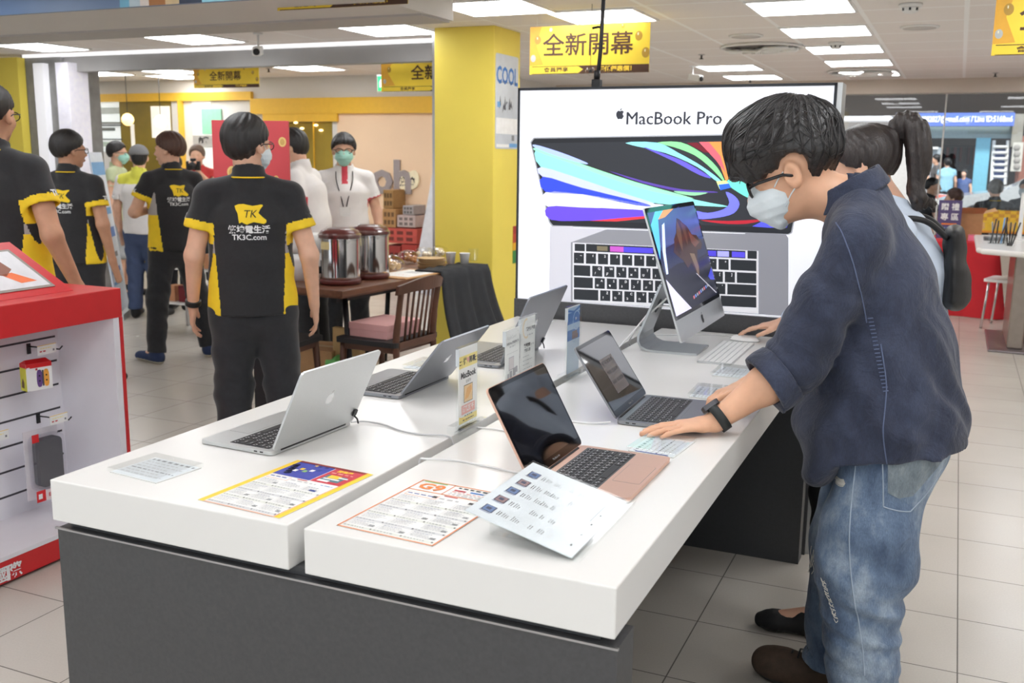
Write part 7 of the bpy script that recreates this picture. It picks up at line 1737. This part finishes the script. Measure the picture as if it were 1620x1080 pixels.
def detector(label, px, py, s=1.0):
    v = at_z(px, py, ZC); r = thing('smoke_detector', label, 'smoke detector', (v.x, v.y, ZC), 0, 'smoke detectors on the ceiling')
    MB().lathe([(.062*s, -.001), (.062*s, -.014), (.055*s, -.02)], 20, WPL).build('base', WPL, r); MB().lathe([(.045*s, -.018), (.042*s, -.045), (.03*s, -.052)], 20, WPL).build('head', WPL, r)
    for k in range(3): MB().box(-.006, .006, -.047*s, -.040*s, -.042, -.026, None, Matrix.Rotation(.9*(k-1), 4, 'Z')).build('slot', BLACK, r)
detector('smoke detector at the top edge right of the light row', 1441, 6, 1.1); detector('smoke detector on the third light panel of the right-hand row', 1323, 67)
def sprinkler(label, px, py):
    v = at_z(px, py, ZC); r = thing('sprinkler', label, 'sprinkler', (v.x, v.y, ZC), 0, 'ceiling sprinklers'); MB().lathe([(.03, -.001), (.03, -.006), (.01, -.008)], 14, STEEL).build('plate', STEEL, r); MB().lathe([(.008, -.006), (.008, -.035), (.02, -.038), (.02, -.042)], 12, DARK).build('head', DARK, r)
for lb, px, py in (('sprinkler on the ceiling left of the large round vent', 1110, 86), ('sprinkler beside the farthest small light panels', 1187, 125), ('sprinkler near the window fascia at the far right', 1575, 115), ('sprinkler above the far yellow banner', 425, 108)): sprinkler(lb, px, py)
v = at_z(1455, 42, ZC); sp_ = thing('ceiling_speaker', 'flat round white speaker in the ceiling right of the light row', 'ceiling speaker', (v.x, v.y, ZC)); MB().lathe([(.13, -.001), (.13, -.008), (.115, -.012), (.02, -.012)], 26, WPL).build('rim', WPL, sp_); MB().lathe([(.11, -.0118), (.11, -.0135), (.01, -.0135)], 24, M('speaker_mesh', (206, 202, 198), .8)).build('mesh', None, sp_)
v = at_z(1180, 56, ZC); sp2 = copy_of(sp_, (v.x, v.y, ZC), 0, 'flat round grey disc in the ceiling before the large round vent')
def cctv(label, px, py, rz, drop=.10):
    v = at_z(px, py, ZC); r = thing('security_camera', label, 'security camera', (v.x, v.y, ZC), rz, 'white security cameras')
    MB().lathe([(.035, -.001), (.035, -.012), (.012, -.015)], 14, WPL).build('mount', WPL, r); MB().tube([(0, 0, -.01), (0, 0, -drop), (.02, 0, -drop-.01)], .009, WPL, 8).build('bracket', WPL, r)
    T = TR(.04, 0, -drop-.02, 0, 0, .18); MB().box(-.07, .075, -.034, .034, -.032, .032, None, T, .008).build('housing', WPL, r); MB().lathe([(.026, 0), (.026, .012), (.012, .013)], 14, BLACK, T @ TR(.074, 0, 0, 0, 0, PI/2)).build('lens', BLACK, r)
cctv('white security camera hanging left of the large round vent', 1096, 104, math.radians(-25), .10); cctv('white security camera under the steel rail left of the pillar', 408, 52, math.radians(-60), .12)
v = at_y(934, 112, 4.6); ct = thing('dome_sensor', 'small black and clear sensor hanging under the nearest yellow banner', 'sensor', (v.x, 4.6, v.z)); MB().lathe([(.005, -.03), (.028, -.018), (.033, 0), (.025, .018)], 14, CLEAR).build('dome', CLEAR, ct); MB().lathe([(.006, -.012), (.016, 0), (.006, .012)], 10, BLACK).build('eye', BLACK, ct); MB().tube([(0, 0, .018), (0, 0, ZC-v.z)], .0015, BLACK, 5).build('wire', BLACK, ct)
# poster on the pillar
pp = thing('pillar_poster', 'narrow blue and white poster on the right face of the yellow pillar', 'poster', (PX1, 5.55, 1.58))
a = at_x(784, 83, PX1+.001); b = at_x(818, 236, PX1+.001); TT_ = frame((PX1+.0015, a.y, b.z), (0, 1, 0), (0, 0, 1)); pwid, ph = b.y-a.y, a.z-b.z
m = MB(); m.slab(rrect(pwid, ph, .02, 3, pwid/2, ph/2), 0, .0025, M('silver_poster_print', (206, 212, 220), .25, var=.08, scale=5), TT_); pw(m, 'sheet', None, pp)
p = MB(); T = lambda k: TT_ @ TR(0, 0, .0028+.0002*k); p.text('COOL', .17, M('strong_blue_print', (58, 120, 196), .4), T(1) @ TR(pwid*.5, ph*.77, 0), .03, sx=.8); lines(p, .06, pwid-.04, ph*.70, .012, GINK, T(1), 3)
for k in range(9): p.poly([(pwid*(.15+.07*k), ph*(.42+.05*math.sin(k*2.1)), 0), (pwid*(.24+.07*k), ph*(.47+.06*math.sin(k*1.7)), 0), (pwid*(.2+.07*k), ph*(.52+.05*math.cos(k*2)), 0)], M('slate_print', (84, 96, 112), .4), T(1))
p.rect(0.01, pwid-.01, ph*.16, ph*.33, 0, WINK, T(1)); p.rect(pwid*.62, pwid*.98, .012, ph*.06, 0, SBINK, T(1)); p.rect(.02, pwid*.6, .012, ph*.05, 0, PAPER, T(1)); p.rect(pwid*.72, pwid*.84, ph*.09, ph*.15, 0, GINK, T(1)); p.rect(.03, pwid*.2, ph*.44, ph*.5, 0, SBINK, T(2))
pw(p, 'printed_artwork', None, pp)
st_ = MB()
for k, (z0, z1, c) in enumerate(((.86, .93, (190, 70, 40)), (.80, .86, (240, 180, 40)), (.70, .80, (60, 140, 70)), (.93, .99, (170, 50, 40)))): st_.box(PX1+.0005, PX1+.004, 5.70, 5.80, z0, z1, M('strip_print_%d' % k, c, .5))
top(st_, 'colour_strip', None, 'narrow multicoloured strip low on the right edge of the yellow pillar', 'sign')
# ------------------------------------------------------------------ right-hand side: desks by the window
CLR = M('red_tablecloth', (206, 34, 46), .75, var=.06, scale=5)
rt = thing('red_table', 'table under a red cloth by the shop window, behind the ponytail', 'table', (1.62, 9.8, 0))
pw(MB().box(1.0, 2.06, 9.42, 10.2, .70, .735), 'tabletop', M('plain_tabletop', (214, 170, 110), .5), rt)
for sx in (1.06, 2.0):
    for sy in (9.48, 10.14): pw(MB().box(sx-.02, sx+.02, sy-.02, sy+.02, 0, .70), 'leg', DARK, rt)
c = MB(); per = [(1.0, 9.4), (2.08, 9.4), (2.08, 10.22)]; prof = []
for a, b in zip(per[:-1], per[1:]):
    for k in range(30): prof.append((a[0]+(b[0]-a[0])*k/30, a[1]+(b[1]-a[1])*k/30))
prof.append(per[-1]); vs = []; n = len(prof)
for j in range(9):
    v = j/8
    for i, (x, y) in enumerate(prof):
        wv = .5*math.sin(i*.55)+.35*math.sin(i*1.27+1); cx_, cy_ = x-1.5, y-9.9; corner = math.exp(-((i-30)/5)**2)
        o = v*(.018*wv+.05*corner+.02); nx, ny = (0, -1) if i < 30 else (1, 0)
        vs.append((x+nx*o+corner*.05*v, y+ny*o-corner*.03*v, .742-v*.735))
c.add(vs, [(j*n+i, j*n+n+i, j*n+n+i+1, j*n+i+1) for j in range(8) for i in range(n-1)], None, None, True); c.add([(1.0, 9.4, .742), (2.08, 9.4, .742), (2.08, 10.22, .742), (1.0, 10.22, .742)], [(0, 1, 2, 3)])
top(c, 'tablecloth', CLR, 'red cloth draped over the table by the window, hanging to the floor', 'tablecloth')
def tz(px, py, z): return at_z(px, py, z)
v = at_y(1521, 380, 9.75); bx = thing('cardboard_box', 'open brown cardboard box on the red table beside the purple sign', 'box', (v.x+.04, 9.85, .7425), .1)
for q in ((-.13, .13, -.12, -.115), (-.13, .13, .115, .12), (-.13, -.125, -.115, .115), (.125, .13, -.115, .115)): MB().box(*q, 0, .27).build('side', M('brown_cardboard', (190, 148, 104), .8, var=.06), bx)
MB().box(-.13, .13, -.12, .12, 0, .005).build('bottom', M('brown_cardboard', (190, 148, 104), .8), bx); MB().add([(-.13, -.12, .27), (.13, -.12, .27), (.15, -.22, .33), (-.11, -.22, .33)], [(0, 1, 2, 3)]).build('flap', M('brown_cardboard', (190, 148, 104), .8), bx); MB().add([(.13, -.12, .27), (.13, .12, .27), (.26, .12, .32), (.26, -.12, .30)], [(0, 1, 2, 3)]).build('flap', M('brown_cardboard', (190, 148, 104), .8), bx)
v = at_y(1501, 355, 9.55); ps = thing('sign_holder', 'purple sign with white characters standing on the red table', 'sign', (v.x, 9.6, .7425), math.radians(2))
MB().box(-.11, .11, -.006, .006, .02, .40).build('panel', M('purple_sign_print', (82, 70, 116), .4), ps); MB().box(-.12, .12, -.06, .06, 0, .02).build('foot', CLEAR, ps)
m = MB(); T = Matrix(((1, 0, 0, 0), (0, 0, -1, -.0075), (0, 1, 0, 0), (0, 0, 0, 1)))
for i, ch in enumerate('贈禮專區'): m.text(ch, .075, WINK, T @ TR(-.048+.096*(i % 2), .33-.10*(i//2), 0), .02)
m.rect(-.07, .07, .155, .17, 0, OINK, T); lines(m, -.08, .08, .12, .012, SBINK, T, 3); lines(m, -.08, .08, .09, .012, SBINK, T, 4); m.build('lettering', None, ps)
pk_ = MB().box(1.80, 1.90, 9.6, 9.75, .7425, .80, bev=.004); top(pk_, 'pink_pack', M('pink_pack', (240, 130, 160), .5), 'small pink pack on the red table beside the cardboard box', 'box')
# chequered sticker along the foot of the window
stk = thing('window_sticker', 'yellow chequered sticker along the bottom of the window', 'sticker', (2.15, YF+.04, .74))
xa, xb = 1.70, 3.6; p = MB(); p.box(xa, xb, YF+.045, YF+.052, .72, .98, M('amber_sticker_print', (240, 196, 60), .5)); pw(p, 'film', None, stk)
p = MB()
for i in range(32):
    for j in range(3):
        if (i+j) % 2 == 0: p.rect(xa+i*.06, xa+i*.06+.06, .86+j*.04, .90+j*.04, 0, M('ochre_sticker_print', (216, 156, 60), .5), Matrix(((1, 0, 0, 0), (0, 0, -1, YF+.0446), (0, 1, 0, 0), (0, 0, 0, 1))))
T = Matrix(((1, 0, 0, 0), (0, 0, -1, YF+.0446), (0, 1, 0, 0), (0, 0, 0, 1)))
for k in range(12): p.text('開幕慶'[k % 3], .09, M('tan_sticker_print', (226, 180, 120), .5), T @ TR(xa+.1+k*.15, .79, 0), .02)
p.rect(xa, xb, .72, .745, 0, M('orange_sticker_print', (236, 150, 50), .5), T); pw(p, 'printed_artwork', None, stk)
# white service desk
zd = .84; P4 = [at_z(1541, 371, zd), at_z(1546, 393, zd), at_z(1640, 410, zd), at_z(1640, 366, zd)]
dk = thing('service_desk', 'white-topped desk with pen pots, cut off by the right edge of the photo', 'desk', (2.4, 8.0, 0))
ol = [(P4[0].x, P4[0].y), (P4[1].x-.005, P4[1].y+.12), (P4[1].x+.03, P4[1].y), (P4[2].x+1.0, P4[2].y-.02), (P4[2].x+1.0, P4[0].y+.05), (P4[0].x+.1, P4[0].y+.05)]
pw(MB().slab(ol, zd-.045, zd, None, None, .02, 3), 'desktop', TABLEW, dk)
pw(MB().box(2.14, 2.26, 7.6, 8.5, .02, zd-.045, bev=.01), 'pedestal', M('taupe_metal', (150, 138, 128), .3, metal=.6), dk)
a = at_z(1562, 556, 0); pw(MB().slab([(a.x, a.y), (a.x+.75, a.y-.03), (a.x+.75, a.y+1.1), (a.x, a.y+1.1)], 0.0, .018, None, None, .01), 'foot_plate', M('brushed_plate', (150, 142, 146), .3, metal=.8), dk)
def potp(px, py): v = at_z(px, py, zd); return v
v = potp(1578, 388); pp_ = thing('pen_pot', 'clear acrylic pot of pens and spectacle samples on the white desk', 'pen pot', (v.x, v.y+.15, zd+.0005))
MB().box(-.07, .07, -.05, .05, 0, .006).box(-.07, .07, -.05, -.045, 0, .09).box(-.07, .07, .045, .05, 0, .09).box(-.07, -.065, -.05, .05, 0, .09).box(.065, .07, -.05, .05, 0, .09).build('pot', CLEAR, pp_)
rnd = random.Random(8)
for k in range(6): MB().tube([(-.05+.02*k, rnd.uniform(-.03, .03), .008), (-.07+.03*k+rnd.uniform(-.03, .05), rnd.uniform(-.04, .04), .17+.06*rnd.random())], .006, (BLACK, GINK, BLACK, BROWN, SBINK, BLACK)[k], 6).build('pen', None, pp_)
v = potp(1598, 392); p2 = thing('pen_pot', 'second clear pot with dark pens at the right edge of the white desk', 'pen pot', (v.x, v.y+.12, zd+.0005))
MB().lathe([(.035, 0), (.04, .10), (.037, .10), (.033, .005)], 16, CLEAR).build('pot', CLEAR, p2)
for k in range(4): MB().tube([(-.015+.01*k, 0, .006), (-.04+.035*k, .02, .20)], .006, BLACK, 6).build('pen', BLACK, p2)
v = potp(1612, 380); p3 = thing('card_stand', 'white card stand on the desk at the right edge', 'stand', (v.x, v.y, zd+.0005)); MB().box(-.05, .05, -.03, .03, 0, .012).build('foot', WPL, p3); MB().box(-.018, .018, -.004, .004, .012, .42).build('upright', WPL, p3)
v = potp(1572, 381); p4 = MB().box(v.x-.08, v.x+.08, v.y, v.y+.16, zd+.0005, zd+.03, bev=.004); top(p4, 'card_box', M('charcoal_card', (92, 90, 92), .5), 'low dark card box lying on the white desk', 'box')
# chrome chair behind the desk
chx = thing('metal_chair', 'chrome-legged white chair behind the white desk', 'chair', (2.20, 8.85, 0), math.radians(75), )
CHR = M('chrome', (206, 206, 208), .15, metal=1.0)
MB().slab(rrect(.42, .42, .05, 3), .44, .462, WPL).build('seat', WPL, chx); T = Matrix.Translation((0, -.22, .62)) @ Matrix.Rotation(PI/2+.15, 4, 'X'); MB().slab(rrect(.40, .30, .05, 3), -.008, .008, WPL, T).build('backrest', WPL, chx)
for sx in (-1, 1):
    m = MB(); m.tube(spline([(sx*.19, .19, .0), (sx*.18, .16, .43)], 2), .011, CHR, 8); m.build('leg', CHR, chx)
    m = MB(); m.tube(spline([(sx*.20, -.24, .0), (sx*.18, -.17, .44), (sx*.17, -.24, .72)], 4), .011, CHR, 8); m.build('leg', CHR, chx)

# ------------------------------------------------------------------ the street outside
struct('street_ground', MB().box(-14, 40, 11.46, 60, -.12, -.02), M('asphalt', (150, 148, 146), .9, var=.1))
struct('arcade_soffit', MB().box(-2, 8, 11.5, 16.5, 2.62, 2.75), M('dark_arcade_soffit', (66, 58, 52), .8, var=.15, scale=2))
YS = 26.0
def S(x, y, Y=YS): return at_y(x, y, Y)
def sbox(x0, y0, x1, y1, Y0, Y1): a = S(x0, y0, Y0); b = S(x1, y1, Y0); return MB().box(a.x, b.x, Y0, Y1, min(a.z, b.z), max(a.z, b.z))
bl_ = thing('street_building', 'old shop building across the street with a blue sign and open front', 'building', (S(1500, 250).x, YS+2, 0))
pw(MB().box(-6, 22, YS+3.5, YS+3.7, 0, 9), 'back_wall', M('dim_shop_interior', (92, 84, 82), .8, var=.25, scale=1.2), bl_)
pw(MB().box(-6, 22, YS, YS+3.5, S(1500, 200).z, 9), 'upper_storey', M('shaded_brown_fascia', (46, 40, 36), .8, var=.12, scale=.8), bl_)  # brown darkened to stand for the shade under the arcade soffit
pw(sbox(1440, 200, 1604, 219, YS-.05, YS), 'teal_beam', M('teal_paint', (140, 160, 162), .6), bl_)
pw(sbox(1545, 218, 1557, 330, YS-.10, YS+.1), 'teal_post', M('sky_teal_paint', (120, 190, 214), .6), bl_)
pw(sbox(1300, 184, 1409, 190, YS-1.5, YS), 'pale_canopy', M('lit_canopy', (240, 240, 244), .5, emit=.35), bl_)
pw(sbox(1300, 190, 1442, 330, YS-.3, YS), 'pale_shutter', M('pale_facade', (206, 200, 196), .7, var=.06), bl_)
pw(sbox(1456, 233, 1482, 330, YS-.2, YS), 'grey_door', M('grey_door_paint', (168, 176, 182), .6), bl_); pw(sbox(1456, 232, 1484, 236, YS-.3, YS-.2), 'door_lintel', WPL, bl_)
pw(sbox(1604, 180, 1616, 232, YS-.3, YS+.2), 'concrete_column', M('worn_concrete', (150, 146, 136), .9, var=.25, scale=3), bl_); pw(sbox(1613, 215, 1660, 300, YS-.25, YS+.1), 'brick_pier', M('brick_red', (150, 96, 80), .8, var=.2), bl_)
gd = thing('goods_rack', 'rack of dark and red goods inside the open shop across the street', 'rack', (S(1515, 240).x, YS+1.5, 0)); rnd = random.Random(3)
pw(sbox(1485, 230, 1545, 232, YS+1.2, YS+1.6), 'rail', DARK, gd)
for k in range(14):
    x = 1484+k*4.2; cc = [(70, 60, 62), (120, 62, 66), (58, 62, 74), (140, 74, 70), (84, 78, 76)][k % 5]; pw(sbox(x, 233, x+3.4, 250+rnd.random()*22, YS+1.2, YS+1.6), 'hanging_item', M('street_goods_%d' % (k % 5), cc, .8), gd)
sn = thing('street_sign', 'long blue shop sign with white lettering across the street', 'sign', (S(1510, 190).x, YS-.5, S(1510, 199).z))
pw(sbox(1418, 179, 1604, 199, YS-.55, YS-.35), 'panel', M('street_sign_blue', (96, 122, 206), .5, emit=.25), sn)
m = MB(); a = S(1424, 189, YS-.57); b = S(1602, 189, YS-.57); n0 = 0; m.text('Email:cs84082827@gmail.com / Line ID:5168m6', 1.0, M('street_sign_white', (246, 246, 250), .5, emit=.4), None, .03, 'LEFT')
xs_ = [q.x for q in m.v]; sx_ = (b.x-a.x)/(max(xs_)-min(xs_)); m.v = [Vector((a.x+q.x*sx_, YS-.57, a.z+q.y*sx_*1.5)) for q in m.v]; pw(m, 'lettering', None, sn)
ld = thing('ladder', 'white ladder leaning in the open shop across the street', 'ladder', (S(1583, 285).x, YS-.2, 0))
for x in (1571, 1593): a = S(x+2, 222, YS-.2); b = S(x-2, 300, YS-.2); pw(MB().tube([(a.x, YS-.1, a.z), (b.x, YS-.3, 0)], .04, WPL, 6), 'rail', WPL, ld)
for k in range(6): a = S(1571, 232+k*9.5, YS-.2); b = S(1594, 232+k*9.5, YS-.2); pw(MB().tube([a, b], .035, WPL, 6), 'rung', WPL, ld)
pw(sbox(1574, 236, 1592, 300, YS+.3, YS+.4), 'blue_tarpaulin', M('blue_tarp', (112, 136, 206), .6), ld)
mt = thing('meter_box', 'pale box of round meters on the column across the street', 'meter box', (S(1609, 250).x, YS-.5, S(1609, 270).z)); pw(sbox(1603, 225, 1615, 271, YS-.5, YS-.35), 'housing', M('pale_meter_box', (206, 202, 192), .6), mt)
for k in range(4): v = S(1609, 233+k*10, YS-.51); pw(MB().lathe([(.07, 0), (.07, .02), (.05, .03)], 14, None, frame(v, (1, 0, 0), (0, 0, 1))), 'dial', M('meter_dial', (160, 154, 148), .5), mt)
# silver car
CARP = M('silver_car_paint', (206, 208, 210), .25, metal=.35, coat=.5); CG = M('car_glass', (150, 168, 176), .08, spec=.8)
YC = 21.0; wc_ = S(1546, 330, YC); x0 = wc_.x-.85
car = thing('car', 'silver car parked on the street outside the window', 'car', (x0+2.2, YC+.9, 0))
prof = [(0, .35), (0, .62), (.10, .74), (.9, .90), (1.35, .98), (2.1, 1.38), (2.5, 1.46), (3.3, 1.44), (3.9, 1.15), (4.4, 1.02), (4.5, .5), (4.45, .30), (3.95, .28), (.95, .28), (.2, .26)]
pts = [(q.x, q.y) for q in spline([(a, b, 0) for a, b in prof], 3, True)]
body = MB(); body.slab(pts, 0, 1.72, None, Matrix(((1, 0, 0, x0), (0, 0, 1, YC), (0, 1, 0, 0), (0, 0, 0, 1)))); pw(body, 'body', CARP, car)
g = MB(); g.poly([(x0+a, YC-.004, b) for a, b in ((1.55, 1.0), (2.15, 1.33), (2.5, 1.40), (3.2, 1.38), (3.75, 1.10), (3.75, 1.02))]); pw(g, 'side_window', CG, car)
pw(MB().box(x0+2.55, x0+2.62, YC-.008, YC, .98, 1.42), 'pillar', CARP, car)
for xx in (.85, 3.55):
    Tm = frame((x0+xx, YC-.02, .335), (1, 0, 0), (0, 0, 1)); wh_ = MB(); wh_.lathe([(.335, -.18), (.335, .0), (.30, .015), (.23, .01)], 26, BLACK, Tm); wo_ = pw(wh_, 'wheel', BLACK, car)
    rm = MB(); rm.lathe([(.225, 0), (.225, .012), (.05, .03)], 20, STEEL, Tm); 
    pw(rm, 'rim', STEEL, car)
pw(MB().box(x0+.02, x0+.30, YC-.01, YC+.02, .62, .74), 'headlamp', M('headlamp', (236, 238, 240), .1, spec=.8), car); pw(MB().box(x0+1.72, x0+1.92, YC-.16, YC-.02, .98, 1.10, bev=.03), 'wing_mirror', CARP, car)
# scooter and boxes in front of the open shop
for px, py, cc, lb in ((1540, 290, (214, 80, 60), 'red motor scooter parked across the street left of the car'), (1528, 292, (226, 230, 232), 'white motor scooter parked across the street beside the red one')):
    yy = 23.7 if cc[0] == 214 else 24.6; v = S(px, py, yy); sc = thing('scooter', lb, 'scooter', (v.x, yy, 0), .15, 'scooters across the street'); sm_ = M('scooter_paint_%d' % cc[1], cc, .4)
    MB().slab([(-.55, .25), (.35, .25), (.62, .55), (.70, .95), (.60, .95), (.45, .60), (.20, .42), (-.10, .42), (-.15, .72), (-.75, .78), (-.85, .5)], -.14, .14, None, Matrix(((1, 0, 0, 0), (0, 0, -1, 0), (0, 1, 0, 0), (0, 0, 0, 1))), .05).build('body', sm_, sc)
    for xx in (-.55, .62): MB().lathe([(.22, -.05), (.22, .05)], 16, BLACK, Matrix.Translation((xx, 0, .22)) @ Matrix.Rotation(PI/2, 4, 'X')).build('wheel', BLACK, sc)
    MB().tube([(.62, -.30, 1.02), (.66, 0, 1.0), (.62, .30, 1.02)], .02, BLACK, 6).build('handlebar', BLACK, sc)
# people outside: seated in a row just beyond the glass, and passers-by
def seated(extra=None):
    d = {k: (v[0], v[1], v[2]-.42) for k, v in DEF.items() if k in ('neck', 'head', 'chest', 'waist', 'pelvis', 'sR', 'sL')}
    d.update(eR=(.25, .08, .72), eL=(-.25, .08, .72), wR=(.10, .32, .78), wL=(-.10, .32, .78), hR=(.095, .03, .50), hL=(-.095, .03, .50), kR=(.11, .42, .50), kL=(-.11, .42, .50), aR=(.11, .42, .085), aL=(-.11, .42, .085), tR=(.12, .58, .035), tL=(-.12, .58, .035)); d.update(extra or {}); return d
def out(px, py, Y): v = at_y(px, py, Y); return (v.x, Y, 0)
benches = []
for px, Y, rz, kw in ((1474, 13.7, -80, dict(label='person with short dark hair and black tee, in profile outside the window', shirt=M('black_tee_cloth', (40, 40, 44), .8), outfit='plain', logo=False, hairkw=dict(back=-.04, side=.01, bulk=.006), yaw=-.2)),
                      (1511, 12.2, 70, dict(label='person with long brown hair and white top outside the window', shirt=WSHIRT, outfit='plain', logo=False, hair=HAIRBR, hairkw=dict(back=-.16, side=-.10, bulk=.014), yaw=.2)),
                      (1575, 13.0, 8, dict(label='person with grey hair in a black and yellow polo, back turned, outside the window', hair=M('grey_hair', (112, 108, 104), .5, var=.4, scale=20), hairkw=dict(back=-.05, side=.0, bulk=.012))),
                      (1624, 14.0, 150, dict(label='masked person in a black polo outside at the right edge of the photo', mask=MASKW, outfit='polo', logo=False))):
    lo = out(px, 300, Y); hh = 1.72 if px != 1511 else 1.58
    p_, j_, s_ = figure(kw.pop('label'), lo, math.radians(rz), hh, .011, seated(), fingers=False, **kw, group='people seated outside the window')
    b_ = thing('stool', 'plain stool under the seated person outside the window', 'stool', (lo[0], lo[1], 0), math.radians(rz), 'stools outside the window')
    MB().box(-.17, .17, -.17, .15, .27, .30).build('seat', WPL, b_)
    for sx in (-.14, .14):
        for sy in (-.14, .12): MB().box(sx-.015, sx+.015, sy-.015, sy+.015, 0, .27).build('leg', STEEL, b_)
for px, Y, rz, lb, sh_, h in ((1525, 25.4, 160, 'distant person in blue crouching near the scooters across the street', (70, 90, 140), 1.35), (1497, 25.3, 20, 'distant person in a pale blue apron across the street', (150, 196, 216), 1.62), (1462, 23.6, -60, 'distant person in grey walking at the left of the street view', (190, 192, 196), 1.62), (1479, 25.5, 100, 'distant person with a dark and orange cap across the street', (96, 92, 92), 1.70)):
    lo = out(px, 280, Y); figure(lb, (lo[0], Y, -.02), math.radians(rz), h, .03, None, shirt=M('street_shirt_%d' % sh_[0], sh_, .8), outfit='plain', logo=False, hands=False, legs=True, group='passers-by across the street')
